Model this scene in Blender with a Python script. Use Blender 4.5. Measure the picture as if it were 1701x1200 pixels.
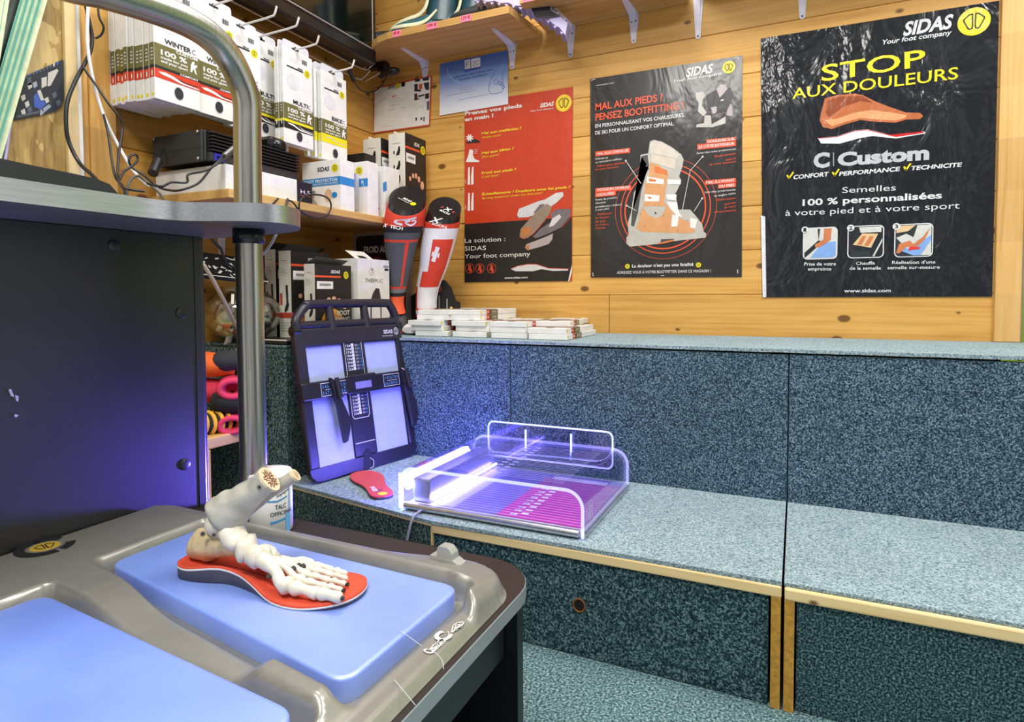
import bpy, bmesh, math, random
from mathutils import Vector, Matrix, noise as mnoise
PI = math.pi
random.seed(7)
for o in list(bpy.data.objects):
    bpy.data.objects.remove(o, do_unlink=True)
scn = bpy.context.scene
COL = scn.collection

# ------------------------------------------------------------------ camera
IW, IH = 1701.0, 1200.0
FPX, CXP, CYP = 1017.93, 850.5, 529.59
R_ = Vector((0.90690742, 0.4213043, -0.00464972))
U_ = Vector((-0.01188571, 0.03661369, 0.99925881))
F_ = Vector((-0.42116227, 0.90617996, -0.03821273))
CAM = Vector((1.36424, -2.25394, 0.8))
cam = bpy.data.cameras.new('camera')
cam_o = bpy.data.objects.new('camera', cam)
COL.objects.link(cam_o)
cam_o.matrix_world = Matrix(((R_.x, U_.x, -F_.x, CAM.x), (R_.y, U_.y, -F_.y, CAM.y), (R_.z, U_.z, -F_.z, CAM.z), (0, 0, 0, 1)))
cam.sensor_fit = 'HORIZONTAL'
cam.sensor_width = 36.0
cam.lens = 36.0 * FPX / IW
cam.shift_y = -(IH / 2 - CYP) / IW
cam.clip_start = 0.02
scn.camera = cam_o

# ------------------------------------------------------------------ world, lights, exposure
w = bpy.data.worlds.new('World'); scn.world = w
w.use_nodes = True
# stand-in for the unseen shop: bright ceiling, noise bands added for streaks in metal
wn = w.node_tree; bg = wn.nodes['Background']
def wnode(t, **kw):
    n = wn.nodes.new(t)
    for k, v in kw.items(): setattr(n, k, v)
    return n
wtc = wnode('ShaderNodeTexCoord'); wsp = wnode('ShaderNodeSeparateXYZ'); wn.links.new(wtc.outputs['Generated'], wsp.inputs[0])
waz = wnode('ShaderNodeMath', operation='ARCTAN2'); wn.links.new(wsp.outputs[1], waz.inputs[0]); wn.links.new(wsp.outputs[0], waz.inputs[1])
wno = wnode('ShaderNodeTexNoise', noise_dimensions='1D'); wno.inputs['Scale'].default_value = 1.9; wno.inputs['Detail'].default_value = 1.5
wn.links.new(waz.outputs[0], wno.inputs['W'])
wr = wnode('ShaderNodeValToRGB'); wn.links.new(wno.outputs['Fac'], wr.inputs[0])
for e, (p, c) in zip(wr.color_ramp.elements, ((0.40, (0.10, 0.10, 0.11, 1)), (0.62, (1.15, 1.15, 1.12, 1)))): e.position = p; e.color = c
wzr = wnode('ShaderNodeValToRGB'); wn.links.new(wsp.outputs[2], wzr.inputs[0])
for e, (p, c) in zip(wzr.color_ramp.elements, ((0.25, (0, 0, 0, 1)), (0.75, (1, 1, 1, 1)))): e.position = p; e.color = c
wmx = wnode('ShaderNodeMix', data_type='RGBA'); wn.links.new(wzr.outputs[0], wmx.inputs[0]); wn.links.new(wr.outputs[0], wmx.inputs[6]); wmx.inputs[7].default_value = (1.0, 1.0, 0.98, 1)
wn.links.new(wmx.outputs[2], bg.inputs[0])
bg.inputs[1].default_value = 0.75
def area(name, loc, target, sx, sy, power, col=(1, 1, 1)):
    l = bpy.data.lights.new(name, 'AREA'); l.shape = 'RECTANGLE'; l.size = sx; l.size_y = sy
    l.energy = power; l.color = col
    o = bpy.data.objects.new(name, l); COL.objects.link(o); o.location = loc
    o.rotation_euler = (Vector(target) - Vector(loc)).to_track_quat('-Z', 'Y').to_euler()
    return o
area('ceiling_lamp', (0.82, -2.62, 2.45), (0.82, -2.5, 0), 0.8, 0.5, 36, (1, 0.97, 0.92))
area('ceiling_lamp', (2.1, -1.1, 2.45), (2.0, -1.0, 0), 0.3, 1.2, 34, (1, 0.97, 0.93))
area('ceiling_lamp', (0.55, -0.95, 2.45), (0.5, -0.9, 0), 0.9, 0.25, 15, (1, 0.94, 0.86))
scn.view_settings.view_transform = 'Standard'
scn.view_settings.look = 'None'
scn.view_settings.gamma = 1.0
scn.view_settings.use_curve_mapping = False
scn.view_settings.exposure = 0.2

# ------------------------------------------------------------------ pixel geometry helpers (measured planes of the place)
def ray(px, py):
    return F_ + R_ * ((px - CXP) / FPX) - U_ * ((py - CYP) / FPX)
def onX(px, py, c): d = ray(px, py); return CAM + d * ((c - CAM.x) / d.x)
def onY(px, py, c): d = ray(px, py); return CAM + d * ((c - CAM.y) / d.y)
def onZ(px, py, c): d = ray(px, py); return CAM + d * ((c - CAM.z) / d.z)

class Fr:
    """plane frame: origin, u, v, n = u x v"""
    def __init__(s, o, u, v):
        s.o = Vector(o); s.u = Vector(u).normalized(); s.v = Vector(v)
        s.v = (s.v - s.u * s.v.dot(s.u)).normalized(); s.n = s.u.cross(s.v)
    def uv(s, px, py):
        d = ray(px, py); t = (s.o - CAM).dot(s.n) / d.dot(s.n)
        p = CAM + d * t - s.o
        return (p.dot(s.u), p.dot(s.v))
    def P(s, u, v, d=0.0): return s.o + s.u * u + s.v * v + s.n * d
    def M(s, d=0.0):
        o = s.o + s.n * d
        return Matrix(((s.u.x, s.v.x, s.n.x, o.x), (s.u.y, s.v.y, s.n.y, o.y), (s.u.z, s.v.z, s.n.z, o.z), (0, 0, 0, 1)))
def FX(c): return Fr((c, 0, 0), (0, 1, 0), (0, 0, 1))
def FY(c): return Fr((0, c, 0), (1, 0, 0), (0, 0, 1))
def FZ(c): return Fr((0, 0, c), (1, 0, 0), (0, 1, 0))

# ------------------------------------------------------------------ materials
def lin(h):
    r = []
    for i in (0, 2, 4):
        c = int(h[i:i + 2], 16) / 255.0
        r.append(c / 12.92 if c <= 0.04045 else ((c + 0.055) / 1.055) ** 2.4)
    return (r[0], r[1], r[2], 1.0)
MATS = {}
def nd(nt, t, **kw):
    n = nt.nodes.new(t)
    for k, v in kw.items(): setattr(n, k, v)
    return n
def mixrgb(nt, fac, a, b, mode='MIX'):
    m = nd(nt, 'ShaderNodeMix', data_type='RGBA', blend_type=mode)
    for sock, v in ((0, fac), (6, a), (7, b)):
        if hasattr(v, 'is_linked') or hasattr(v, 'links'): nt.links.new(v, m.inputs[sock])
        else: m.inputs[sock].default_value = v
    return m.outputs[2]
def ramp(nt, src, stops):
    r = nd(nt, 'ShaderNodeValToRGB')
    while len(r.color_ramp.elements) < len(stops): r.color_ramp.elements.new(0.5)
    for e, (p, c) in zip(r.color_ramp.elements, stops):
        e.position = p; e.color = c if len(c) == 4 else (*c, 1)
    nt.links.new(src, r.inputs[0]); return r.outputs[0]
def base(name):
    m = bpy.data.materials.new(name); m.use_nodes = True
    nt = m.node_tree; b = nt.nodes['Principled BSDF']
    return m, nt, b
def pos(nt, scale=(1, 1, 1), rot=(0, 0, 0), loc=(0, 0, 0), geo=True):
    if geo: s = nd(nt, 'ShaderNodeNewGeometry').outputs['Position']
    else: s = nd(nt, 'ShaderNodeTexCoord').outputs['Object']
    mp = nd(nt, 'ShaderNodeMapping'); mp.inputs['Scale'].default_value = scale
    mp.inputs['Rotation'].default_value = rot; mp.inputs['Location'].default_value = loc
    nt.links.new(s, mp.inputs[0]); return mp.outputs[0]
def noise(nt, vec, scale, detail=3, rough=0.5, dist=0.0):
    n = nd(nt, 'ShaderNodeTexNoise'); n.inputs['Scale'].default_value = scale
    n.inputs['Detail'].default_value = detail; n.inputs['Roughness'].default_value = rough
    n.inputs['Distortion'].default_value = dist
    nt.links.new(vec, n.inputs['Vector']); return n.outputs['Fac']
def bump(nt, b, src, strength, dist=0.002):
    n = nd(nt, 'ShaderNodeBump'); n.inputs['Strength'].default_value = strength; n.inputs['Distance'].default_value = dist
    nt.links.new(src, n.inputs['Height']); nt.links.new(n.outputs[0], b.inputs['Normal'])
def pm(h, rough=0.5, metal=0.0, var=0.06, spec=0.5, emit=0.0, sc=30.0, coat=0.0, bmp=0.0, bsc=200, sss=0.0, alpha=1.0):
    """plain procedural material keyed by its settings"""
    key = (h, rough, metal, var, spec, emit, sc, coat, bmp, bsc, sss)
    if key in MATS: return MATS[key]
    m, nt, b = base('surface_' + h)
    c = lin(h); v = noise(nt, pos(nt), sc, 3)
    lo = tuple(x * (1 - var) for x in c[:3]) + (1,); hi = tuple(min(1, x * (1 + var)) for x in c[:3]) + (1,)
    col = ramp(nt, v, [(0.3, lo), (0.7, hi)])
    nt.links.new(col, b.inputs['Base Color'])
    b.inputs['Roughness'].default_value = rough; b.inputs['Metallic'].default_value = metal
    b.inputs['Specular IOR Level'].default_value = spec
    if coat: b.inputs['Coat Weight'].default_value = coat; b.inputs['Coat Roughness'].default_value = 0.08
    if emit:
        b.inputs['Emission Color'].default_value = c; b.inputs['Emission Strength'].default_value = emit
    if bmp: bump(nt, b, noise(nt, pos(nt), bsc, 2), bmp, 0.001)
    if sss: b.inputs['Subsurface Weight'].default_value = sss; b.inputs['Subsurface Radius'].default_value = (0.02, 0.03, 0.06); b.inputs['Subsurface Scale'].default_value = 0.5
    MATS[key] = m; return m

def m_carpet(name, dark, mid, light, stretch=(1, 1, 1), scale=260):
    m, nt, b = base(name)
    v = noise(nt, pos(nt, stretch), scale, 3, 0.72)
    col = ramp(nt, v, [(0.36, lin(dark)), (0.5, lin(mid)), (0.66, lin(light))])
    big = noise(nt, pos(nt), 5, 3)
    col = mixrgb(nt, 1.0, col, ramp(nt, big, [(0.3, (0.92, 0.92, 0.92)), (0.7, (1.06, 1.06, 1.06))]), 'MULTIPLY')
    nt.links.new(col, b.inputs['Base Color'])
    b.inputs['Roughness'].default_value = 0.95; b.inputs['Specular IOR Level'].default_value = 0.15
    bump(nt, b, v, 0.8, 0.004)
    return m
def m_pine(name, axis, c1, c2, c3, knots=True, bh=0.15, z0=0.7987, rough=0.42):
    m, nt, b = base(name)
    st = {'x': (0.9, 30, 30), 'y': (30, 0.9, 30), 'z': (30, 30, 0.9)}[axis]
    g1 = noise(nt, pos(nt, st), 1.6, 5, 0.6, 0.8)
    st2 = {'x': (2.2, 12, 12), 'y': (12, 2.2, 12), 'z': (12, 12, 2.2)}[axis]
    g2 = noise(nt, pos(nt, st2), 1.2, 3, 0.5, 1.2)
    col = ramp(nt, g1, [(0.30, lin(c3)), (0.44, lin(c2)), (0.60, lin(c1))])
    col2 = ramp(nt, g2, [(0.3, lin(c2)), (0.7, lin(c1))])
    col = mixrgb(nt, 0.5, col, col2)
    # board to board tone
    sep = nd(nt, 'ShaderNodeSeparateXYZ'); nt.links.new(pos(nt), sep.inputs[0])
    ma = nd(nt, 'ShaderNodeMath', operation='MULTIPLY_ADD'); nt.links.new(sep.outputs[2], ma.inputs[0])
    ma.inputs[1].default_value = 1 / bh; ma.inputs[2].default_value = -z0 / bh + 10
    fl = nd(nt, 'ShaderNodeMath', operation='FLOOR'); nt.links.new(ma.outputs[0], fl.inputs[0])
    wn = nd(nt, 'ShaderNodeTexWhiteNoise', noise_dimensions='1D'); nt.links.new(fl.outputs[0], wn.inputs['W'])
    tone = ramp(nt, wn.outputs['Value'], [(0.0, (0.84, 0.82, 0.78)), (1.0, (1.08, 1.06, 1.04))])
    col = mixrgb(nt, 1.0, col, tone, 'MULTIPLY')
    if knots:
        vo = nd(nt, 'ShaderNodeTexVoronoi', feature='F1', voronoi_dimensions='2D')
        st3 = {'x': (0.62, 0, 1), 'y': (0, 0.62, 1), 'z': (1, 0, 0.62)}[axis]
        sp3 = nd(nt, 'ShaderNodeSeparateXYZ'); nt.links.new(pos(nt, st3), sp3.inputs[0]); cb3 = nd(nt, 'ShaderNodeCombineXYZ')
        nt.links.new(sp3.outputs[1 if axis == 'y' else 0], cb3.inputs[0]); nt.links.new(sp3.outputs[2], cb3.inputs[1]); wv = cb3.outputs[0]
        vo.inputs['Scale'].default_value = 7.5; vo.inputs['Randomness'].default_value = 1
        nt.links.new(wv, vo.inputs['Vector'])
        sepc = nd(nt, 'ShaderNodeSeparateColor'); nt.links.new(vo.outputs['Color'], sepc.inputs[0])
        big = nd(nt, 'ShaderNodeMath', operation='MULTIPLY'); nt.links.new(sepc.outputs[0], big.inputs[0]); big.inputs[1].default_value = 0.105
        lt = nd(nt, 'ShaderNodeMath', operation='SUBTRACT'); nt.links.new(big.outputs[0], lt.inputs[0]); nt.links.new(vo.outputs['Distance'], lt.inputs[1])
        kf = ramp(nt, lt.outputs[0], [(0.0, (0, 0, 0)), (0.035, (0.9, 0.9, 0.9))])
        col = mixrgb(nt, kf, col, lin('5e3a16'))
    nt.links.new(col, b.inputs['Base Color'])
    b.inputs['Roughness'].default_value = rough; b.inputs['Specular IOR Level'].default_value = 0.35
    bump(nt, b, g1, 0.08, 0.002)
    return m
def m_osb():
    m, nt, b = base('osb_board')
    vo = nd(nt, 'ShaderNodeTexVoronoi', feature='F1'); vo.inputs['Scale'].default_value = 9
    vec = pos(nt, (1, 3.4, 1.5)); dv = nd(nt, 'ShaderNodeTexNoise'); dv.inputs['Scale'].default_value = 6
    nt.links.new(vec, dv.inputs['Vector'])
    mx = mixrgb(nt, 0.28, vec, dv.outputs['Color']); nt.links.new(mx, vo.inputs['Vector'])
    sep = nd(nt, 'ShaderNodeSeparateColor'); nt.links.new(vo.outputs['Color'], sep.inputs[0])
    col = ramp(nt, sep.outputs[0], [(0.0, lin('6f5420')), (0.35, lin('9c7d3c')), (0.75, lin('b69a58')), (1.0, lin('cdb57a'))])
    g = noise(nt, pos(nt, (4, 60, 8)), 2, 4)
    col = mixrgb(nt, 0.35, col, ramp(nt, g, [(0.3, lin('7a5c26')), (0.7, lin('c7ad6c'))]))
    nt.links.new(col, b.inputs['Base Color']); b.inputs['Roughness'].default_value = 0.6
    bump(nt, b, sep.outputs[1], 0.5, 0.004)
    return m
def m_poster(h, wr=0.5, rough=0.22, sc=9.0):
    key = ('poster', h, wr, rough, sc)
    if key in MATS: return MATS[key]
    m, nt, b = base('poster_' + h)
    b.inputs['Base Color'].default_value = lin(h)
    n1 = noise(nt, pos(nt, (1, 1, 0.55)), sc, 4, 0.55, 0.6)
    v = noise(nt, pos(nt), 40, 2)
    c = lin(h); nt.links.new(ramp(nt, v, [(0.3, tuple(x * 0.94 for x in c[:3])), (0.7, tuple(min(1, x * 1.06) for x in c[:3]))]), b.inputs['Base Color'])
    b.inputs['Roughness'].default_value = rough; b.inputs['Specular IOR Level'].default_value = 0.5
    bump(nt, b, n1, wr, 0.02)
    MATS[key] = m; return m
def m_brushed(name, h, rough, axis):
    m, nt, b = base(name)
    st = {'z': (60, 60, 1.5), 'y': (60, 1.5, 60), 'x': (1.5, 60, 60)}[axis]
    g = noise(nt, pos(nt, st), 8, 3)
    c = lin(h)
    nt.links.new(ramp(nt, g, [(0.3, tuple(x * 0.85 for x in c[:3])), (0.7, tuple(min(1, x * 1.1) for x in c[:3]))]), b.inputs['Base Color'])
    b.inputs['Metallic'].default_value = 1.0; b.inputs['Roughness'].default_value = rough
    return m
def m_clear(name, tint, mixf, rough=0.03, emit=None, es=0.0):
    """thin clear plastic: mostly lets light through, reflects by angle"""
    m, nt, b = base(name)
    nt.nodes.remove(b)
    tr = nd(nt, 'ShaderNodeBsdfTransparent'); tr.inputs[0].default_value = (*tint, 1)
    gl = nd(nt, 'ShaderNodeBsdfGlossy'); gl.inputs['Roughness'].default_value = rough
    lw = nd(nt, 'ShaderNodeLayerWeight'); lw.inputs[0].default_value = 0.25
    ad = nd(nt, 'ShaderNodeMath', operation='MULTIPLY_ADD'); nt.links.new(lw.outputs['Facing'], ad.inputs[0]); ad.inputs[1].default_value = 0.4; ad.inputs[2].default_value = mixf
    v = noise(nt, pos(nt), 20, 2); 
    mx = nd(nt, 'ShaderNodeMixShader'); nt.links.new(ad.outputs[0], mx.inputs[0]); nt.links.new(tr.outputs[0], mx.inputs[1]); nt.links.new(gl.outputs[0], mx.inputs[2])
    nt.links.new(ramp(nt, v, [(0.2, (0.9, 0.9, 0.9)), (0.8, (1, 1, 1))]), gl.inputs['Color'])
    out = nt.nodes['Material Output']; src = mx.outputs[0]
    if emit:
        em = nd(nt, 'ShaderNodeEmission'); em.inputs[0].default_value = (*emit, 1); em.inputs[1].default_value = es
        a = nd(nt, 'ShaderNodeAddShader'); nt.links.new(src, a.inputs[0]); nt.links.new(em.outputs[0], a.inputs[1]); src = a.outputs[0]
    nt.links.new(src, out.inputs[0])
    return m
def m_glow(name, col, s):
    m, nt, b = base(name)
    b.inputs['Base Color'].default_value = (*col, 1)
    b.inputs['Emission Color'].default_value = (*col, 1); b.inputs['Emission Strength'].default_value = s
    v = noise(nt, pos(nt), 15, 2); nt.links.new(ramp(nt, v, [(0, tuple(x * .95 for x in col)), (1, col)]), b.inputs['Emission Color'])
    return m

# ------------------------------------------------------------------ mesh builder
WM = {}     # world matrix of every object built here
TXT = {}
def text_mesh(s, bold=0.0, shear=0.0):
    k = (s, bold, shear)
    if k in TXT: return TXT[k]
    cu = bpy.data.curves.new('t', 'FONT'); cu.body = s; cu.size = 1.0; cu.offset = bold; cu.shear = shear; cu.resolution_u = 3
    ob = bpy.data.objects.new('t', cu); COL.objects.link(ob)
    me = bpy.data.meshes.new_from_object(ob.evaluated_get(bpy.context.evaluated_depsgraph_get()))
    V = [(v.co.x, v.co.y) for v in me.vertices]; Fc = [tuple(p.vertices) for p in me.polygons]
    bpy.data.objects.remove(ob); bpy.data.curves.remove(cu); bpy.data.meshes.remove(me)
    if not V: V = [(0, 0)]
    x0 = min(v[0] for v in V); x1 = max(v[0] for v in V)
    r = ([(v[0] - x0, v[1]) for v in V], Fc, max(1e-4, x1 - x0))
    TXT[k] = r; return r
CAPH = None
class MB:
    def __init__(s): s.v = []; s.f = []; s.m = []; s.s = []
    def add(s, vs, fs, mi=0, smooth=False, M=None):
        n = len(s.v)
        for p in vs:
            p = Vector(p)
            s.v.append(M @ p if M is not None else p)
        for i, f in enumerate(fs):
            s.f.append(tuple(n + k for k in f)); s.m.append(mi[i] if isinstance(mi, list) else mi); s.s.append(smooth)
        return s
    def box(s, a, b, mi=0, bev=0.0, M=None, seg=2):
        x0, y0, z0 = (min(a[i], b[i]) for i in range(3)); x1, y1, z1 = (max(a[i], b[i]) for i in range(3))
        if bev <= 0:
            vs = [(x0, y0, z0), (x1, y0, z0), (x1, y1, z0), (x0, y1, z0), (x0, y0, z1), (x1, y0, z1), (x1, y1, z1), (x0, y1, z1)]
            return s.add(vs, [(3, 2, 1, 0), (4, 5, 6, 7), (0, 1, 5, 4), (1, 2, 6, 5), (2, 3, 7, 6), (3, 0, 4, 7)], mi, False, M)
        bm = bmesh.new(); bmesh.ops.create_cube(bm, size=1.0)
        for v in bm.verts: v.co = Vector(((x0 + x1) / 2 + v.co.x * (x1 - x0), (y0 + y1) / 2 + v.co.y * (y1 - y0), (z0 + z1) / 2 + v.co.z * (z1 - z0)))
        bv = min(bev, 0.49 * min(x1 - x0, y1 - y0, z1 - z0))
        bmesh.ops.bevel(bm, geom=bm.edges[:], offset=bv, segments=seg, affect='EDGES', profile=0.5)
        bm.verts.index_update()
        s.add([v.co.copy() for v in bm.verts], [tuple(v.index for v in f.verts) for f in bm.faces], mi, False, M); bm.free(); return s
    def poly(s, pts, mi=0, M=None): return s.add([(p[0], p[1], p[2] if len(p) > 2 else 0) for p in pts], [tuple(range(len(pts)))], mi, False, M)
    def prism(s, pts, h0, h1, mi=0, M=None, mside=None, smooth=False):
        n = len(pts)
        vs = [(p[0], p[1], h0) for p in pts] + [(p[0], p[1], h1) for p in pts]
        fs = [tuple(reversed(range(n))), tuple(range(n, 2 * n))] + [(i, (i + 1) % n, n + (i + 1) % n, n + i) for i in range(n)]
        ms = [mi, mi] + [mi if mside is None else mside] * n
        return s.add(vs, fs, ms, smooth, M)
    def tube(s, pts, r, mi=0, n=10, closed=False, M=None, caps=True):
        P = [Vector(p) for p in pts]; k = len(P)
        rr = r if isinstance(r, (list, tuple)) else [r] * k
        rings = []; up = None
        for i in range(k):
            if closed: t = (P[(i + 1) % k] - P[i - 1])
            else: t = P[min(i + 1, k - 1)] - P[max(i - 1, 0)]
            if t.length < 1e-9: t = Vector((0, 0, 1))
            t.normalize()
            if up is None: up = Vector((0, 0, 1)) if abs(t.z) < 0.9 else Vector((1, 0, 0))
            a = (up - t * up.dot(t)).normalized(); b_ = t.cross(a); up = a
            q = rr[i]; qa, qb = q if isinstance(q, (tuple, list)) else (q, q)
            rings.append([P[i] + a * (qa * math.cos(2 * PI * j / n)) + b_ * (qb * math.sin(2 * PI * j / n)) for j in range(n)])
        vs = [p for g in rings for p in g]; fs = []
        for i in range(k if closed else k - 1):
            i2 = (i + 1) % k
            for j in range(n): fs.append((i * n + j, i * n + (j + 1) % n, i2 * n + (j + 1) % n, i2 * n + j))
        if caps and not closed: s.add(rings[0], [tuple(reversed(range(n)))], mi, False, M); s.add(rings[-1], [tuple(range(n))], mi, False, M)
        return s.add(vs, fs, mi, True, M)
    def loft(s, rings, mi=0, caps=True, M=None, smooth=True, closed=False):
        n = len(rings[0]); k = len(rings); vs = [p for g in rings for p in g]; fs = []; ms = []
        for i in range(k if closed else k - 1):
            i2 = (i + 1) % k
            for j in range(n):
                fs.append((i * n + j, i * n + (j + 1) % n, i2 * n + (j + 1) % n, i2 * n + j)); ms.append(mi(i, j) if callable(mi) else mi)
        if caps and not closed:
            s.add(rings[0], [tuple(reversed(range(n)))], mi(0, 0) if callable(mi) else mi, False, M)
            s.add(rings[-1], [tuple(range(n))], mi(k - 2, 0) if callable(mi) else mi, False, M)
        return s.add(vs, fs, ms, smooth, M)
    def lathe(s, prof, c=(0, 0, 0), n=24, mi=0, M=None, smooth=True):
        rings = [[(c[0] + r * math.cos(2 * PI * j / n), c[1] + r * math.sin(2 * PI * j / n), c[2] + z) for j in range(n)] for r, z in prof]
        return s.loft(rings, mi, True, M, smooth)
    def ell(s, c, r, mi=0, n=14, M=None, bumpy=0.0, seed=0):
        rx, ry, rz = r; rings = []
        for i in range(n // 2 + 1):
            t = PI * i / (n // 2); g = []
            for j in range(n):
                a = 2 * PI * j / n; d = Vector((math.sin(t) * math.cos(a), math.sin(t) * math.sin(a), -math.cos(t)))
                q = 1 + bumpy * mnoise.noise(d * 1.7 + Vector((seed, 0, 0))) if bumpy else 1
                g.append((c[0] + rx * d.x * q, c[1] + ry * d.y * q, c[2] + rz * d.z * q))
            rings.append(g)
        return s.loft(rings, mi, False, M, True)
    def grid(s, fn, nu, nv, mi=0, smooth=True, M=None):
        vs = [fn(i / nu, j / nv) for i in range(nu + 1) for j in range(nv + 1)]
        fs = []; ms = []
        for i in range(nu):
            for j in range(nv):
                fs.append((i * (nv + 1) + j, (i + 1) * (nv + 1) + j, (i + 1) * (nv + 1) + j + 1, i * (nv + 1) + j + 1))
                ms.append(mi((i + .5) / nu, (j + .5) / nv) if callable(mi) else mi)
        return s.add(vs, fs, ms, smooth, M)
    # drawing on a plane frame (u, v)
    def dpoly(s, F, pts, d, mi=0): return s.add([(p[0], p[1], 0) for p in pts], [tuple(range(len(pts)))], mi, False, F.M(d))
    def ppoly(s, F, px, d, mi=0): return s.dpoly(F, [F.uv(*p) for p in px], d, mi)
    def disc(s, F, c, r, d, mi=0, n=28, ry=None):
        return s.dpoly(F, [(c[0] + r * math.cos(2 * PI * i / n), c[1] + (ry or r) * math.sin(2 * PI * i / n)) for i in range(n)], d, mi)
    def ring(s, F, c, r0, r1, d, mi=0, n=48):
        vs = []; 
        for r in (r0, r1): vs += [(c[0] + r * math.cos(2 * PI * i / n), c[1] + r * math.sin(2 * PI * i / n), 0) for i in range(n)]
        return s.add(vs, [(i, (i + 1) % n, n + (i + 1) % n, n + i) for i in range(n)], mi, False, F.M(d))
    def line(s, F, pts, wd, d, mi=0, closed=False):
        P = [Vector(p[:2]) for p in pts]
        if closed: P.append(P[0])
        for a, b in zip(P[:-1], P[1:]):
            t = (b - a)
            if t.length < 1e-7: continue
            t.normalize(); n = Vector((-t.y, t.x)) * wd / 2; e = t * wd * 0.3
            s.dpoly(F, [a - n - e, b - n + e, b + n + e, a + n - e], d, mi)
        return s
    def pline(s, F, px, wd, d, mi=0, closed=False): return s.line(F, [F.uv(*p) for p in px], wd, d, mi, closed)
    def text(s, F, st, a, b=None, h=None, d=0.001, mi=0, bold=0.012, shear=0.0, wdt=None, ang=0.0, align='l'):
        """a: (u,v) baseline left; b: (u,v) baseline right, or wdt: width; h: cap height"""
        V, Fc, W = text_mesh(st, bold, shear)
        global CAPH
        if CAPH is None:
            hv = text_mesh('H', 0, 0)[0]; CAPH = max(v[1] for v in hv)
        a = Vector(a)
        if b is not None:
            e = Vector(b) - a; L = e.length; e.normalize()
        else:
            e = Vector((math.cos(ang), math.sin(ang))); L = wdt if wdt else W / CAPH * h
            if align == 'c': a = a - e * L / 2
            if align == 'r': a = a - e * L
        if h is None: h = L / W * CAPH
        sx = L / W; sy = h / CAPH; n = Vector((-e.y, e.x))
        return s.add([(*(a + e * (x * sx) + n * (y * sy)), 0) for x, y in V], Fc, mi, False, F.M(d))
    def ptext(s, F, st, p0, p1, hpx, d=0.001, mi=0, bold=0.012, shear=0.0):
        a = Vector(F.uv(*p0)); b = F.uv(*p1); h = (Vector(F.uv(p0[0], p0[1] - hpx)) - a).length
        return s.text(F, st, a, b, h, d, mi, bold, shear)
    def build(s, name, mats, parent=None, origin=None):
        me = bpy.data.meshes.new(name); o = bpy.data.objects.new(name, me); COL.objects.link(o)
        if parent is not None:
            o.parent = parent; Wm = WM[parent.name]
        else:
            if origin is None:
                xs = [v.x for v in s.v]; ys = [v.y for v in s.v]; zs = [v.z for v in s.v]
                origin = ((min(xs) + max(xs)) / 2, (min(ys) + max(ys)) / 2, min(zs))
            Wm = Matrix.Translation(origin); o.matrix_world = Wm
        WM[o.name] = Wm; Wi = Wm.inverted()
        me.from_pydata([tuple(Wi @ v) for v in s.v], [], s.f)
        if not isinstance(mats, (list, tuple)): mats = [mats]
        for m in mats: me.materials.append(m)
        me.polygons.foreach_set('material_index', s.m)
        me.polygons.foreach_set('use_smooth', s.s)
        me.update(); me.validate()
        return o
class Lines:
    """like MB, but every drawn piece becomes an object of its own"""
    def __init__(s): s.items = []
    def __getattr__(s, k):
        def f(*a, **kw):
            m = MB(); getattr(m, k)(*a, **kw); s.items.append(m)
        return f
    def build(s, name, mats, parent):
        for m in s.items:
            if m.f: m.build(name, mats, parent)
def tag(o, label=None, cat=None, group=None, kind=None):
    if label: o['label'] = label
    if cat: o['category'] = cat
    if group: o['group'] = group
    if kind: o['kind'] = kind
    return o
def thing(name, loc, label, cat, group=None, rot=None):
    o = bpy.data.objects.new(name, None); COL.objects.link(o); o.empty_display_size = 0.05
    M = Matrix.Translation(loc)
    if rot is not None: M = M @ rot
    o.matrix_world = M; WM[o.name] = M
    return tag(o, label, cat, group)
def struct(mb, name, mats): return tag(mb.build(name, mats), kind='structure')
def dup(src, M, label, group=None):
    c = src.copy(); COL.objects.link(c); c.matrix_world = M
    c['label'] = label
    if group: c['group'] = group
    def kids(a, b):
        for ch in list(a.children):
            q = ch.copy(); COL.objects.link(q); q.parent = b; q.matrix_parent_inverse = ch.matrix_parent_inverse; kids(ch, q)
    kids(src, c); return c
def bez(pts, n=8):
    """smooth (catmull-rom) path through points"""
    P = [Vector(p) for p in pts]; out = []
    for i in range(len(P) - 1):
        p0 = P[max(i - 1, 0)]; p1 = P[i]; p2 = P[i + 1]; p3 = P[min(i + 2, len(P) - 1)]
        for k in range(n):
            t = k / n
            out.append(0.5 * ((2 * p1) + (p2 - p0) * t + (2 * p0 - 5 * p1 + 4 * p2 - p3) * t * t + (3 * p1 - p0 - 3 * p2 + p3) * t ** 3))
    out.append(P[-1]); return out
def rrect(x0, y0, x1, y1, r, n=5):
    out = []
    for cx, cy, a0 in ((x1 - r, y0 + r, -90), (x1 - r, y1 - r, 0), (x0 + r, y1 - r, 90), (x0 + r, y0 + r, 180)):
        for i in range(n + 1):
            a = math.radians(a0 + 90 * i / n); out.append((cx + r * math.cos(a), cy + r * math.sin(a)))
    return out
def sst(a, b, x):
    t = max(0.0, min(1.0, (x - a) / (b - a))); return t * t * (3 - 2 * t)
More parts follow.
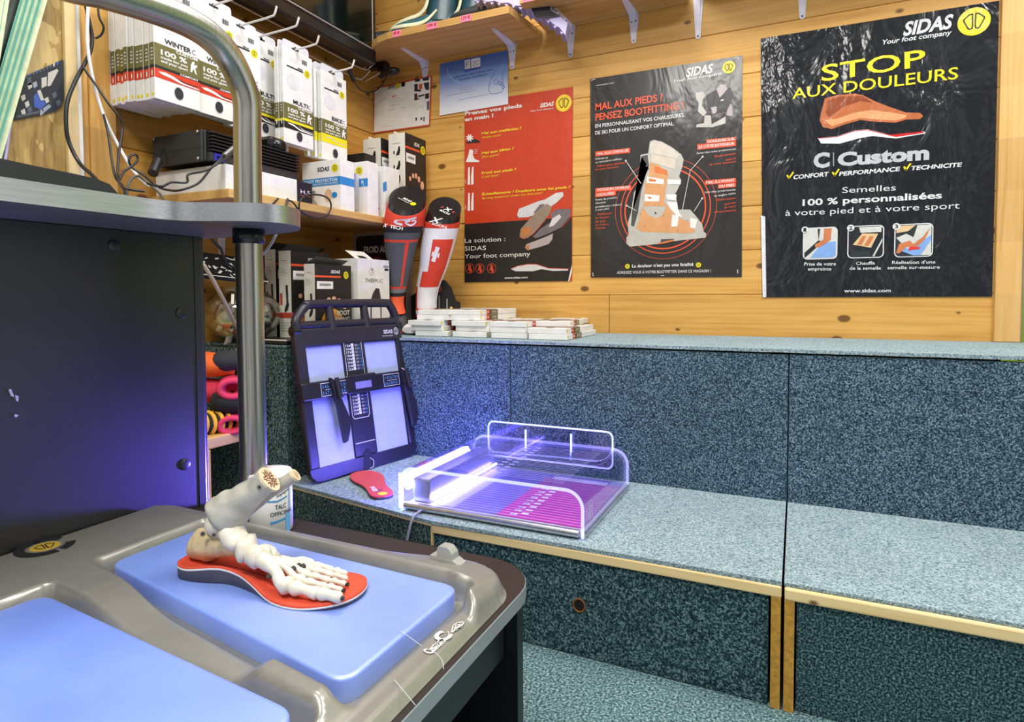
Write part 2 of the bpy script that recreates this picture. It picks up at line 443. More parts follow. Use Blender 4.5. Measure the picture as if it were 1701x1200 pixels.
# shared finishes
WHITE = pm('e9e8e4', 0.55); BLACK = pm('0d0d10', 0.45); INK = pm('111114', 0.6); YEL = pm('e3d41e', 0.4); RED = pm('c8241a', 0.5)
ORG = pm('e2532c', 0.5); OLIVE = pm('6f6a3a', 0.5); GREYT = pm('8d8f92', 0.5); DKG = pm('2b2d31', 0.5); CREAM = pm('dcd9cc', 0.6)
def emblem(mb, F, c, r, d, my, mk, asp=1.0):
    """round yellow badge with two bare-foot outlines"""
    mb.disc(F, c, r * asp, d, my, 32, r)
    for sx in (-1, 1):
        pts = [(0.10, 0.55), (0.30, 0.52), (0.62, 0.22), (0.60, 0.08), (0.36, -0.42), (0.26, -0.52), (0.12, -0.48), (0.08, -0.3)]
        mb.line(F, [(c[0] + sx * x * r * asp, c[1] + y * r) for x, y in pts], r * 0.085, d + 0.0004, mk, True)
# ================================================================== setting
ZJ = [0.7987, 0.9511, 1.1005, 1.2516, 1.4022, 1.5485]
ZJ = [0.0, 0.05, 0.2, 0.35, 0.5, 0.648] + ZJ + [1.70, 1.85, 2.0, 2.15, 2.3, 2.45]
M_WALL = m_pine('pine_boards', 'x', 'dcb062', 'c9964a', 'a5702a')
M_WALLL = m_pine('pine_boards_side', 'y', 'd0a050', 'ba8638', '93601f', z0=0.02)
M_GAP = pm('3a2410', 0.8)
M_TRIMZ = m_pine('pine_trim', 'z', 'dcb67a', 'cfa05a', 'a8743a', knots=False)
M_OSB = m_osb()
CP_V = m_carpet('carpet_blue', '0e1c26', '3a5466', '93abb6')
CP_SHADE = m_carpet('carpet_shaded_front', '0a181c', '294a52', '8aa6a8', (1, 1, 1), 240)  # same carpet on the seat fronts, shade put into the darker colour
CP_LIT = m_carpet('carpet_lit_top', '4f6770', '8fa5ad', 'bfced2', (1, 1, 1), 250)  # same carpet on flat tops, overhead light put into the paler colour
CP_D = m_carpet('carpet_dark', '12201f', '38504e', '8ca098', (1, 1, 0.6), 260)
M_FLOOR = m_carpet('carpet_floor', '1c343a', '58787c', 'a8c0c0', (1, 1, 1), 190)
def boards(mb, along, lo, hi, plane, th, zs, butt=None):
    """horizontal boards with chamfered joints"""
    c = 0.0022
    for a, b in zip(zs[:-1], zs[1:]):
        segs = [(lo, hi)]
        if butt and abs(a - butt[1]) < 0.02: segs = [(lo, butt[0] - 0.0012), (butt[0] + 0.0012, hi)]
        for s0, s1 in segs:
            prof = [(th, a + 0.0006), (0.003, a + 0.0006), (0, a + c + 0.0006), (0, b - c), (0.003, b), (th, b)]
            if along == 'x': r = [[(s, plane + d, z) for d, z in prof] for s in (s0, s1)]
            else: r = [[(plane - d, s, z) for d, z in reversed(prof)] for s in (s0, s1)]
            mb.loft(r, 0, True, None, False)
mb = MB(); boards(mb, 'x', -0.36, 1.915, 0.0, 0.02, ZJ, (0.722, 0.648)); mb.box((-0.38, 0.018, 0), (1.915, 0.03, 2.45), 1)
struct(mb, 'wall_back', [M_WALL, M_GAP])
ZL = [0.02 + 0.15 * i for i in range(17)]
mb = MB(); boards(mb, 'y', -1.185, 0.0, -0.357, 0.02, ZL); mb.box((-0.39, -1.185, 0), (-0.375, 0.0, 2.42), 1)
struct(mb, 'wall_left', [M_WALLL, M_GAP])
mb = MB(); mb.box((-0.36, -3.2, 0), (-0.333, -1.30, 2.45)); struct(mb, 'wall_near', M_OSB)
mb = MB(); mb.box((-0.345, -1.30, 0), (-0.322, -1.272, 2.45), bev=0.002); struct(mb, 'trim_1', pm('d9c08a', 0.6, bmp=0.4, bsc=90))
mb = MB(); mb.box((-0.36, -1.272, 0), (-0.325, -1.262, 2.45)); struct(mb, 'trim_2', pm('e4e4de', 0.5))
mb = MB(); mb.box((-0.37, -1.262, 0), (-0.335, -1.24, 2.45), bev=0.002); mb.box((-0.37, -1.24, 0), (-0.328, -1.172, 2.45), bev=0.003)
struct(mb, 'trim_3', m_pine('pine_post', 'z', 'd8ae66', 'c99a4e', 'b07e36', knots=False))
mb = MB(); mb.box((1.893, -0.018, 0.655), (1.956, 0.02, 2.45), bev=0.003); struct(mb, 'trim_4', M_TRIMZ)
mb = MB(); mb.box((1.956, 0.0, 0.6), (1.964, 0.05, 2.45), bev=0.001); struct(mb, 'trim_5', pm('8d8470', 0.8, bmp=0.6, bsc=120))
mb = MB(); mb.box((1.9, 0.25, 0), (3.4, 0.28, 2.45)); struct(mb, 'wall_right', pm('9cc32a', 0.5))
mb = MB(); mb.box((-0.6, -3.3, -0.03), (3.6, 0.3, 0.0)); struct(mb, 'floor', M_FLOOR)

# ------------------------------------------------------------------ carpeted two-step bench
t = thing('carpeted_ledge', (1.2, -0.25, 0), 'tall upper step of the carpeted bench running along the pine wall under the posters', 'bench step')
YB = -0.4936; ZT = 0.655
for nm, x0, x1 in (('panel', 0.0, 0.5385), ('panel', 0.5405, 1.3462), ('panel', 1.3484, 3.3)):
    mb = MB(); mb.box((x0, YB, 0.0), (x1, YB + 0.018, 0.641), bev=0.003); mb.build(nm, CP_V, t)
mb = MB()
# top carpet with a slightly wavy front edge
N = 90
def topfn(d, z):
    r = []
    for i in range(N + 1):
        x = 0.0 + 3.3 * i / N
        r.append((x, YB - 0.004 + 0.0025 * mnoise.noise(Vector((x * 9, 0, 3))) if d == 0 else -0.0045, z + (0.0012 * mnoise.noise(Vector((x * 14, 2, 3))) if d == 0 else 0)))
    return r
a, b, c_, d_ = topfn(0, ZT), topfn(1, ZT), topfn(1, 0.646), topfn(0, 0.646)
mb.loft([[a[i], b[i], c_[i], d_[i]] for i in range(N + 1)], 0, True, None, False)
mb.build('top_carpet', CP_LIT, t)
t = thing('carpeted_block', (-0.18, -0.45, 0), 'carpeted corner block under the wooden wall shelf, left of the foot board', 'bench block')
mb = MB(); mb.box((-0.3545, -0.905, 0), (-0.001, -0.89, ZT - 0.01), bev=0.004); mb.build('front_panel', CP_D, t)
mb = MB(); mb.box((-0.016, -0.89, 0), (-0.001, -0.006, ZT - 0.01), bev=0.004); mb.build('side_panel', CP_D, t)
mb = MB(); mb.box((-0.3545, -0.907, ZT - 0.01), (-0.001, -0.0045, ZT), bev=0.004); mb.build('top_carpet', CP_D, t)

YF = -0.9936; ZS = 0.25
t = thing('carpeted_bench', (0.67, -0.75, 0), 'left section of the low carpeted seat, with the clear box standing on it', 'bench seat')
mb = MB(); mb.prism([(0.0, -0.912), (0.56, YF - 0.006), (1.3445, YF), (1.3445, YB - .001), (0.0, YB - .001)], ZS - 0.009, ZS, 0); mb.build('seat_top', CP_LIT, t)
mb = MB(); mb.box((0.562, YF + 0.004, 0.0), (1.322, YF + 0.016, 0.229), bev=0.003)
mb.build('front_panel', CP_SHADE, t)
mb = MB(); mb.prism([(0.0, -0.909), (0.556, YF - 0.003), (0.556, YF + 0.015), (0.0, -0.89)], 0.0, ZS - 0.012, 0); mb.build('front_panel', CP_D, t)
mb = MB(); mb.box((0.56, YF - 0.004, ZS - 0.031), (1.3445, YF + 0.02, ZS - 0.009), bev=0.003); 
mb.box((0.557, YF - 0.002, 0.0), (0.562, YF + 0.02, ZS - 0.012))
mb.prism([(0.0, -0.9115), (0.56, YF - 0.0055), (0.56, YF), (0.0, -0.9)], ZS - 0.0135, ZS - 0.009, 0)
mb.build('edge_strip', m_pine('bare_edge', 'x', 'ecd6a4', 'dcbf86', 'c9a061', knots=True, rough=0.6), t)
M_PARTB = pm('b98a34', 0.7, bmp=0.8, bsc=150, var=0.25, sc=120)
mb = MB(); mb.box((1.326, YF - 0.003, 0.0), (1.3435, YF + 0.3, 0.227), bev=0.001); mb.build('end_post', M_PARTB, t)
mb = MB(); 
F = FY(YF + 0.0036); hc = F.uv(962, 1006)
mb.disc(F, hc, 0.0135, 0.0, 0, 24)
mb.tube([(hc[0] + 0.0135 * math.cos(2 * PI * i / 20), YF + 0.003, hc[1] + 0.0145 * math.sin(2 * PI * i / 20)) for i in range(20)], 0.0022, 1, 6, True)
mb.build('finger_hole', [pm('140b06', 0.9), pm('7a4a22', 0.7)], t)
t = thing('carpeted_bench', (2.3, -0.75, 0), 'right section of the low carpeted seat, bare and empty on top', 'bench seat')
mb = MB(); mb.box((1.3485, YF + 0.001, ZS - 0.009), (3.3, YB - .001, ZS), bev=0.002); mb.build('seat_top', CP_LIT, t)
mb = MB(); mb.box((1.371, YF + 0.006, 0.0), (3.3, YF + 0.016, 0.224), bev=0.003); mb.build('front_panel', CP_SHADE, t)
mb = MB(); mb.box((1.3495, YF - 0.005, ZS - 0.033), (3.3, YF + 0.02, ZS - 0.009), bev=0.004); mb.build('edge_strip', m_pine('bare_edge_wide', 'x', 'efdcae', 'e2c88e', 'cda768', knots=True, rough=0.6), t)
mb = MB(); mb.box((1.3495, YF - 0.003, 0.0), (1.3675, YF + 0.3, 0.217), bev=0.001); mb.build('end_post', M_PARTB, t)
# ================================================================== posters on the back wall
WY = FY(-0.0035)   # printed face plane of the sheets
def sheet(mb, F, uv, mi=0, curl=0.0, n=10, th=0.0009):
    """paper sheet given by four (u, v) corners: bl, br, tr, tl, corners lifting a little"""
    P = [Vector(p) for p in uv]
    def f(a, b, d):
        p = (P[0] * (1 - a) + P[1] * a) * (1 - b) + (P[3] * (1 - a) + P[2] * a) * b
        k = curl * (sst(0.1, 0.0, min(a, 1 - a)) * sst(0.1, 0.0, min(b, 1 - b))) if curl else 0
        return F.P(p.x, p.y, d + k)
    mb.grid(lambda a, b: f(a, b, 0), n, n, mi, False)
    mb.grid(lambda a, b: f(b, a, -th), n, n, mi, False)
    c = [f(*q, 0) for q in ((0, 0), (1, 0), (1, 1), (0, 1))]; e = [f(*q, -th) for q in ((0, 0), (1, 0), (1, 1), (0, 1))]
    mb.add(c + e, [(i, 4 + i, 4 + (i + 1) % 4, (i + 1) % 4) for i in range(4)], mi)
PK = m_poster('1a1c22', 1.0, 0.16, 7)     # crumpled black plastic
PW = m_poster('d6d8dc', 0.8, 0.2, 6.5); PY = m_poster('e3d22a', 0.8, 0.25, 6.5); PG = m_poster('b6b8bd', 0.8, 0.2, 6.5)
# ---- large black poster on the right
t = thing('poster', (1.57, -0.003, 1.22), 'large glossy crumpled black poster headed STOP at the right end of the wall', 'poster')
mb = MB(); sheet(mb, WY, [WY.uv(1267, 494), WY.uv(1648, 493), WY.uv(1660, 1), WY.uv(1264, 64)], 0, 0.0, 14)
mb.ppoly(WY, [(1264, 358), (1271, 360), (1273, 494), (1267, 494)], 0.001, 1); mb.build('sheet', [PK, m_poster('d8d8e4', 0.3, 0.4)], t)
mb = Lines(); W = WY
mb.ptext(W, 'SIDAS', (1500, 59.5), (1583.7, 46), 21, 0.0012, 1, 0.035, 0.25)
mb.ptext(W, 'Your foot company', (1465.5, 74.4), (1581, 57.5), 7.5, 0.0012, 1, 0.02, 0.2)
mb.ptext(W, 'STOP', (1364.8, 135.5), (1537, 109.5), 26, 0.0016, 0, 0.012)
mb.ptext(W, 'AUX DOULEURS', (1316, 165), (1591.3, 131), 17.5, 0.0016, 0, 0.008)
mb.ptext(W, 'C', (1351, 278.5), (1378, 276.5), 22, 0.0012, 2, 0.05); mb.pline(W, [(1384.5, 254), (1384.5, 276)], 0.0022, 0.0012, 2)
mb.ptext(W, 'Custom', (1391, 275.5), (1543.3, 264), 20, 0.0012, 2, 0.05)
mb.ptext(W, 'CONFORT', (1318, 298), (1377, 292.5), 6.5, 0.0012, 1, 0.03, 0.15)
mb.ptext(W, 'PERFORMANCE', (1393.5, 292.5), (1495.5, 284), 6.5, 0.0012, 1, 0.03, 0.15)
mb.ptext(W, 'TECHNICITE', (1513.5, 283), (1598, 277), 6.5, 0.0012, 1, 0.03, 0.15)
for x, y in ((1311.6, 292.5), (1387.3, 287.7), (1506, 278.5)):
    mb.pline(W, [(x - 4, y - 1), (x - 1, y + 4), (x + 6, y - 6)], 0.005, 0.0012, 0)
mb.ptext(W, 'Semelles', (1398.7, 321), (1488, 316.5), 9.5, 0.0012, 1, 0.0)
mb.ptext(W, '100 % personnalisées', (1333, 342), (1564.5, 329.5), 10, 0.0012, 1, 0.025)
mb.ptext(W, 'à votre pied et à votre sport', (1304.4, 359), (1594, 346.5), 9.5, 0.0012, 1, 0.0)
for st, a, b, y0, y1 in (('Prise de votre', 1336, 1388.5, 441.5, 441), ('empreinte', 1342, 1381, 449.7, 449.5), ('Chauffe', 1422, 1453, 440.5, 439.5), ('de la semelle', 1411.5, 1463, 448.5, 448), ("Réalisation d'une", 1481.7, 1553.5, 438.8, 438), ('semelle sur-mesure', 1474, 1561, 447.5, 446.5)):
    mb.ptext(W, st, (a, y0), (b, y1), 5.2, 0.0012, 1, 0.01)
mb.ptext(W, 'www.sidas.com', (1402, 486), (1479.6, 485.5), 5.5, 0.0012, 1, 0.02)
mb.build('lettering', [PY, PW, PG], t)
mb = MB(); c = W.uv(1617.7, 36); emblem(mb, W, c, 0.0405, 0.0012, 0, 1); mb.build('round_badge', [PY, pm('20200c', 0.5)], t)
mb = MB()
foot = [(283, 385), (268, 440), (262, 470), (275, 497), (310, 505), (360, 487), (420, 470), (490, 477), (560, 480), (600, 468), (655, 466), (667, 454), (655, 442), (600, 440), (540, 420), (480, 397), (430, 372), (400, 366), (330, 372)]
q = lambda p, ox=1250.0, oy=0.0, k=2.3525: (ox + p[0] / k, oy + p[1] / k)
mb.ppoly(W, [q(p) for p in foot], 0.0011, 0)
mb.ppoly(W, [q(p) for p in [(280, 470), (310, 495), (360, 478), (420, 462), (490, 468), (560, 472), (600, 460), (600, 450), (540, 440), (470, 430), (400, 440), (330, 465)]], 0.0014, 1)
mb.ppoly(W, [q(p) for p in [(295, 395), (285, 440), (300, 460), (350, 420), (420, 395), (470, 402), (430, 376), (330, 378)]], 0.0014, 5)
mb.ppoly(W, [q(p) for p in [(255, 540), (330, 533), (400, 510), (450, 506), (540, 528), (670, 514), (676, 522), (560, 542), (470, 532), (420, 540), (340, 562), (268, 561)]], 0.0011, 2)
mb.ppoly(W, [q(p) for p in [(500, 520), (540, 527), (668, 514), (668, 520), (560, 536)]], 0.0014, 3)
mb.pline(W, [q(p) for p in [(258, 541), (330, 535), (400, 512), (450, 508), (540, 530)]], 0.002, 0.0015, 3)
mb.build('foot_picture', [m_poster('b5673f', 0.6, 0.25), m_poster('d99a6a', 0.6, 0.25), m_poster('d9dde2', 0.6, 0.25), m_poster('c21f22', 0.6, 0.25), PW, m_poster('8c4526', 0.6, 0.25)], t)
mb = MB()
def photo(px, fills):
    p = [W.uv(*q(c)) for c in px]; x0, x1 = p[0][0], p[1][0]; y0, y1 = p[2][1], p[0][1]
    mb.dpoly(W, rrect(x0, y0, x1, y1, 0.014), 0.0011, 0)
    mb.dpoly(W, rrect(x0 + .003, y0 + .003, x1 - .003, y1 - .003, 0.012), 0.0014, fills[0])
    for k, (mi, pts) in enumerate(fills[1]):
        mb.dpoly(W, [(x0 + .003 + a * (x1 - x0 - .006), y0 + .003 + b * (y1 - y0 - .006)) for a, b in pts], 0.0017 + 0.0002 * k, mi)
photo([(198, 892), (333, 892), (333, 1012)], (4, [(3, [(.02, .02), (.2, .02), (.55, .5), (.98, .55), (.98, .1), (.9, .02)]), (2, [(.02, .02), (.02, .2), (.45, .6), (.6, .55)]), (5, [(.45, .6), (.5, .98), (.42, .98)]), (1, [(.62, .98), (.85, .98), (.82, .6), (.55, .4), (.36, .36), (.34, .46), (.6, .62)])]))
photo([(372, 885), (515, 885), (515, 1007)], (2, [(4, [(.3, .98), (.95, .98), (.95, .8), (.35, .8)]), (6, [(.13, .42), (.4, .78), (.86, .75), (.66, .3)]), (1, [(.25, .42), (.42, .7), (.52, .68), (.38, .4)]), (1, [(.46, .38), (.62, .68), (.74, .66), (.58, .36)]), (4, [(.7, .02), (.76, .02), (.98, .5), (.98, .6)]), (5, [(.05, .35), (.2, .2), (.65, .2), (.65, .02), (.1, .02)])]))
photo([(555, 878), (707, 878), (707, 1003)], (5, [(4, [(.02, .6), (.3, .72), (.5, .6), (.6, .98), (.98, .98), (.98, .02), (.5, .02)]), (3, [(.1, .2), (.5, .02), (.7, .02), (.98, .5), (.98, .65), (.75, .5), (.5, .2), (.25, .28)]), (6, [(.02, .75), (.35, .8), (.55, .98), (.02, .98)]), (1, [(.02, .1), (.1, .4), (.4, .5), (.5, .38), (.75, .6), (.95, .9), (.8, .5), (.6, .3), (.3, .3), (.12, .1)]), (7, [(.35, .18), (.65, .22), (.7, .28), (.4, .3)])]))
mb.build('step_photos', [PW, m_poster('c4774c', .3, .3), m_poster('1d2226', .3, .3), m_poster('7da4dd', .3, .3), m_poster('c9cbc6', .3, .3), m_poster('2b3236', .3, .3), m_poster('d9b98c', .3, .3), m_poster('d8352a', .3, .3)], t)
for st, x, y in (('1', 1337, 382), ('2', 1413, 379), ('3', 1489, 376.5)):
    mb = MB(); c = W.uv(x, y); mb.disc(W, c, 0.0105, 0.0026, 0, 20); mb.text(W, st, (c[0] - 0.0045, c[1] - 0.0055), None, 0.011, 0.003, 1, 0.03, wdt=0.009); mb.build('step_number', [PW, INK], t)

# ---- middle black poster
QK = m_poster('2a2625', 0.35, 0.2, 5); QW = m_poster('dcdad8', 0.35, 0.3, 5); QO = m_poster('e2532c', 0.35, 0.3, 5)
t = thing('poster', (0.918, -0.003, 1.24), 'black poster with a see-through ski boot in orange rings, middle of the three large ones', 'poster')
mb = MB(); sheet(mb, W, [W.uv(981.5, 461), W.uv(1232, 460), W.uv(1233, 92), W.uv(980.5, 131.5)], 0, 0.0, 12); mb.build('sheet', QK, t)
mb = Lines(); q3 = lambda p: (970 + p[0] / 3.0, 80 + p[1] / 3.0)
def t3(st, a, b, hc, mi, bold=0.01, sh=0.0): mb.ptext(W, st, q3(a), q3(b), hc / 3.0, 0.0016, mi, bold, sh)
t3('www.sidas.com', (60, 190), (150, 176), 7, 0)
t3('SIDAS', (508, 145), (645, 122), 42, 0, 0.035, 0.25); t3('Your foot company', (447, 172), (690, 132), 14, 0, 0.02, 0.2)
t3('MAL AUX PIEDS ?', (58, 312), (393, 262), 33, 1, 0.02); t3('PENSEZ BOOTFITTING !', (58, 362), (497, 302), 33, 1, 0.02)
t3('EN PERSONNALISANT VOS CHAUSSURES', (57, 398), (498, 343), 17, 0, 0.012); t3('DE SKI POUR UN CONFORT OPTIMAL.', (57, 432), (450, 385), 17, 0, 0.012)
t3("La douleur n'est pas une fatalité", (240, 1094), (546, 1085), 15, 0, 0.02); t3('ADRESSEZ VOUS À VOTRE BOOTFITTER DANS CE MAGASIN !', (165, 1126), (632, 1117), 13, 0, 0.005)
for st, a, b, mi in (('Malléoles ou', (58, 558), (120, 550), 0), ('os naviculaires saillants', (58, 575), (188, 556), 0), ('Déformation spécifique', (68, 594), (210, 575), 1), ('de votre chaussure', (58, 611), (172, 596), 1),
    ('Points de pression,', (58, 762), (168, 748), 0), ('chausson', (58, 778), (110, 772), 0), ('partiellement renforcé', (58, 797), (188, 784), 0), ('à votre pied', (58, 812), (125, 804), 0), ('Modification', (68, 834), (140, 828), 1), ('du chausson', (58, 852), (125, 846), 1), ('par pose', (58, 870), (110, 866), 1), ('de renforts', (58, 887), (125, 882), 1), ('mousse', (58, 903), (105, 900), 1),
    ('5ème tête méta proéminente', (562, 530), (757, 507), 0), ('Élargissement', (652, 545), (757, 530), 1), ('latéral', (712, 563), (757, 552), 1), ('de votre chaussure', (627, 586), (757, 570), 1),
    ('1ère tête proéminente', (603, 724), (755, 710), 0), ('et ongles noirs', (650, 742), (755, 728), 0), ('Déformation', (665, 762), (757, 752), 1), ('avancée', (700, 783), (757, 774), 1), ('de votre', (700, 800), (757, 792), 1), ('chaussure', (650, 822), (757, 812), 1)):
    t3(st, a, b, 10, mi, 0.0)
mb.build('lettering', [QW, QO], t)
mb = Lines()
for px in ([(57, 516), (230, 498), (230, 522), (57, 540)], [(57, 699), (236, 684), (236, 708), (57, 720)], [(57, 722), (160, 712), (160, 734), (57, 744)], [(610, 456), (757, 443), (757, 464), (610, 478)], [(565, 480), (757, 462), (757, 488), (565, 507)], [(603, 660), (757, 648), (757, 670), (603, 682)], [(668, 680), (757, 672), (757, 692), (668, 700)]):
    mb.ppoly(W, [q3(p) for p in px], 0.0011, 0)
for st, a, b in (('MAL AUX CHEVILLES', (66, 534), (222, 515)), ('DOULEURS DIVERSES', (66, 713), (228, 699)), ('LOCALISÉES', (64, 738), (152, 729)), ('DOULEURS SUR', (617, 473), (750, 459)), ('LE CÔTÉ EXTÉRIEUR', (573, 500), (750, 481)), ("MAL À L'AVANT", (610, 677), (750, 664)), ('DU PIED', (675, 696), (750, 688))):
    mb.ptext(W, st, q3(a), q3(b), 4, 0.0016, 1, 0.02)
mb.build('caption_tab', [QO, QW], t)
mb = MB(); c = W.uv(1103.4, 347)
for r0, r1, mi in ((0.141, 0.146, 0), (0.158, 0.1615, 0), (0.179, 0.1815, 1)): mb.ring(W, c, r0, r1, 0.0009, mi, 64)
mb.build('orange_rings', [QO, m_poster('a8402c', .3, .3)], t)
mb = MB(); q6 = lambda p: (1000 + p[0] / 6.0, 220 + p[1] / 6.0)
def b6(pts, mi, d): mb.ppoly(W, [q6(p) for p in pts], d, mi)
b6([(385, 225), (460, 210), (480, 90), (520, 75), (600, 95), (700, 150), (790, 220), (815, 270), (800, 350), (770, 440), (790, 480), (770, 540), (730, 620), (750, 700), (760, 770), (880, 770), (950, 850), (1000, 920), (1015, 990), (1040, 1010), (1035, 1050), (720, 1085), (580, 1100), (540, 1115), (280, 1140), (245, 1110), (245, 1045), (265, 1030), (260, 900), (290, 800), (320, 600), (380, 500)], 0, 0.0020)
b6([(475, 110), (520, 90), (600, 105), (700, 160), (780, 225), (740, 260), (480, 205)], 2, 0.0023)
b6([(395, 240), (455, 225), (470, 330), (430, 380), (400, 480), (330, 620), (300, 800), (290, 930), (320, 940), (360, 800), (390, 600), (440, 420), (470, 360)], 4, 0.0022)
b6([(480, 300), (570, 330), (660, 430), (640, 560), (620, 690), (680, 770), (760, 850), (880, 900), (935, 985), (880, 1008), (600, 1000), (400, 992), (340, 960), (370, 880), (390, 780), (420, 700), (430, 500), (470, 430)], 1, 0.0023)
b6([(530, 330), (650, 380), (660, 430), (520, 400)], 5, 0.0026)
b6([(400, 740), (640, 740), (600, 830), (540, 860), (470, 830)], 0, 0.0026); b6([(490, 215), (740, 270), (725, 370), (500, 300)], 6, 0.0026)
for p in ([(450, 440), (620, 470), (615, 520), (445, 505)], [(430, 615), (575, 630), (570, 690), (425, 690)], [(650, 470), (790, 475), (785, 520), (655, 520)], [(640, 620), (745, 620), (740, 680), (650, 670)], [(700, 820), (770, 830), (750, 940), (690, 940)], [(880, 850), (950, 870), (930, 960), (880, 950)]): b6(p, 3, 0.0029)
b6([(640, 690), (750, 700), (760, 770), (800, 850), (740, 830), (690, 770)], 3, 0.0026)
for p in ([(470, 460), (540, 475), (538, 495), (468, 488)], [(450, 640), (500, 650), (480, 670)]): b6(p, 5, 0.0032)
for c6 in ((450, 335, .006), (535, 805, .0055), (385, 815, .0022), (615, 830, .0022), (430, 935, .0022), (755, 980, .0022), (855, 880, .0022), (525, 725, .0022)): mb.disc(W, W.uv(*q6(c6[:2])), c6[2] * .7, 0.0034, 4, 14)
b6([(590, 1065), (720, 1062), (715, 1085), (585, 1100)], 4, 0.0026); b6([(530, 1118), (640, 1085), (720, 1070), (720, 1085), (600, 1112)], 5, 0.0028)
for ln in ([(240, 285), (390, 510)], [(250, 733), (340, 780)], [(1003, 245), (880, 385), (803, 770)], [(1000, 660), (920, 785)]): mb.pline(W, [q6(p) for p in ln], 0.0018, 0.0034, 3); mb.disc(W, W.uv(*q6(ln[0])), 0.0035, 0.0034, 3, 12)
mb.build('boot_picture', [m_poster('b9b6ae', .3, .25), m_poster('d39a68', .3, .25), m_poster('cfc8ba', .3, .25), m_poster('e6e4e0', .3, .25), m_poster('4a4846', .3, .25), m_poster('d8763a', .3, .25), m_poster('d2c6b4', .3, .25)], t)
mb = MB(); qu = lambda p: (970 + p[0] / 6.075, 80 + p[1] / 6.075)
def bu(pts, mi, d): mb.ppoly(W, [qu(p) for p in pts], d, mi)
bu([(1130, 450), (1200, 440), (1230, 480), (1200, 520), (1190, 580), (1240, 650), (1210, 690), (1150, 640), (1160, 560), (1130, 500)], 0, 0.0012)
bu([(1230, 480), (1330, 420), (1480, 400), (1510, 470), (1480, 560), (1430, 640), (1330, 650), (1250, 620)], 1, 0.0012)
bu([(1340, 420), (1370, 370), (1430, 370), (1450, 410), (1420, 450), (1370, 500)], 2, 0.0015)
bu([(1480, 560), (1500, 600), (1500, 690), (1440, 680), (1450, 620)], 2, 0.0015)
bu([(1220, 680), (1280, 680), (1290, 770), (1430, 690), (1430, 760), (1300, 800), (1130, 800), (1140, 770), (1210, 760)], 0, 0.0015)
bu([(1280, 600), (1340, 590), (1340, 650), (1300, 670)], 2, 0.0018); bu([(1380, 525), (1410, 518), (1410, 530), (1380, 536)], 3, 0.0018)
mb.build('workshop_photo', [m_poster('b5b2ac', .3, .3), m_poster('15141a', .3, .3), m_poster('a9a0a2', .3, .3), QW], t)
for c2_, r2_ in ((W.uv(1210.7, 112), .021), (W.uv(*q3((217, 1088))), .009), (W.uv(*q3((571, 1081))), .009)):
    mb = MB(); emblem(mb, W, c2_, r2_, 0.0012, 0, 1); mb.build('round_badge', [PY, pm('20200c', 0.5)], t)
mb = Lines()
for px in ([(40, 165), (40, 158), (57, 155)], [(45, 1120), (45, 1135), (50, 1135)], [(766, 1105), (766, 1122)], [(745, 52), (775, 45), (770, 58)], [(385, 1135), (400, 1134)]): mb.pline(W, [q3(p) for p in px], 0.0022, 0.0012, 0)
mb.build('corner_mark', QW, t)

# ---- red and black poster
RR = m_poster('bd3a1c', 0.25, 0.35, 5); RK = m_poster('24211f', 0.25, 0.3, 5); RW = m_poster('e2dcd4', .25, .35, 5); RY = m_poster('e6c52a', .25, .35, 5)
t = thing('poster', (0.338, -0.003, 1.22), 'red and black poster, left of the three large ones, about sore feet', 'poster')
c4 = [W.uv(772, 469), W.uv(950, 467), W.uv(951.5, 144), W.uv(771.5, 172)]
mb = MB(); sheet(mb, W, c4, 0, 0.0, 10)
mb.ppoly(W, [(772, 469), (944, 467), (950, 452), (950, 360.5), (771.8, 372.7)], 0.0006, 1)
mb.ppoly(W, [(944, 467), (950, 440), (950, 452), (945.5, 468.5)], 0.0010, 2)
mb.build('sheet', [RR, RK, RW], t)
mb = Lines(); qr = lambda p: (760 + p[0] / 3.4286, 130 + p[1] / 3.4286)
def tr_(st, a, b, hc, mi, bold=0.01, sh=0.0): mb.ptext(W, st, qr(a), qr(b), hc / 3.4286, 0.0014, mi, bold, sh)
tr_('Prenez vos pieds', (42, 213), (368, 165), 20, 0, 0.035); tr_('en main !', (42, 246), (205, 222), 20, 0, 0.035)
tr_('SIDAS', (470, 168), (550, 156), 22, 0, 0.035, 0.25); tr_('Your foot company', (415, 192), (548, 174), 8, 0, 0.015, 0.2)
for a, b, c_, d_, s1, s2 in ((138, 322, 365, 290, 'Mal aux malléoles ?', None), (138, 435, 322, 405, 'Mal aux tibias ?', None), (138, 548, 335, 525, 'Froid aux pieds ?', None), (140, 668, 643, 626, 'Échauffements ? Douleurs sous les pieds ?', None)):
    tr_(s1, (a, b), (c_, d_), 13, 1, 0.03, 0.1)
for a, b, c_, d_, s1 in ((138, 345, 250, 329, 'Ankle pain?'), (138, 456, 238, 441, 'Shin pain?'), (138, 570, 240, 557, 'Cold feet?'), (140, 691, 485, 659, 'Burning sensation? Under the foot pain?')):
    tr_(s1, (a, b), (c_, d_), 12, 1, 0.0, 0.3)
tr_('La solution :', (42, 938), (273, 928), 24, 0, 0.0); tr_('SIDAS', (42, 983), (163, 979), 24, 0, 0.0); tr_('Your foot company', (42, 1028), (415, 1013), 24, 0, 0.0)
tr_('www.sidas.com', (268, 1143), (400, 1139), 11, 0, 0.02)
mb.build('lettering', [RW, RY], t)
mb = MB(); emblem(mb, W, W.uv(936.5, 171.4), 0.0325, 0.0012, 0, 1); mb.build('round_badge', [RY, pm('20200c', 0.5)], t)
mb = Lines()
def br_(pts, mi, d): mb.ppoly(W, [qr(p) for p in pts], d, mi)
star = [(70 + (26 if i % 2 else 12) * math.cos(i * PI / 8), 340 + (26 if i % 2 else 12) * math.sin(i * PI / 8)) for i in range(16)]
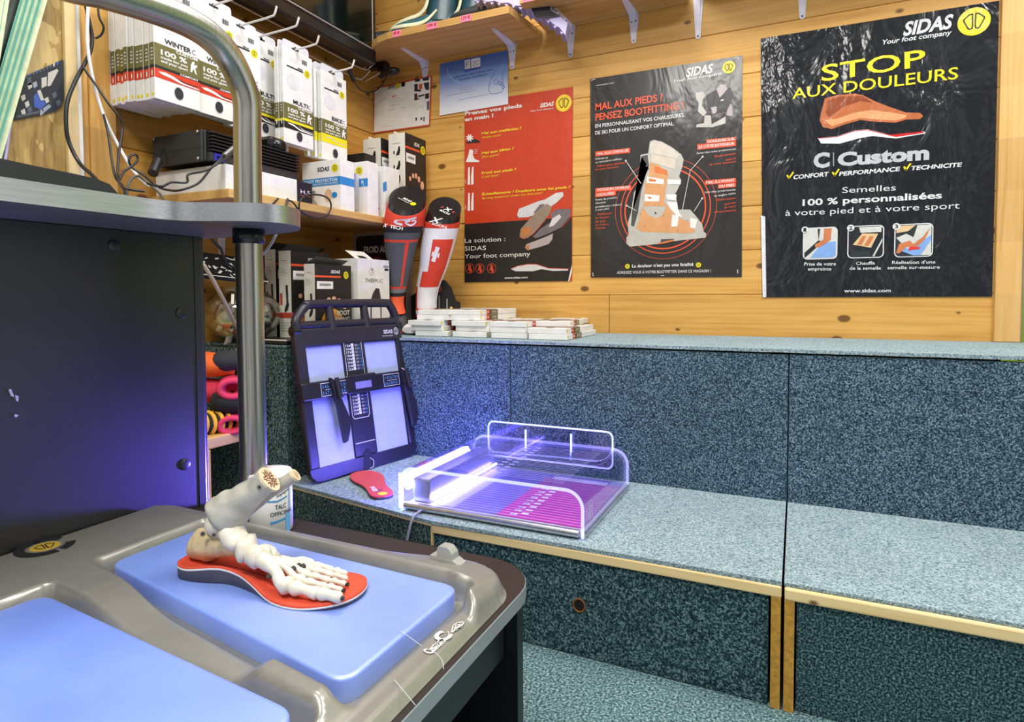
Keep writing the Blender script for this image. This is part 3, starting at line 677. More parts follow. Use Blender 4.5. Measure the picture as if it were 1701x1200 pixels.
br_(star, 0, 0.0012); br_([(48, 372), (60, 352), (95, 345), (128, 358), (128, 366)], 1, 0.0011)
br_([(48, 478), (62, 440), (70, 405), (90, 410), (88, 440), (100, 462), (125, 470), (122, 478)], 0, 0.0012)
for k in (408, 418, 428): mb.pline(W, [qr((96, k)), qr((115, k - 1))], 0.0016, 0.0014, 0)
for dy in (0, 148):
    br_([(62, 510 + dy), (70, 505 + dy), (72, 560 + dy), (72, 608 + dy), (58, 606 + dy)], 0, 0.0012); br_([(92, 503 + dy), (84, 508 + dy), (78, 560 + dy), (78, 608 + dy), (92, 604 + dy)], 0, 0.0012)
    mb.pline(W, [qr((47, 575 + dy)), qr((47, 600 + dy))], 0.002, 0.0014, 0)
for x in (70, 128, 195):
    mb.ring(W, W.uv(*qr((x, 1084))), 0.019, 0.021, 0.0012, 2, 24)
    br_([(x - 8, 1062), (x + 8, 1066), (x + 6, 1080), (x + 14, 1096), (x + 4, 1110), (x - 4, 1092), (x - 14, 1098), (x - 6, 1080)], 2, 0.0014)
mb.build('pictogram', [RW, RK, m_poster('cf4a2c', .25, .35)], t)
mb = MB()
br_([(340, 780), (350, 745), (400, 725), (450, 705), (500, 690), (560, 655), (600, 648), (605, 670), (570, 705), (520, 740), (470, 770), (400, 792), (350, 795)], 0, 0.0012)
br_([(355, 900), (360, 860), (400, 815), (450, 760), (510, 715), (540, 735), (520, 780), (480, 830), (440, 880), (400, 912), (370, 915)], 1, 0.0016)
br_([(430, 905), (470, 860), (540, 815), (530, 775), (560, 745), (648, 742), (640, 790), (590, 850), (520, 885), (450, 912)], 2, 0.0014)
br_([(540, 800), (580, 775), (592, 792), (550, 840), (520, 850)], 0, 0.0019)
br_([(385, 965), (395, 945), (450, 925), (500, 905), (545, 885), (540, 920), (520, 945), (470, 962), (400, 980)], 3, 0.0016)
br_([(360, 870), (380, 848), (420, 850), (420, 880), (385, 905), (362, 900)], 4, 0.0020)
br_([(390, 960), (410, 948), (412, 972), (395, 978)], 4, 0.0020); br_([(430, 770), (470, 720), (500, 715), (470, 760)], 2, 0.0015)
br_([(305, 1088), (340, 1072), (400, 1062), (450, 1062), (520, 1085), (630, 1088), (630, 1096), (540, 1098), (480, 1088), (430, 1100), (330, 1100)], 0, 0.0012)
mb.pline(W, [qr(p) for p in [(305, 1086), (345, 1070), (400, 1059), (450, 1060), (520, 1083), (632, 1086)]], 0.002, 0.0014, 5)
mb.pline(W, [qr(p) for p in [(355, 905), (380, 916), (430, 890), (480, 835), (520, 782), (560, 745), (648, 740), (642, 800), (595, 850)]], 0.002, 0.0022, 5)
mb.build('insole_picture', [m_poster('c9c6c4', .25, .35), m_poster('8d7a68', .25, .35), m_poster('6d6468', .25, .35), m_poster('a89a98', .25, .35), m_poster('b4703e', .25, .35), m_poster('cf3f22', .25, .35)], t)

# ---- blue certificate
W2 = FY(-0.0055)
t = thing('certificate', (0.145, -0.005, 1.67), 'blue and white training certificate overlapping the top of the red poster', 'certificate')
mb = MB(); n = 16
P = [W2.uv(730, 192), W2.uv(844, 173), W2.uv(843, 83.5), W2.uv(731, 106)]
m, nt, b = base('certificate_paper')
sep = nd(nt, 'ShaderNodeSeparateXYZ'); nt.links.new(pos(nt), sep.inputs[0])
mr = nd(nt, 'ShaderNodeMapRange'); mr.inputs[1].default_value = P[0][1]; mr.inputs[2].default_value = P[3][1]; nt.links.new(sep.outputs[2], mr.inputs[0])
nt.links.new(ramp(nt, mr.outputs[0], [(0.1, lin('e4e6ea')), (0.35, lin('cfd8ea')), (0.62, lin('7796cc')), (0.95, lin('3d63ac'))]), b.inputs['Base Color']); b.inputs['Roughness'].default_value = 0.45
sheet(mb, W2, P, 0, 0.0, 6); mb.build('sheet', m, t)
qc = lambda p: (600 + p[0] / 5.3156, 0 + p[1] / 5.3156)
mb = Lines()
mb.ptext(W2, 'CERTIFICAT DE FORMATION', qc((815, 697)), qc((1163, 622)), 3.2, 0.001, 0, 0.0); mb.ptext(W2, 'TRAINING CERTIFICATE', qc((865, 716)), qc((1112, 665)), 3.0, 0.001, 0, 0.0)
for a, b_, ln in ((862, 975, 785), (868, 980, 805), (750, 1020, 850), (860, 1130, 885)):
    mb.pline(W2, [qc((a, ln)), qc((b_, ln - (b_ - a) * 0.2))], 0.0012, 0.001, 1)
mb.build('lettering', [pm('1d2f66', .5), pm('7f8fb4', .5)], t)
mb = MB(); mb.ppoly(W2, [qc(p) for p in ((910, 530), (1055, 500), (1058, 605), (912, 640))], 0.0008, 0); mb.ppoly(W2, [qc(p) for p in ((914, 535), (964, 525), (966, 605), (916, 614))], 0.0012, 1); mb.ppoly(W2, [qc(p) for p in ((970, 523), (1052, 507), (1054, 588), (972, 603))], 0.0012, 1)
mb.ptext(W2, '2C', qc((985, 585)), qc((1040, 574)), 8, 0.0015, 2, 0.0); mb.ptext(W2, 'F', qc((925, 600)), qc((955, 594)), 10, 0.0015, 2, 0.0)
mb.build('logo_block', [pm('3858a4', .5), pm('e4e6ea', .5), pm('9aa0ac', .5)], t)
mb = MB()
mb.pline(W2, [qc(p) for p in ((1205, 545), (1195, 600), (1165, 660), (1140, 720), (1125, 790), (1140, 828), (1180, 830), (1240, 815), (1262, 770), (1250, 720), (1245, 660), (1268, 600), (1275, 540))], 0.002, 0.001, 0)
for cx, cy, r in ((1190, 725, .009), (1222, 735, .006), (1243, 742, .005), (1255, 768, .005)): c = W2.uv(*qc((cx, cy))); mb.ring(W2, c, r, r + .0018, 0.0012, 0, 18)
mb.pline(W2, [qc(p) for p in ((758, 600), (770, 660), (830, 720), (950, 750))], 0.002, 0.001, 1)
mb.build('foot_drawing', [pm('4c86c4', .5), pm('aebfe0', .5)], t)

# ---- white certificate in a thin red frame
t = thing('certificate', (-0.21, -0.004, 1.63), 'white certificate with a thin red border, in the corner under the shoe shelf', 'certificate')
mb = MB(); sheet(mb, W2, [W2.uv(620, 222), W2.uv(714, 209), W2.uv(717, 125), W2.uv(621, 146)], 0, 0.0, 5)
mb.ppoly(W2, [(621.5, 220), (712.5, 207), (715, 128), (622.5, 148)], 0.0006, 1); mb.build('sheet', [pm('c8452c', .5), pm('e2e1dc', .5)], t)
mb = Lines(); mb.ptext(W2, 'SIDAS', qc((238, 785)), qc((298, 770)), 4.5, 0.001, 0, 0.03, 0.2); mb.ptext(W2, 'BD', qc((275, 862)), qc((315, 855)), 3, 0.001, 2, 0.02)
mb.pline(W2, [qc((245, 885)), qc((355, 865))], 0.0012, 0.001, 2)
for a, b_, ln in ((250, 380, 905), (245, 350, 935), (240, 300, 975), (340, 390, 955), (190, 230, 1105), (190, 260, 1125), (470, 500, 960), (520, 550, 945)): mb.pline(W2, [qc((a, ln)), qc((b_, ln - (b_ - a) * 0.17))], 0.0012, 0.001, 1)
mb.disc(W2, W2.uv(*qc((322, 757))), 0.0115, 0.0009, 3); mb.disc(W2, W2.uv(*qc((372, 746))), 0.0105, 0.0009, 0)
mb.build('lettering', [INK, pm('9c9c98', .6), pm('c8452c', .5), YEL], t)
mb = Lines()
for k, (px, mi) in enumerate([([(475, 690), (520, 700), (520, 720), (475, 725)], 0), ([(545, 690), (600, 680), (600, 710), (545, 715)], 0), ([(470, 745), (500, 740), (500, 790), (530, 795), (530, 808), (470, 808)], 0), ([(510, 745), (540, 738), (540, 785), (510, 790)], 1), ([(550, 735), (600, 725), (600, 795), (570, 795)], 0), ([(470, 830), (495, 825), (500, 870), (525, 875), (470, 890)], 2), ([(505, 845), (560, 832), (560, 845), (505, 860)], 0), ([(565, 830), (600, 822), (600, 870), (565, 875)], 0), ([(580, 900), (602, 890), (600, 970), (582, 975)], 3), ([(480, 1040), (495, 1038), (495, 1065), (480, 1068)], 0), ([(525, 1040), (540, 1037), (540, 1060), (525, 1063)], 2), ([(550, 1032), (562, 1030), (562, 1070), (550, 1072)], 3)]):
    mb.ppoly(W2, [qc(p) for p in px], 0.001, mi)
mb.build('product_picture', [pm('22262e', .5), pm('d2452c', .5), pm('5a2a26', .5), pm('4a5058', .5)], t)
# ================================================================== wall shelf with hanging packs
RZ90 = Matrix.Rotation(PI / 2, 4, 'Z')
PW_, PT_, PH_ = 0.133, 0.0185, 0.335
CARDW = pm('e6e6e4', 0.4); OLV = pm('6a6738', 0.45); PRED = pm('cc3a1e', 0.45); PYEL = pm('e6d81c', 0.45); PBLK = pm('1c1c1c', 0.45); PGRY = pm('c9cacc', 0.5)
def make_pack(kind, title, label, group, M):
    rt = thing('insole_pack', (0, 0, 0), label, 'insole pack', group, M)
    def mk(fn, name, mats):
        mb = MB(); fn(mb); mb.v = [M @ p for p in mb.v]; return mb.build(name, mats, rt)
    def body(mb):
        mb.box((0, 0.0006, 0), (PW_, PT_, 0.308), 0, 0.0012)
    mk(body, 'card_box', CARDW)
    def tab(mb):
        out = [(0.004, 0.306), (PW_ - 0.012, 0.306), (PW_ - 0.012, 0.325)] + [(PW_ - 0.022 + 0.01 * math.cos(a * PI / 10), 0.325 + 0.01 * math.sin(a * PI / 10)) for a in range(1, 6)] + [(0.014 + 0.01 * math.cos(PI / 2 + a * PI / 10), 0.325 + 0.01 * math.sin(PI / 2 + a * PI / 10)) for a in range(0, 6)]
        mb.prism(out, 0, 0.0015, 0, Matrix(((1, 0, 0, 0), (0, 0, -1, 0.006), (0, 1, 0, 0), (0, 0, 0, 1))))
        F = Fr((0, 0.0042, 0), (1, 0, 0), (0, 0, 1))
        mb.dpoly(F, rrect(0.044, 0.312, 0.076, 0.318, 0.003), 0.0002, 1); mb.disc(F, (0.06, 0.318), 0.006, 0.0002, 1, 14)
    mk(tab, 'hang_tab', [pm('d3d6dd', 0.3), PBLK])
    def prt(mb):
        F = Fr((0, 0.0004, 0), (1, 0, 0), (0, 0, 1))
        def bar(z0, z1, mi, x0=0.0005, x1=PW_ - 0.0005, d=0.0004): mb.dpoly(F, [(x0, z0), (x1, z0), (x1, z1), (x0, z1)], d, mi)
        if kind == 'winter':
            bar(.087, .144, 1); bar(.079, .087, 3); bar(.055, .079, 2); zt = .150; zo = .144
            mb.dpoly(F, [(.01, .071), (.03, .074), (.055, .070), (.08, .062), (.13, .060), (.13, .0575), (.075, .058), (.045, .064), (.02, .066)], .0008, 0)
            mb.dpoly(F, [(.06, .069), (.09, .065), (.13, .0655), (.13, .064), (.09, .063), (.07, .065)], .0010, 3)
            mb.text(F, 'COMFORT', (.072, .0805), (.128, .0805), .0048, .0008, 0, .03)
        elif kind == 'multi':
            bar(.077, .129, 1); bar(.069, .077, 4); bar(.047, .069, 3); zt = .134; zo = .129
            mb.dpoly(F, [(.015, .066), (.04, .066), (.07, .056), (.13, .052), (.13, .049), (.07, .051), (.04, .060), (.02, .062)], .0008, 0)
            mb.dpoly(F, [(.06, .066), (.09, .058), (.13, .057), (.13, .055), (.085, .056)], .0008, 5)
        else:
            bar(.090, .140, 1); bar(.060, .090, 4); zt = .146; zo = .140
            mb.dpoly(F, [(.02, .081), (.05, .081), (.08, .072), (.125, .072), (.125, .069), (.075, .070), (.045, .078), (.02, .077)], .0008, 5)
        wd = {'WINTER': .078, 'MULTI': .066, 'BIKE': .056}[title]
        mb.text(F, title, (PW_ * .90 - wd - .012, zt), (PW_ * .90 - .012, zt), .0125, .0006, 3, .03)
        mb.text(F, 'C', (PW_ * .90 - .009, zt), (PW_ * .90 + .002, zt), .0125, .0006, 3, -.01)
        mb.text(F, 'CUSTOM', (.062, zo - .0085), (.127, zo - .0085), .0075, .0008, 0, .035)
        mb.text(F, '100 %', (.018, zo - .026), (.094, zo - .026), .0125, .0008, 0, .03)
        mb.text(F, 'made for you', (.018, zo - .036), (.096, zo - .036), .0062, .0008, 0, .03); mb.text(F, 'and your sport', (.018, zo - .0455), (.096, zo - .0455), .0062, .0008, 0, .03)
        zz = zo - .05
        mb.dpoly(F, [(.104, zz + .006), (.109, zz + .006), (.113, zz + .018), (.118, zz + .006), (.124, zz + .003), (.119, zz + .02), (.126, zz + .026), (.124, zz + .03), (.115, zz + .027), (.118, zz + .036), (.111, zz + .036), (.106, zz + .026)], .0008, 0)
        mb.disc(F, (.068, .030), .0155, .0004, 5, 22, .0185); mb.disc(F, (.068, .030), .013, .0007, 6, 22, .016)
        bar(.2475, .252, 3, .016, .09); mb.text(F, 'SIDAS', (.064, .2535), (.088, .2535), .005, .0006, 3, .03, .2)
        emblem(mb, F, (.108, .249), .0135, .0005, 4, 3)
        for i in range(9): bar(.276, .291, 3, .084 + i * .0026, .084 + i * .0026 + (.0018 if i % 3 else .0010))
        for i, ln in enumerate((.055, .04, .05)): bar(.270 + i * .006, .2706 + i * .006, 5, .025, .025 + ln)
        mb.dpoly(F, [(.045 + .03 * math.cos(a * PI / 10), .205 + .025 * math.sin(a * PI / 10)) for a in range(20)], .0003, 7)
        for sx in (-0.0003, PW_ + 0.0003):
            G = Fr((sx, 0, 0), (0, -1, 0) if sx < 0 else (0, 1, 0), (0, 0, 1)); s_ = -1 if sx < 0 else 1
            def sb(z0, z1, mi, y0=.001, y1=PT_ - .001, d=.0001): mb.dpoly(G, sorted([(s_ * y0, z0), (s_ * y1, z0)]) + sorted([(s_ * y0, z1), (s_ * y1, z1)], reverse=True), d, mi)
            if kind == 'winter': sb(.087, .144, 1); sb(.079, .087, 3); sb(.055, .079, 2)
            elif kind == 'multi': sb(.077, .129, 1); sb(.069, .077, 4); sb(.047, .069, 3)
            else: sb(.090, .140, 1); sb(.060, .090, 4)
            mb.disc(G, (s_ * PT_ / 2, .012), .005, .0002, 4, 14); mb.disc(G, (s_ * PT_ / 2, .066), .0022, .0004, 0, 10, .008)
            for i in range(4): sb(.1 + i * .009, .1035 + i * .009, 5, .005, .013, .0003)
    mk(prt, 'printed_design', [CARDW, OLV, PRED, PBLK, PYEL, PGRY, pm('30343c', 0.3), pm('d9dade', 0.5)])
    return rt
XP = -0.150
def PMx(x, y, z, tw=0.0): return Matrix.Translation((x, y, z)) @ RZ90 @ Matrix.Rotation(tw, 4, 'Z')
g_w = 'winter insole packs hanging on the left wall'
wint = make_pack('winter', 'WINTER', 'foremost winter insole pack of the thick stack hanging at far left', g_w, PMx(XP, -1.183, 1.316))
for k in range(1, 10):
    dup(wint, PMx(XP - k * 0.0195, -1.183 + random.uniform(-.003, .003) + (-.004 if k in (2, 5, 9) else 0), 1.316 + random.uniform(-.003, .003) + k * .0004), 'white winter insole pack showing only its banded spine, in the far left stack', g_w)
w2 = dup(wint, PMx(XP - 0.010, -1.048, 1.318), 'second winter insole pack, half behind the bent steel handle', g_w)
for k in range(1, 2): dup(wint, PMx(XP - 0.010 - k * 0.0195, -1.048, 1.318), 'winter insole pack hidden behind the half covered second one', g_w)
w3 = dup(wint, PMx(XP - 0.05, onX(433, 100, XP - .05).y - PW_, 1.318), 'white insole pack mostly hidden behind the steel handle post', g_w)
g_m = 'multi sport insole packs hanging on the left wall'
mul = make_pack('multi', 'MULTI', 'white insole pack with olive band and thin yellow line, directly left of the yellow-banded pack', g_m, PMx(XP, -0.742, 1.302))
dup(mul, PMx(XP - 0.075, onX(465, 150, XP - .075).y - PW_, 1.322), 'white insole pack with a thin yellow line, just right of the steel post', g_m)
dup(mul, PMx(XP - 0.10, onX(478, 150, XP - .10).y - PW_, 1.30), 'white insole pack peeping out behind two others with thin yellow lines', g_m)
dup(mul, PMx(XP - 0.0195, -0.744, 1.302), 'white insole pack directly behind the one with a thin yellow line', g_m)
g_b = 'cycling insole packs hanging on the left wall'
bik = make_pack('bike', 'BIKE', 'white insole pack with a wide yellow band, rightmost of the hanging packs', g_b, PMx(XP, -0.567, 1.283))
dup(bik, PMx(XP - 0.022, -0.578, 1.288), 'white insole pack with a wide yellow band, right behind the rightmost hanging pack', g_b)
dup(bik, PMx(XP - 0.044, -0.59, 1.292), 'hindmost white insole pack with a wide yellow band, its spine showing', g_b)
# wire rail and hooks
WIRE = pm('e2ddd4', 0.35, var=.03)
t = thing('wire_rail', (-0.3, -0.7, 1.7), 'pair of thin metal hanging rails on the left wall under the screen', 'rail')
for z, x in ((1.70, -0.30), (1.735, -0.27)):
    mb = MB(); mb.tube(bez([(x, -1.15, z), (x, -0.5, z), (x, -0.20, z), (x + .02, -0.165, z + .012), (x + .05, -0.165, z + .035)], 6), 0.0035, 0, 8); mb.build('rail_bar', pm('b9b4aa', 0.3, 0.8), t)
    mb = MB()
    for y in (-1.1, -0.3): mb.tube([(-0.357, y, z), (x, y, z)], 0.003, 0, 8)
    mb.build('wall_arm', pm('b9b4aa', 0.3, 0.8), t)
for y, z, lb in ((-1.123, 1.635, 'stack of winter packs'), (-0.988, 1.637, 'second winter pack'), (-0.86, 1.637, 'pack half hidden by the steel post'), (-0.77, 1.641, 'pack just right of the steel post'), (-0.682, 1.618, 'pack with the thin yellow line'), (-0.507, 1.60, 'pack with the wide yellow band')):
    mb = MB(); mb.tube(bez([(-0.30, y, 1.70), (-0.29, y, z + .004), (-0.14, y, z), (-0.075, y, z + .002), (-0.062, y, z + .006), (-0.052, y, z + .028)], 6), 0.0032, 0, 8)
    tag(mb.build('wire_hook', WIRE), 'cream wire hook holding the ' + lb, 'hook', 'wire hooks on the rail')

# ---- wooden wall shelf
SX, SZ, SY0 = -0.035, 1.093, -1.06
M_SHELF = m_pine('pine_shelf', 'y', 'dcb878', 'c99e5c', 'a5753a', knots=False)
t = thing('wall_shelf', (-0.2, -0.53, SZ), 'light wooden shelf on the left wall carrying small boxes and an amplifier', 'shelf')
mb = MB(); mb.box((-0.357, SY0, SZ - 0.024), (SX, -0.001, SZ), bev=0.0015); mb.build('shelf_board', M_SHELF, t)
BRK = pm('dcdbe8', 0.35)
def bracket(F, uc, v0, arm, drop, wd, parent, name='bracket'):
    """white L bracket on plane frame F; (uc, v0): top corner; arm runs along F.n under the board, drop runs down"""
    mb = MB(); T = 0.002
    out = [(-wd * .62, 0.0), (wd * .62, 0.0), (wd * .55, -drop * .25), (wd * .28, -drop + .005), (wd * .12, -drop), (-wd * .12, -drop), (-wd * .28, -drop + .005), (-wd * .55, -drop * .25)]
    mb.prism([(uc + a, v0 + b) for a, b in out], 0.0, 0.003, 0, F.M(0))
    mb.prism([(uc - wd * .16, v0 - drop + .012), (uc + wd * .16, v0 - drop + .012), (uc + wd * .26, v0 - .03), (uc - wd * .26, v0 - .03)], 0.003, 0.0055, 0, F.M(0))
    G = Fr(F.P(uc, v0), F.u, F.n)
    arm_o = [(-wd * .62, 0.0), (wd * .62, 0.0), (wd * .5, arm * .3), (wd * .25, arm - .004), (wd * .1, arm), (-wd * .1, arm), (-wd * .25, arm - .004), (-wd * .5, arm * .3)]
    mb.prism(arm_o, 0.0, -0.003 if G.n.z > 0 else 0.003, 0, G.M(0))
    # gusset
    for sx in (-.5, .5):
        mb.add([F.P(uc + wd * sx, v0, 0), F.P(uc + wd * sx, v0, .03), F.P(uc + wd * sx, v0 - .03, 0)], [(0, 1, 2)], 0)
    for a, b in ((-.25, -.028), (.25, -.026), (0, -drop + .008)): mb.disc(F, (uc + wd * a, v0 + b), .0028, .0042 if b > -.04 else .006, 1, 10)
    mb.disc(G, (0, arm - .008), .0025, -.0042 if G.n.z > 0 else .0042, 1, 10)
    return mb.build(name, [BRK, pm('26242c', .5)], parent)
FLW = FX(-0.3565)
bracket(FLW, -0.82, SZ - 0.024, 0.2, 0.17, 0.03, t)
# ---- electronics
t = thing('flat_device', (-0.2, -0.9, SZ), 'long flat white box with a dark end, lying under the amplifier on the wall shelf', 'device')
mb = MB(); mb.box((-0.34, -1.055, SZ), (-0.052, -0.79, SZ + 0.07), bev=0.003); mb.build('white_case', pm('e4e4e0', 0.5), t)
mb = MB(); mb.box((-0.33, -0.789, SZ), (-0.054, -0.722, SZ + 0.068), bev=0.002)
F = FX(-0.0535); mb.text(F, 'H.5', (-0.775, SZ + .03), (-0.735, SZ + .03), .012, .0006, 1, 0); mb.line(F, [(-.78, SZ + .024), (-.73, SZ + .024)], .002, .0006, 2)
mb.build('dark_end', [pm('1b2030', 0.35), pm('e8d8e0', .5), pm('a8483a', .5)], t)
t = thing('amplifier', (-0.19, -0.92, SZ + 0.07), 'dark grey amplifier with cooling fins on the flat white box', 'amplifier')
AZ = SZ + 0.071; AM = pm('3a3d3e', 0.45, 0.3)
mb = MB(); mb.box((-0.31, -1.075, AZ + .01), (-0.105, -0.765, AZ + .09), bev=.002); mb.box((-0.315, -1.08, AZ + .008), (-0.112, -1.07, AZ + .092), bev=.002)
mb.box((-0.315, -1.081, AZ + .044), (-0.112, -1.079, AZ + .046)); mb.build('case', AM, t)
mb = MB()
for i in range(6): mb.box((-0.105, -1.07, AZ + .034 + i * .0095), (-0.082, -0.745, AZ + .039 + i * .0095), 0, .001)
mb.box((-0.106, -1.07, AZ + .03), (-0.098, -0.745, AZ + .092)); mb.build('cooling_fins', pm('26272a', .35, .4), t)
mb = MB(); mb.box((-0.105, -1.07, AZ + .008), (-0.088, -0.745, AZ + .031), bev=.002); mb.box((-.3, -1.0, AZ), (-.12, -.8, AZ + .01)); mb.build('foot_rail', pm('303134', .4), t)
mb = MB(); mb.box((-0.0885, -1.06, AZ + .01), (-0.086, -1.025, AZ + .030), 0, .001)
for yy in (-1.05, -1.036): mb.tube([(-.086, yy, AZ + .02), (-.083, yy, AZ + .02)], .004, 1, 8)
mb.build('blue_socket', [pm('2c35b8', .4), pm('14182e', .4)], t)
mb = MB()
for x in (-.305, -.125):
    for z in (.014, .086): mb.lathe([(0.0001, 0), (.005, 0), (.005, .003), (.0001, .004)], (0, 0, 0), 10, 0, Matrix.Translation((x, -1.081, AZ + z)) @ Matrix.Rotation(PI / 2, 4, 'X'))
mb.build('screw', pm('b0b0ac', .3, .9), t)
mb = MB(); mb.box((-0.16, -0.85, AZ + .09), (-0.10, -0.79, AZ + .13), 0, .012); mb.ell((-0.105, -0.81, AZ + .105), (.02, .03, .022)); 
tag(mb.build('control_knob_unit', pm('111114', .2, spec=.6)), 'small glossy black rounded unit on top of the amplifier behind the steel post', 'device')
# ---- boxes on the wall shelf
def pbox(name, label, cat, x0, y0, z0, x1, y1, z1, mats, faces, group=None, flap=None, rot=0.0, partname='carton'):
    """carton with front (-y) and right (+x) printed faces; faces: fn(mb, F_front, F_right, w, d, h)"""
    M = Matrix.Translation((x0, y0, z0)) @ Matrix.Rotation(rot, 4, 'Z')
    w_, d_, h_ = x1 - x0, y1 - y0, z1 - z0
    rt = thing(name, (0, 0, 0), label, cat, group, M)
    mb = MB(); mb.box((0, 0, 0), (w_, d_, h_), 0, .001, M); mb.build(partname, mats, rt)
    R3 = M.to_3x3()
    Ff = Fr(M @ Vector((0, 0, 0)), R3 @ Vector((1, 0, 0)), (0, 0, 1)); Fs = Fr(M @ Vector((w_, 0, 0)), R3 @ Vector((0, 1, 0)), (0, 0, 1))
    mb = MB(); pr = faces(mb, Ff, Fs, w_, d_, h_); 
    if mb.f: mb.build('printed_faces', pr, rt)
    if flap:
        mb = MB(); flap(mb, M, w_, d_, h_); mb.build('hang_flap', mats, rt)
    return rt
PBLU = pm('2c86c8', .45); SKIN = pm('d8b090', .5); FORG = pm('d8912e', .5, var=.3, sc=40); FPNK = pm('e0a684', .5)
def R(F, mb, a, b, c_, d_, mi, d=.0004): mb.dpoly(F, [(a, b), (c_, b), (c_, d_), (a, d_)], d, mi)
def f_protect(mb, F, G, w_, d_, h_):
    emblem(mb, F, (w_ * .86, h_ * .83), h_ * .085, .0005, 2, 3); mb.text(F, 'SIDAS', (w_ * .4, h_ * .79), (w_ * .72, h_ * .79), h_ * .08, .0006, 3, .03, .2)
    R(F, mb, 0, h_ * .50, w_, h_ * .66, 1); mb.text(F, 'FOOT PROTECTOR', (w_ * .05, h_ * .575), (w_ * .93, h_ * .575), h_ * .055, .0008, 0, .02); mb.text(F, 'PROTECTION DU PIED', (w_ * .3, h_ * .52), (w_ * .93, h_ * .52), h_ * .035, .0008, 0, .0)
    mb.dpoly(F, [(w_ * .14, h_ * .3), (w_ * .3, h_ * .44), (w_ * .36, h_ * .4), (w_ * .3, h_ * .25), (w_ * .42, h_ * .13), (w_ * .3, h_ * .1), (w_ * .2, h_ * .2)], .0005, 5); mb.dpoly(F, [(w_ * .14, h_ * .3), (w_ * .3, h_ * .44), (w_ * .3, h_ * .36), (w_ * .18, h_ * .28)], .0007, 6)
    mb.disc(F, (w_ * .68, h_ * .3), w_ * .1, .0005, 4, 18, h_ * .13); mb.disc(F, (w_ * .84, h_ * .3), w_ * .07, .0007, 1, 18, h_ * .06)
    R(F, mb, w_ * .55, h_ * .06, w_ * .92, h_ * .063, 7)
    R(G, mb, 0, h_ * .5, d_, h_ * .66, 1)
    return [WHITE, PBLU, YEL, INK, SKIN, pm('b8a898', .5), pm('6a6660', .5), GREYT]
pbox('foot_care_box', 'white and blue foot protector box, leftmost of the small shelf boxes', 'box', -0.212, -0.60, SZ, -0.042, -0.53, SZ + .172, WHITE, f_protect)
def f_blister(mb, F, G, w_, d_, h_):
    emblem(mb, F, (w_ * .62, h_ * .83), h_ * .085, .0005, 2, 3); R(F, mb, 0, h_ * .53, w_, h_ * .68, 1)
    mb.text(F, 'R', (w_ * .72, h_ * .585), (w_ * .84, h_ * .585), h_ * .06, .0008, 0, .02); mb.text(F, 'O', (w_ * .76, h_ * .54), (w_ * .84, h_ * .54), h_ * .03, .0008, 0, 0)
    mb.dpoly(F, [(w_ * .1, h_ * .1), (w_ * .6, h_ * .1), (w_ * .62, h_ * .78), (w_ * .1, h_ * .76)], .0012, 4)
    mb.text(F, 'SIDAS', (w_ * .14, h_ * .57), (w_ * .35, h_ * .58), h_ * .04, .0032, 3, .03); mb.disc(F, (w_ * .45, h_ * .58), h_ * .025, .0032, 2, 14)
    return [WHITE, PBLU, YEL, INK, pm('d4d8dc', .2), pm('8e8ca4', .3)]
t = pbox('foot_care_box', 'white and blue foot care box with a cream tube in front', 'box', -0.030, -0.535, SZ, 0.072, -0.475, SZ + .192, WHITE, f_blister, rot=0.0)
t.matrix_world = Matrix.Translation((-0.142, -0.457, SZ))
mb = MB(); M0 = (WM.__setitem__(t.name, t.matrix_basis.copy()) or WM[t.name]); o0 = M0 @ Vector((0.03, -0.004, 0.05))
mb.tube([o0 + Vector((0, 0, 0)), o0 + Vector((.002, 0, .01)), o0 + Vector((.012, 0, .05)), o0 + Vector((.02, 0, .1))], [(.004, .006), (.005, .01), (.005, .014), (.001, .018)], [0, 0, 0, 0][0], 12); mb.build('cream_tube', pm('8e90b0', .3), t)
def f_plain(mb, F, G, w_, d_, h_):
    R(F, mb, .012, h_ * .93, w_ * .6, h_ * .94, 1); R(F, mb, .012, h_ * .12, w_ * .6, h_ * .13, 1); R(F, mb, w_ * .2, h_ * .17, w_ * .7, h_ * .2, 3); R(G, mb, 0, h_ * .52, .01, h_ * .7, 2); R(F, mb, w_ - .008, h_ * .5, w_, h_ * .68, 2)
    return [WHITE, GREYT, PBLU, pm('6a5648', .5)]
pbox('white_box', 'plain white box beside the foot care boxes, in front of the tall footprint boxes', 'box', -0.126, -0.362, SZ, -0.036, -0.27, SZ + .192, WHITE, f_plain)
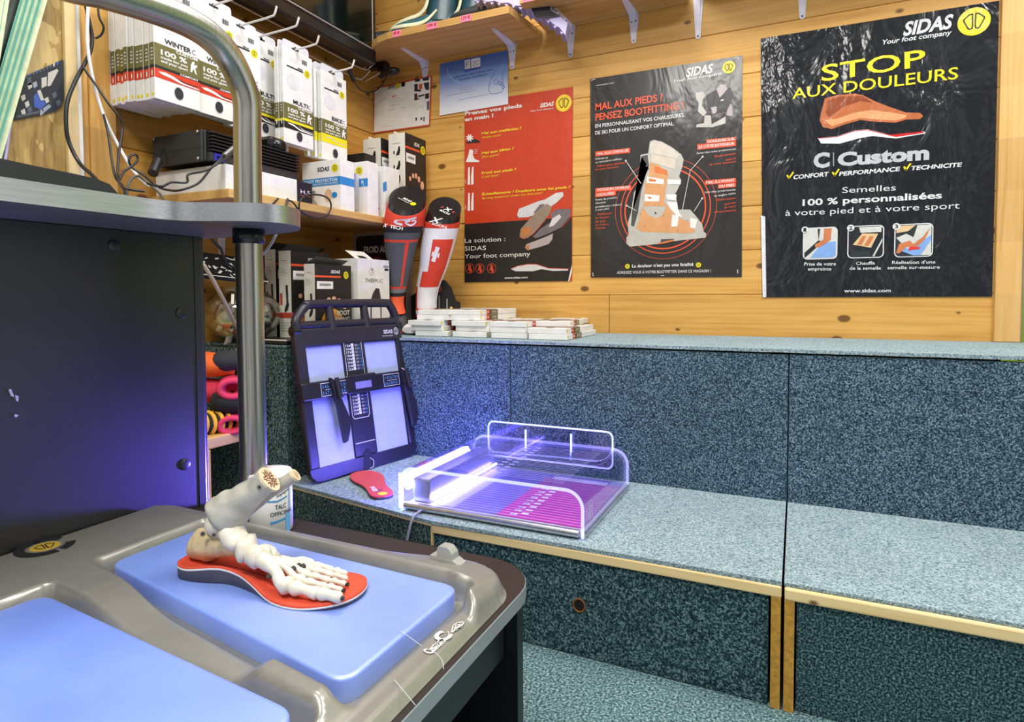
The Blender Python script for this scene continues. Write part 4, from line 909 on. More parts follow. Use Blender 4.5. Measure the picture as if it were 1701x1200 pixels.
def f_warmer(price=True, word=None, icons=5):
    def f(mb, F, G, w_, d_, h_):
        for i in range(icons):
            z = h_ * (.80 - .16 * i); mb.dpoly(F, [(w_ * .55, z), (w_ * .62, z + h_ * .05), (w_ * .7, z + h_ * .05), (w_ * .72, z), (w_ * .66, z - h_ * .045), (w_ * .45, z - h_ * .05), (w_ * .5, z - h_ * .02)], .0005, 1); R(F, mb, w_ * .3, z - h_ * .03, w_ * .38, z + .002, 1)
        R(F, mb, w_ * .25, h_ * .885, w_ * .7, h_ * .892, 2)
        R(G, mb, 0, 0, d_, h_, 1)
        mb.text(G, 'SIDAS', (d_ * .42, h_ * .89), (d_ * .68, h_ * .89), h_ * .038, .0008, 0, .03, .2); emblem(mb, G, (d_ * .85, h_ * .87), h_ * .05, .0006, 3, 1)
        R(G, mb, 0, h_ * .83, d_ * .7, h_ * .855, 4, .0006)
        if price: R(G, mb, d_ * .05, h_ * .68, d_ * .48, h_ * .78, 5, .0006); R(G, mb, d_ * .12, h_ * .72, d_ * .42, h_ * .75, 6, .0008)
        mb.disc(G, (d_ * .45, h_ * .22), d_ * .3, .0006, 7, 24, h_ * .2)
        for cx, cy, r in ((.22, .5, .05), (.36, .54, .055), (.5, .55, .06), (.64, .52, .065), (.8, .46, .09)): mb.disc(G, (d_ * cx, h_ * cy), d_ * r, .0006, 8, 14, h_ * r * .55)
        if word:
            zt_ = .12 if len(word) < 2 else .33
            for i, wl in enumerate(word): mb.text(G, wl, (d_ * .98 - d_ * .1 * len(wl), h_ * (zt_ - .09 * i)), (d_ * .94, h_ * (zt_ - .09 * i)), h_ * .06, .0009, 0, .03)
        return [CREAM, PBLK, GREYT, YEL, ORG, WHITE, GREYT, FORG, FPNK]
    return f
def flap_tab(mb, M, w_, d_, h_):
    mb.box((0, d_ * .25, h_), (.0015, d_ * .75, h_ + .022), 0, 0, M)
pbox('foot_warmer_box', 'tall dark box with an orange footprint, rightmost on the wall shelf in the corner', 'box', -0.125, -0.215, SZ, -0.046, -0.065, SZ + .352, CREAM, f_warmer(True, ['FOOT']), None, flap_tab)
pbox('foot_warmer_box', 'tall cream-sided box left of the rightmost dark footprint box on the wall shelf', 'box', -0.235, -0.235, SZ, -0.148, -0.095, SZ + .338, CREAM, f_warmer(True, None), None, flap_tab)
def f_dark(mb, F, G, w_, d_, h_):
    R(F, mb, 0, 0, w_, h_, 1); R(F, mb, 0, h_ * .72, w_ * .7, h_ * .76, 2, .0006); mb.text(F, 'SIDAS', (w_ * .1, h_ * .78), (w_ * .5, h_ * .78), h_ * .07, .0008, 0, .03, .2); emblem(mb, F, (w_ * .75, h_ * .78), h_ * .08, .0008, 3, 1)
    return [WHITE, PBLK, ORG, YEL]
pbox('dark_box', 'low black box with an orange stripe behind the white shelf boxes', 'box', -0.275, -0.36, SZ, -0.13, -0.29, SZ + .25, PBLK, f_dark)

# ---- screen on the wall
t = thing('wall_screen', (-0.22, -0.75, 1.77), 'black flat screen mounted high on the left wall above the hanging packs', 'screen')
mb = MB(); mb.box((-0.30, -1.15, 1.742), (-0.205, -0.175, 2.3), bev=.012, seg=3); mb.build('housing', pm('141519', .25, spec=.6), t)
mb = MB(); mb.box((-0.206, -1.12, 1.80), (-0.199, -0.21, 2.28), 0, .002); mb.build('display_panel', pm('0b1210', .08, spec=.7), t)
mb = MB(); mb.box((-0.206, -1.13, 1.793), (-0.1975, -0.205, 1.797)); mb.box((-0.206, -0.212, 1.793), (-0.1975, -0.208, 2.28)); mb.build('trim_line', pm('c8c8c4', .3, .7), t)
mb = MB(); mb.box((-0.357, -0.8, 1.9), (-0.30, -0.5, 2.1)); mb.build('wall_mount', pm('202226', .5), t)

# ---- shoe shelf on the back wall
M_SH2 = m_pine('pine_shelf_wide', 'x', 'd4ac6a', 'bd9150', '94652c')
def hz(px, py): return onY(px, py, 0)
t = thing('shoe_shelf', (0.05, -0.14, 1.8), 'left wooden wall shelf with a rounded corner, carrying boots and shoes', 'shelf')
mb = MB(); sh = [(0.455, -0.002), (-0.30, -0.002), (-0.31, -0.06), (-0.29, -0.13), (-0.23, -0.2), (-0.15, -0.245), (-0.09, -0.262), (0.43, -0.258)]
mb.prism(sh, 1.797, 1.823, 0); mb.build('shelf_board', M_SH2, t)
FW0 = FY(0.0)
def brk(px, py, pyb, tt, zt):
    u, v = FW0.uv(px, py); vb = FW0.uv(px, pyb)[1]
    bracket(FW0, u, zt, 0.17, zt - vb, 0.03, tt)
brk(706, 100, 140, t, 1.797); brk(851, 70, 115, t, 1.797)
t2 = thing('shoe_shelf', (0.8, -0.14, 1.83), 'right wooden wall shelf above the large posters', 'shelf')
mb = MB(); mb.box((0.468, -0.252, 1.822), (.93, -0.002, 1.846), bev=.002); mb.prism([(.93, -0.252), (.96, -0.235), (.985, -0.19), (1.0, -0.13), (1.005, -0.002), (.93, -0.002)], 1.823, 1.845, 0); mb.build('shelf_board', M_SH2, t2)
brk(948, 40, 95, t2, 1.822); brk(1053, 20, 72, t2, 1.822)
t3_ = thing('shoe_shelf', (1.6, -0.14, 1.83), 'far right wooden wall shelf above the crumpled black poster, only its brackets in view', 'shelf')
mb = MB(); mb.box((1.03, -0.25, 1.86), (1.9, -0.002, 1.885), bev=.002); mb.build('shelf_board', M_SH2, t3_)
brk(1160, 0, 65, t3_, 1.86); brk(1333, 0, 32, t3_, 1.86)
FT = FY(-0.262)
for px, py, pw, ph, st, lb in ((659, 62, 13, 11, '49 €', 'first pink price tag on the shoe shelf edge, by the rounded corner'), (718, 45, 18, 9, '199 €', 'second pink price tag on the shoe shelf edge, under the teal boot'), (774, 32, 18, 9, '129 €', 'third pink price tag on the shoe shelf edge, under the dark shoe')):
    F = FT; a = F.uv(px - pw / 2, py + 3); b = F.uv(px + pw / 2, py - 1); vz = 1.7975; mb = MB(); mb.box((a[0], -0.2635, vz), (b[0], -0.2622, vz + .024), 0)
    F2 = FY(-0.2636); mb.text(F2, st, (a[0] + .004, vz + .008), (b[0] - .004, vz + .008), .011, .0004, 1, .03); tag(mb.build('price_tag', [pm('ef7f9a', .6), pm('a8202c', .6)]), lb, 'price tag', 'pink price tags')
F2 = FY(-0.2525); a = F2.uv(868, 6); mb = MB(); mb.box((a[0], -0.2535, 1.8235), (a[0] + .06, -0.2525, 1.8455)); mb.text(FY(-0.2536), '180 €', (a[0] + .005, 1.830), (a[0] + .055, 1.830), .011, .0004, 1, .03)
tag(mb.build('price_tag', [pm('ef7f9a', .6), pm('a8202c', .6)]), 'pink price tag on the right shelf edge beside the lilac overshoe', 'price tag', 'pink price tags')
# teal boot
ZB = 1.824
TEAL = pm('1c5a66', .35, var=.15); TEALD = pm('17323c', .35); CRM = pm('d8d8b4', .45)
def boot(x, y, ang, label, s=1.0):
    M = Matrix.Translation((x, y, ZB)) @ Matrix.Rotation(ang, 4, 'Z') @ Matrix.Scale(s, 4)
    rt = thing('winter_boot', (x, y, ZB), label, 'boot', 'boots on the shoe shelf')
    sec = [(-.125, .03, .02, .05), (-.12, .036, .0, .095), (-.09, .044, 0, .12), (-.05, .046, 0, .12), (-.02, .046, 0, .115), (.03, .047, 0, .095), (.08, .05, 0, .078), (.12, .048, 0, .066), (.15, .038, 0, .055), (.168, .02, .006, .04)]
    mb = MB(); rings = []
    for xx, hw, z0, z1 in sec:
        rings.append([(xx, hw * math.cos(a) * (1 if math.sin(a) < 0 else 1), (z0 + z1) / 2 + (z1 - z0) / 2 * math.sin(a)) for a in [2 * PI * j / 20 for j in range(20)]])
    mb.loft(rings, 0, True, M); mb.build('foot_shell', TEAL, rt)
    mb = MB(); rings = [[(-.045 + dx + r * 1.15 * math.cos(2 * PI * j / 20), r * .85 * math.sin(2 * PI * j / 20), z) for j in range(20)] for z, r, dx in ((.06, .062, 0), (.1, .058, -.005), (.16, .054, -.012), (.22, .056, -.015), (.3, .06, -.018))]
    mb.loft(rings, 0, True, M); mb.build('shaft', pm('1f4652', .3, var=.2), rt)
    mb = MB(); out = [(-.128, 0), (-.11, -.04), (-.05, -.047), (.03, -.045), (.09, -.054), (.14, -.045), (.172, -.01), (.172, .01), (.14, .045), (.09, .054), (.03, .045), (-.05, .047), (-.11, .04)]
    mb.prism(out, 0.001, .022, 0, M); mb.build('sole', pm('14181c', .6), rt)
    for k, cur in enumerate(([(.168, .012, .030), (.15, .036, .036), (.1, .050, .038), (.04, .050, .045), (0, .049, .062), (-.04, .050, .10)], [(.158, .006, .052), (.12, .028, .064), (.08, .036, .074), (.04, .038, .086), (.01, .046, .11), (-.005, .047, .16), (-.01, .045, .22)])):
        mb = MB(); P = bez([M @ Vector(p) for p in cur], 5); mb.tube(P, [(.004 * s + .005 * s * math.sin(PI * i / len(P)), .003) for i in range(len(P))], 0, 8); mb.build('cream_stripe', CRM, rt)
    return rt
boot(0.02, -0.13, PI * 1.12, 'teal winter boot with cream stripes at the rounded end of the shoe shelf', .95)
boot(0.135, -0.07, PI * 1.1, 'dark teal boot standing behind the striped one on the shoe shelf', .9)
def shoe(x, y, z, ang, label, c1, c2, name='outdoor_shoe'):
    M = Matrix.Translation((x, y, z)) @ Matrix.Rotation(ang, 4, 'Z')
    rt = thing(name, (x, y, z), label, 'shoe')
    sec = [(-.13, .02, .05), (-.125, .034, .085), (-.09, .04, .1), (-.05, .042, .095), (0, .044, .085), (.05, .046, .07), (.09, .047, .06), (.13, .036, .05), (.15, .016, .035)]
    rings = [[(xx, hw * math.cos(a), .012 + (z1 - .012) * (.5 + .5 * math.sin(a))) for a in [2 * PI * j / 18 for j in range(18)]] for xx, hw, z1 in sec]
    mb = MB(); mb.loft(rings, 0, True, M); mb.build('upper', c1, rt)
    mb = MB(); out = [(-.135, 0), (-.12, -.036), (-.05, -.044), (.03, -.043), (.09, -.05), (.13, -.04), (.155, 0), (.13, .04), (.09, .05), (.03, .043), (-.05, .044), (-.12, .036)]
    mb.prism(out, 0, .02, 0, M); mb.build('sole', c2, rt); return rt
shoe(0.285, -0.15, ZB, PI * 1.05, 'dark grey shoe lying behind the teal boots on the shoe shelf', pm('2a2e2c', .5), pm('17191a', .6))
shoe(-0.21, -0.10, ZB, PI * 1.3, 'black slipper at the rounded corner of the shoe shelf', pm('15171a', .5), pm('101112', .6))
# lilac overshoe with toothed edge, hanging over the end
t = thing('spiked_overshoe', (0.42, -0.16, ZB), 'lilac rubber overshoe with a toothed edge, tipped over the right end of the shoe shelf', 'overshoe')
LIL = pm('b6afd6', .5)
FO = Fr((0.40, -0.19, 1.835), (0.97, 0.18, -0.18), (0.2, 0.1, 0.97))
mb = MB()
up = []; lo = []
for i in range(15):
    s_ = i / 14.0; u = -.13 + .36 * s_; 
    up.append((u, .10 - .02 * s_ - .12 * s_ * s_)); lo.append((u, .016 - .1 * s_ * s_ * s_ + (.006 if i % 2 else 0)))
mb.prism(lo + up[::-1], -.03, .03, 0, FO.M(0)); mb.build('rubber_shell', LIL, t)
mb = MB()
for i in range(13):
    s_ = (i + .5) / 13.0; u = -.13 + .36 * s_; v = .016 - .1 * s_ ** 3
    mb.prism([(u - .008, v), (u + .007, v), (u, v - .009)], -.03, .03, 0, FO.M(0)); v2 = .10 - .02 * s_ - .12 * s_ * s_
    mb.prism([(u - .007, v2), (u + .007, v2), (u, v2 + .008)], .018, .03, 0, FO.M(0))
mb.build('tread_teeth', pm('a7a1c6', .5), t)
mb = MB(); mb.prism([(.09, .0), (.15, .05), (.16, .0), (.2, -.02), (.16, -.03), (.11, -.03)], .0305, .033, 0, FO.M(0)); mb.build('dark_patch', pm('25232c', .5), t)

# black clip lamp under the shelf end
t = thing('clip_lamp', (-0.25, -0.06, 1.78), 'small black clip-on lamp hanging under the left end of the shoe shelf', 'lamp')
mb = MB(); mb.box((-0.33, -0.09, 1.775), (-0.23, -0.05, 1.797), 0, .006); mb.tube([(-.27, -.07, 1.78), (-.26, -.08, 1.75), (-.25, -.09, 1.735)], .014, 0, 10); mb.build('clamp', BLACK, t)
mb = MB(); mb.ell((-.205, -.09, 1.745), (.05, .025, .018)); mb.build('lamp_head', pm('141416', .3), t)
mb = MB(); mb.tube([(-.33, -.1, 1.722), (-.24, -.1, 1.748)], .006, 0, 8); mb.build('metal_bar', pm('c8c6c0', .25, .9), t)
mb = MB(); mb.tube(bez([onX(577, 100, -.25), onX(580, 115, -.25), onX(588, 133, -.26)], 6), .003, 0, 8); mb.tube([onX(580, 117, -.25), onX(588, 135, -.255)], .0085, 0, 10)
mb.tube(bez([onX(588, 135, -.255), onX(600, 150, -.28), onX(618, 153, -.3), onX(634, 142, -.25), onX(645, 122, -.2)], 8), .0028, 0, 8)
tag(mb.build('power_cable', pm('1a1a1c', .45)), 'thin black cable with an inline plug hanging under the screen corner', 'cable')

# ---- things on the near left wall
t = thing('graphic_plate', (-0.33, -1.35, 1.2), 'small dark plate with a grey and blue graffiti pattern on the chipboard', 'plate')
Fc = FX(-0.3325)
pl = [(103, 99), (104.5, 165), (101, 178), (88, 186), (22, 200), (40, 128)]
mb = MB(); mb.prism([Fc.uv(*p) for p in pl], 0, .004, 0, Fc.M(0)); mb.build('plate', pm('2b313b', .25), t)
mb = MB(); random.seed(5)
def gp(pts, mi, d=.0046): mb.ppoly(Fc, [(p[0] / 4.615, p[1] / 4.615) for p in pts], d, mi)
for x in range(190, 440, 26): 
    yy = 560 - (x - 190) * .42; gp([(x, yy + 20), (x + 16, yy + 10), (x + 14, yy + 34), (x + 2, yy + 44)], random.choice([0, 1, 2]))
for x, y in ((200, 650), (240, 640), (150, 740), (180, 790), (330, 760), (420, 780), (390, 720), (150, 850), (200, 830), (290, 850)): gp([(x, y), (x + 30, y - 16), (x + 40, y + 20), (x + 12, y + 40)], random.choice([0, 2, 3]))
gp([(310, 600), (350, 590), (350, 660), (310, 680)], 0); gp([(360, 560), (430, 530), (440, 545), (380, 660), (355, 665)], 0); gp([(250, 740), (290, 700), (330, 760), (350, 800), (300, 840), (255, 820)], 1); gp([(275, 700), (300, 690), (330, 770), (305, 775)], 0, .0052); gp([(310, 840), (370, 800), (385, 820), (330, 865)], 3); gp([(120, 890), (300, 850), (300, 866), (120, 905)], 2); gp([(200, 600), (230, 590), (235, 650), (205, 660)], 2)
mb.build('painted_pattern', [pm('b9b7ae', .4), pm('3454a4', .4), pm('4d5560', .4), pm('8d95a4', .4)], t)
STRIP = [pm('cfdcb4', .35, var=.15), pm('6fae9c', .35), pm('dcd884', .35)]
for k, (xt, xb, yb) in enumerate(((41, 0, 122), (50.5, -32, 262), (60.5, -26, 290), (71, -9, 305))):
    xx = -0.318 + k * .002
    p0 = onX(xt + 140 * .29, -140, xx); p1 = onX(xt - 440 * .29, 440, xx)
    mb = MB(); dd = (p1 - p0); nrm = Vector((1, 0, 0)); side = dd.cross(nrm).normalized()
    Fk = Fr(p0, side, -dd.normalized()); L = dd.length
    mb.box((-.0085, -L, -.001), (.0060, 0, .001), 0, 0, Fk.M(0)); mb.box((.0060, -L, -.001), (.0085, 0, .0008), 1, 0, Fk.M(0)); mb.box((-.0085, -L * .98, .001), (-.0045, -L * .1, .0013), 2, 0, Fk.M(0))
    mb.box((.0040, -L, -.005), (.0062, 0, .0045), 1, 0, Fk.M(0)); mb.box((-.0038, -L * .98, .0055), (-.0016, -L * .1, .0066), 2, 0, Fk.M(0))
    tag(mb.build('edge_strip_profile', STRIP), ['leftmost', 'second', 'third', 'rightmost'][k] + ' of the four pale green plastic strips leaning against the chipboard', 'plastic strip', 'pale green strips')
for k, xt in enumerate((4, 12)):
    xx = -0.31; p0 = onX(xt + 2, -20, xx); p1 = onX(xt - 28, 170, xx); dd = p1 - p0; side = dd.cross(Vector((1, 0, 0))).normalized(); Fk = Fr(p0, side, -dd.normalized()); L = dd.length
    mb = MB(); mb.box((-.005, -L, -.001), (.003, 0, .001), 0, 0, Fk.M(0)); mb.box((.003, -L, -.001), (.0045, 0, .0008), 1, 0, Fk.M(0)); tag(mb.build('edge_strip_profile', STRIP), ['outer', 'inner'][k] + ' of two pale strips at the extreme upper left corner of the photo', 'plastic strip', 'pale green strips')
mb = MB(); p0 = onX(18, 195, -.32); p1 = onX(-14, 420, -.32); mb.tube([p0, p1], .004, 0, 8); tag(mb.build('thin_rod', pm('b9b4dc', .3)), 'thin lilac rod beside the lower end of the leaning strips', 'rod')
# clear plastic sheet behind the strips
mb = MB(); Fs_ = FX(-0.329); mb.prism([Fs_.uv(*p) for p in ((-60, -40), (70, -40), (-10, 170), (-60, 200))], 0, .002, 0, Fs_.M(0)); tag(mb.build('clear_sheet', pm('4a504c', .12, spec=.8, var=.45, sc=14)), 'shiny greyish plastic sheet behind the leaning strips', 'plastic sheet')
# ---- cables in the corner
CBK = pm('1d1e20', .4); CWH = pm('e4e2e4', .4)
def cable(pts, r, mat, label, name='cable', n=10, ext=None):
    mb = MB(); P = [onX(px, py, x) for px, py, x in pts]
    mb.tube(bez(P, 8), r, 0, n); return tag(mb.build(name, mat), label, 'cable')
cable([(138, -12, -.3), (147, 30, -.3), (153, 62, -.3), (150, 85, -.3), (141, 105, -.3), (125, 135, -.3), (112, 170, -.3), (110, 210, -.3), (116, 240, -.3), (133, 272, -.28), (152, 290, -.22), (172, 312, -.15), (200, 340, -.05)], .0048, CBK, 'thick black cable running down the post and curving behind the cabinet shelf')
cable([(148, -12, -.29), (145, 40, -.29), (146, 80, -.29), (153, 125, -.29), (165, 170, -.29), (178, 205, -.28), (200, 248, -.26), (222, 284, -.22), (242, 305, -.18), (262, 312, -.15)], .0042, CWH, 'white cable hanging beside the thick black one on the post')
cable([(163, -10, -.28), (164, 25, -.28), (172, 45, -.28), (168, 58, -.29), (158, 64, -.3)], .0028, CBK, 'short thin black cable at the top of the post')
cable([(138, 110, -.29), (145, 122, -.28), (160, 142, -.26), (180, 172, -.24), (199, 196, -.23), (203, 215, -.23), (199, 245, -.22), (196, 272, -.2), (196, 295, -.18), (205, 312, -.1), (240, 318, -.08)], .003, CBK, 'thin black cable bowed out to the right of the white cable')
cable([(172, 190, -.26), (180, 225, -.25), (185, 262, -.22), (192, 295, -.2), (205, 312, -.16), (212, 345, -.1)], .003, CBK, 'thin black cable dropping straight behind the cabinet shelf')
cable([(198, 300, -.18), (206, 285, -.18), (218, 277, -.18), (228, 267, -.18), (227, 258, -.18), (219, 258, -.18), (214, 266, -.18), (220, 279, -.18), (240, 292, -.16), (262, 310, -.14), (280, 316, -.1), (300, 316, -.06), (330, 304, -.05), (352, 278, -.05), (375, 258, -.06)], .003, CBK, 'black cable making a small loop then running up to the amplifier socket')
cable([(210, 340, -.12), (214, 305, -.12), (226, 292, -.12), (240, 300, -.12), (262, 318, -.1), (275, 335, -.06), (300, 352, -.03)], .003, pm('55554a', .45), 'olive grey cable arching over the cabinet shelf')
cable([(245, 305, -.1), (268, 310, -.06), (285, 303, -.05), (310, 303, -.04), (313, 290, -.04), (340, 284, -.04), (365, 270, -.04), (392, 252, -.06)], .003, CBK, 'black lead crossing the front of the flat white box')
mb = MB(); mb.tube([onX(372, 259, -.055), onX(388, 246, -.06)], .0075, 0, 10); mb.tube([onX(386, 248, -.06), onX(391, 243, -.06)], .006, 1, 10); tag(mb.build('cable_plug', [pm('7c7c7c', .3, .6), pm('c8c8c8', .2, .9)]), 'grey metal plug at the blue amplifier socket', 'plug')
mb = MB(); mb.tube([onX(262, 268, -.2), onX(254, 288, -.18)], .013, 0, 10); mb.tube(bez([onX(272, 248, -.25), onX(265, 258, -.22), onX(262, 268, -.2)], 5), .004, 0, 8); tag(mb.build('adapter_plug', pm('17181a', .4)), 'black plug hanging at the left of the flat white box', 'plug')
cable([(462, 330, -.03), (450, 342, -.02), (438, 352, 0)], .003, CBK, 'short black cable under the dark end of the white box')
cable([(478, 330, -.03), (475, 345, -.02), (472, 356, 0.0)], .003, CBK, 'short black cable beside the ring of cable')
cable([(476, 332, -.03), (486, 336, -.025), (496, 348, -.02), (510, 358, -.02), (530, 363, -.02), (545, 356, -.02), (550, 342, -.02), (545, 330, -.02), (530, 324, -.02), (510, 325, -.02), (498, 335, -.02), (497, 348, -.02)], .0028, CBK, 'ring of black cable hanging over the edge of the wall shelf')
cable([(463, 380, .5), (456, 395, .49), (446, 412, .47), (434, 425, .45), (420, 432, .43)], .0025, pm('b8b8b0', .4), 'thin pale cable hanging from the cabinet shelf by the post')
cable([(347, 392, -.2), (358, 405, -.2), (367, 414, -.2), (372, 428, -.2), (380, 440, -.2), (395, 447, -.2)], .004, CBK, 'thick black cable above the glass bowl')
# ================================================================== things on top of the corner block and the ledge
# glass bowl
BC = (-0.215, -0.765, ZT + 0.013); BR = 0.168
bc = onX(402, 505, -0.228); BY = bc.y; BS = .118 / .155
t = thing('glass_bowl', (bc.x, BY, ZT), 'round clear glass bowl of crumpled scraps on the corner block', 'bowl')
GLASS = m_clear('bowl_glass', (0.86, 0.89, 0.86), 0.12)
prof = [(.0001, .012), (.07, .012), (.105, .028), (.142, .07), (.155, .11), (.145, .155), (.115, .19), (.085, .205), (.082, .222), (.092, .226)]
PRF = prof + [(.089, .221), (.079, .218), (.081, .203), (.111, .188), (.141, .154), (.151, .11), (.138, .071), (.102, .031), (.07, .016), (.0001, .016)]
mb = MB(); mb.lathe([(r_ * BS, z_ * BS + .003) for r_, z_ in PRF], (bc.x, BY, ZT), 36); mb.build('glass_body', GLASS, t)
mb = MB(); F = Fr((bc.x + .085, BY - .06, ZT + .14), (.75, .66, 0), (-.25, .25, 1)); R_q = [(-.02, -.02), (.02, -.022), (.016, .012), (-.022, .014)]; mb.dpoly(F, R_q, 0.006, 0); mb.dpoly(F, [(-.04, -.02), (-.032, -.02), (-.032, .012), (-.04, .012)], .004, 0); mb.build('paper_label', pm('dcd8c4', .6), t)
random.seed(11)
PAP = [pm('dad6b8', .6), pm('e4e4da', .5), pm('b4b6ac', .5), pm('c2b88c', .6), pm('7c807c', .5)]
for k in range(52):
    a = random.uniform(0, 2 * PI); rr = random.uniform(0, .085); z = ZT + random.uniform(.02, .085) + rr * .35 * 0; rr *= min(1, .45 + (z - ZT - .02) * 12)
    mb = MB(); c = Vector((bc.x + rr * math.cos(a), BY + rr * math.sin(a), z)); s_ = random.uniform(.016, .029)
    mb.ell((0, 0, 0), (s_, s_ * .7, s_ * .4), 0, 8, Matrix.Translation(c) @ Matrix.Rotation(random.uniform(0, PI), 4, 'Y') @ Matrix.Rotation(random.uniform(0, PI), 4, 'Z'), 1.6, k)
    tag(mb.build('paper_scrap', PAP[k % 5]), 'crumpled scrap of paper inside the round glass bowl', 'paper scrap', 'scraps in the glass bowl')
# dark tray with patterned lid leaning behind / above bowl
t = thing('patterned_folder', (bc.x - .03, -0.68, ZT), 'black and white patterned folder lying on the rim behind the glass bowl', 'folder')
zb_ = onX(360, 452, -0.25)
mb = MB(); Fp = Fr(onX(372, 448, -.22), (.35, .93, -.10), (-.6, .25, .5)); mb.prism(rrect(-.12, -.06, .12, .07, .02), 0, .008, 0, Fp.M(0)); mb.build('cover', pm('17191c', .4), t)
mb = MB(); random.seed(3)
for i in range(46):
    u = random.uniform(-.11, .1); v = random.uniform(-.05, .055); a = random.uniform(0, PI); l_ = random.uniform(.006, .016)
    mb.line(Fp, [(u, v), (u + l_ * math.cos(a), v + l_ * math.sin(a))], random.uniform(.003, .008), .0085 + i * .00002, 0)
mb.line(Fp, [(-.118, -.052), (.118, -.052)], .004, .009, 0); mb.build('printed_pattern', pm('cfd6cc', .5), t)
mb = MB(); P0 = onX(340, 440, -.15); P1 = onX(395, 535, -.12)
mb.tube([onX(338, 440, -.09), onX(352, 462, -.09), onX(372, 500, -.11), onX(394, 545, -.15)], .0055, 0, 8); tag(mb.build('thin_stick', pm('a89c80', .5)), 'thin pale stick crossing in front of the glass bowl', 'stick')
t = thing('flat_tray', (-0.1, -0.75, ZT), 'thin black tray with a light rim on the corner block', 'tray')
mb = MB(); mb.box((-0.20, -0.895, ZT + .001), (-0.004, -0.60, ZT + .012), 0, .003); mb.build('tray_base', pm('131517', .4), t)
mb = MB(); mb.box((-0.2, -0.897, ZT + .012), (-0.003, -0.893, ZT + .016), 0, .001); mb.build('light_rim', pm('c9c8bc', .4), t)

# boxed socks and warmers on the block
def f_sock(word, strip=True):
    def f(mb, F, G, w_, d_, h_):
        f_warmer(True, word, 0)(mb, F, G, w_, d_, h_)
        for i in range(4): R(F, mb, w_ * .1, h_ * (.80 - i * .025), w_ * (.5 + .1 * (i % 3)), h_ * (.806 - i * .025), 6)
        mb.dpoly(F, [(w_ * .55, h_ * .62), (w_ * .74, h_ * .62), (w_ * .76, h_ * .45), (w_ * .82, h_ * .40), (w_ * .7, h_ * .34), (w_ * .45, h_ * .31), (w_ * .44, h_ * .35), (w_ * .6, h_ * .42)], .0005, 1)
        R(F, mb, w_ * .08, h_ * .40, w_ * .28, h_ * .53, 9)
        if strip: R(F, mb, 0, h_ * .255, w_, h_ * .315, 9); R(G, mb, 0, h_ * .255, d_, h_ * .315, 9, .0007)
        for i in range(4): R(F, mb, w_ * .12, h_ * (.20 - i * .03), w_ * .8, h_ * (.206 - i * .03), 6)
        R(G, mb, d_ * .15, h_ * .05, d_ * .45, h_ * .2, 4, .0008); R(G, mb, d_ * .18, h_ * .11, d_ * .42, h_ * .13, 0, .0010)
        if strip: mb.text(G, 'PRO', (d_ * .62, h_ * .265), (d_ * .95, h_ * .265), h_ * .035, .0009, 0, .03)
        return [pm('cfccbe', .6), PBLK, GREYT, YEL, ORG, WHITE, GREYT, FORG, FPNK, pm('b03a26', .5)]
    return f
def flap_black(mb, M, w_, d_, h_): mb.add([M @ Vector(p) for p in ((0, 0, h_), (0, d_, h_), (.03, d_ * 1.02, h_ + .018), (.035, d_ * .1, h_ + .024))], [(0, 1, 2, 3)], 1)
CRT = [pm('cfccbe', .6), PBLK]
Z1 = ZT
pbox('sock_box', 'heated sock box with dark front, rightmost of the row with a red stripe', 'box', -0.162, -0.765, Z1, -0.110, -0.585, Z1 + .292, CRT, f_sock(['']), 'sock boxes on the block', flap_black)
pbox('sock_box', 'heated sock box in the middle of the row with a red stripe, cream side showing', 'box', -0.245, -0.745, Z1, -0.196, -0.575, Z1 + .300, CRT, f_sock(['']), 'sock boxes on the block', flap_black)
pbox('sock_box', 'heated sock box leaning at the left end of the row, beside the steel post', 'box', -0.33, -0.735, Z1, -0.276, -0.575, Z1 + .28, CRT, f_sock(['']), 'sock boxes on the block', flap_black, rot=.0)
pbox('boot_warmer_box', 'dark boot warming box with an orange footprint, in front of the white box', 'box', -0.058, -0.762, Z1, -0.014, -0.588, Z1 + .247, CRT, f_sock(['BOOT', 'WARMING'], False), None, flap_black)
def f_therm(mb, F, G, w_, d_, h_):
    mb.text(G, 'T', (d_ * .4, h_ * .815), None, h_ * .055, .0006, 1, 0); mb.text(G, 'THERM', (d_ * .22, h_ * .70), (d_ * .6, h_ * .70), h_ * .05, .0006, 1, 0); mb.text(G, '-IC', (d_ * .62, h_ * .70), (d_ * .78, h_ * .70), h_ * .05, .0006, 2, 0)
    mb.ring(G, (d_ * .42, h_ * .84), .012, .0135, .0006, 2, 20)
    mb.dpoly(G, [(d_ * .45, h_ * .56), (d_ * .55, h_ * .63), (d_ * .66, h_ * .62), (d_ * .68, h_ * .56), (d_ * .72, h_ * .45), (d_ * .72, h_ * .2), (d_ * .69, h_ * .2), (d_ * .68, h_ * .44), (d_ * .62, h_ * .5), (d_ * .46, h_ * .5), (d_ * .41, h_ * .44), (d_ * .40, h_ * .2), (d_ * .365, h_ * .2), (d_ * .37, h_ * .46)], .0006, 1)
    mb.disc(G, (d_ * .55, h_ * .49), d_ * .1, .0009, 1, 16, h_ * .045); R(G, mb, d_ * .8, h_ * .9, d_ * .97, h_ * .93, 2); R(G, mb, d_ * .84, h_ * .86, d_ * .97, h_ * .89, 1)
    mb.dpoly(G, [(d_ * .02, h_ * .02), (d_ * .36, h_ * .02), (d_ * .36, h_ * .12), (d_ * .02, h_ * .12)], .0005, 3); R(G, mb, d_ * .42, h_ * .02, d_ * .68, h_ * .12, 3); R(G, mb, d_ * .73, h_ * .02, d_ * .97, h_ * .12, 3); R(G, mb, d_ * .375, h_ * .0, d_ * .405, h_ * .22, 1, .0007); R(G, mb, d_ * .685, h_ * .0, d_ * .715, h_ * .22, 1, .0007)
    return [WHITE, pm('2a2624', .5), GREYT, pm('d8b498', .5)]
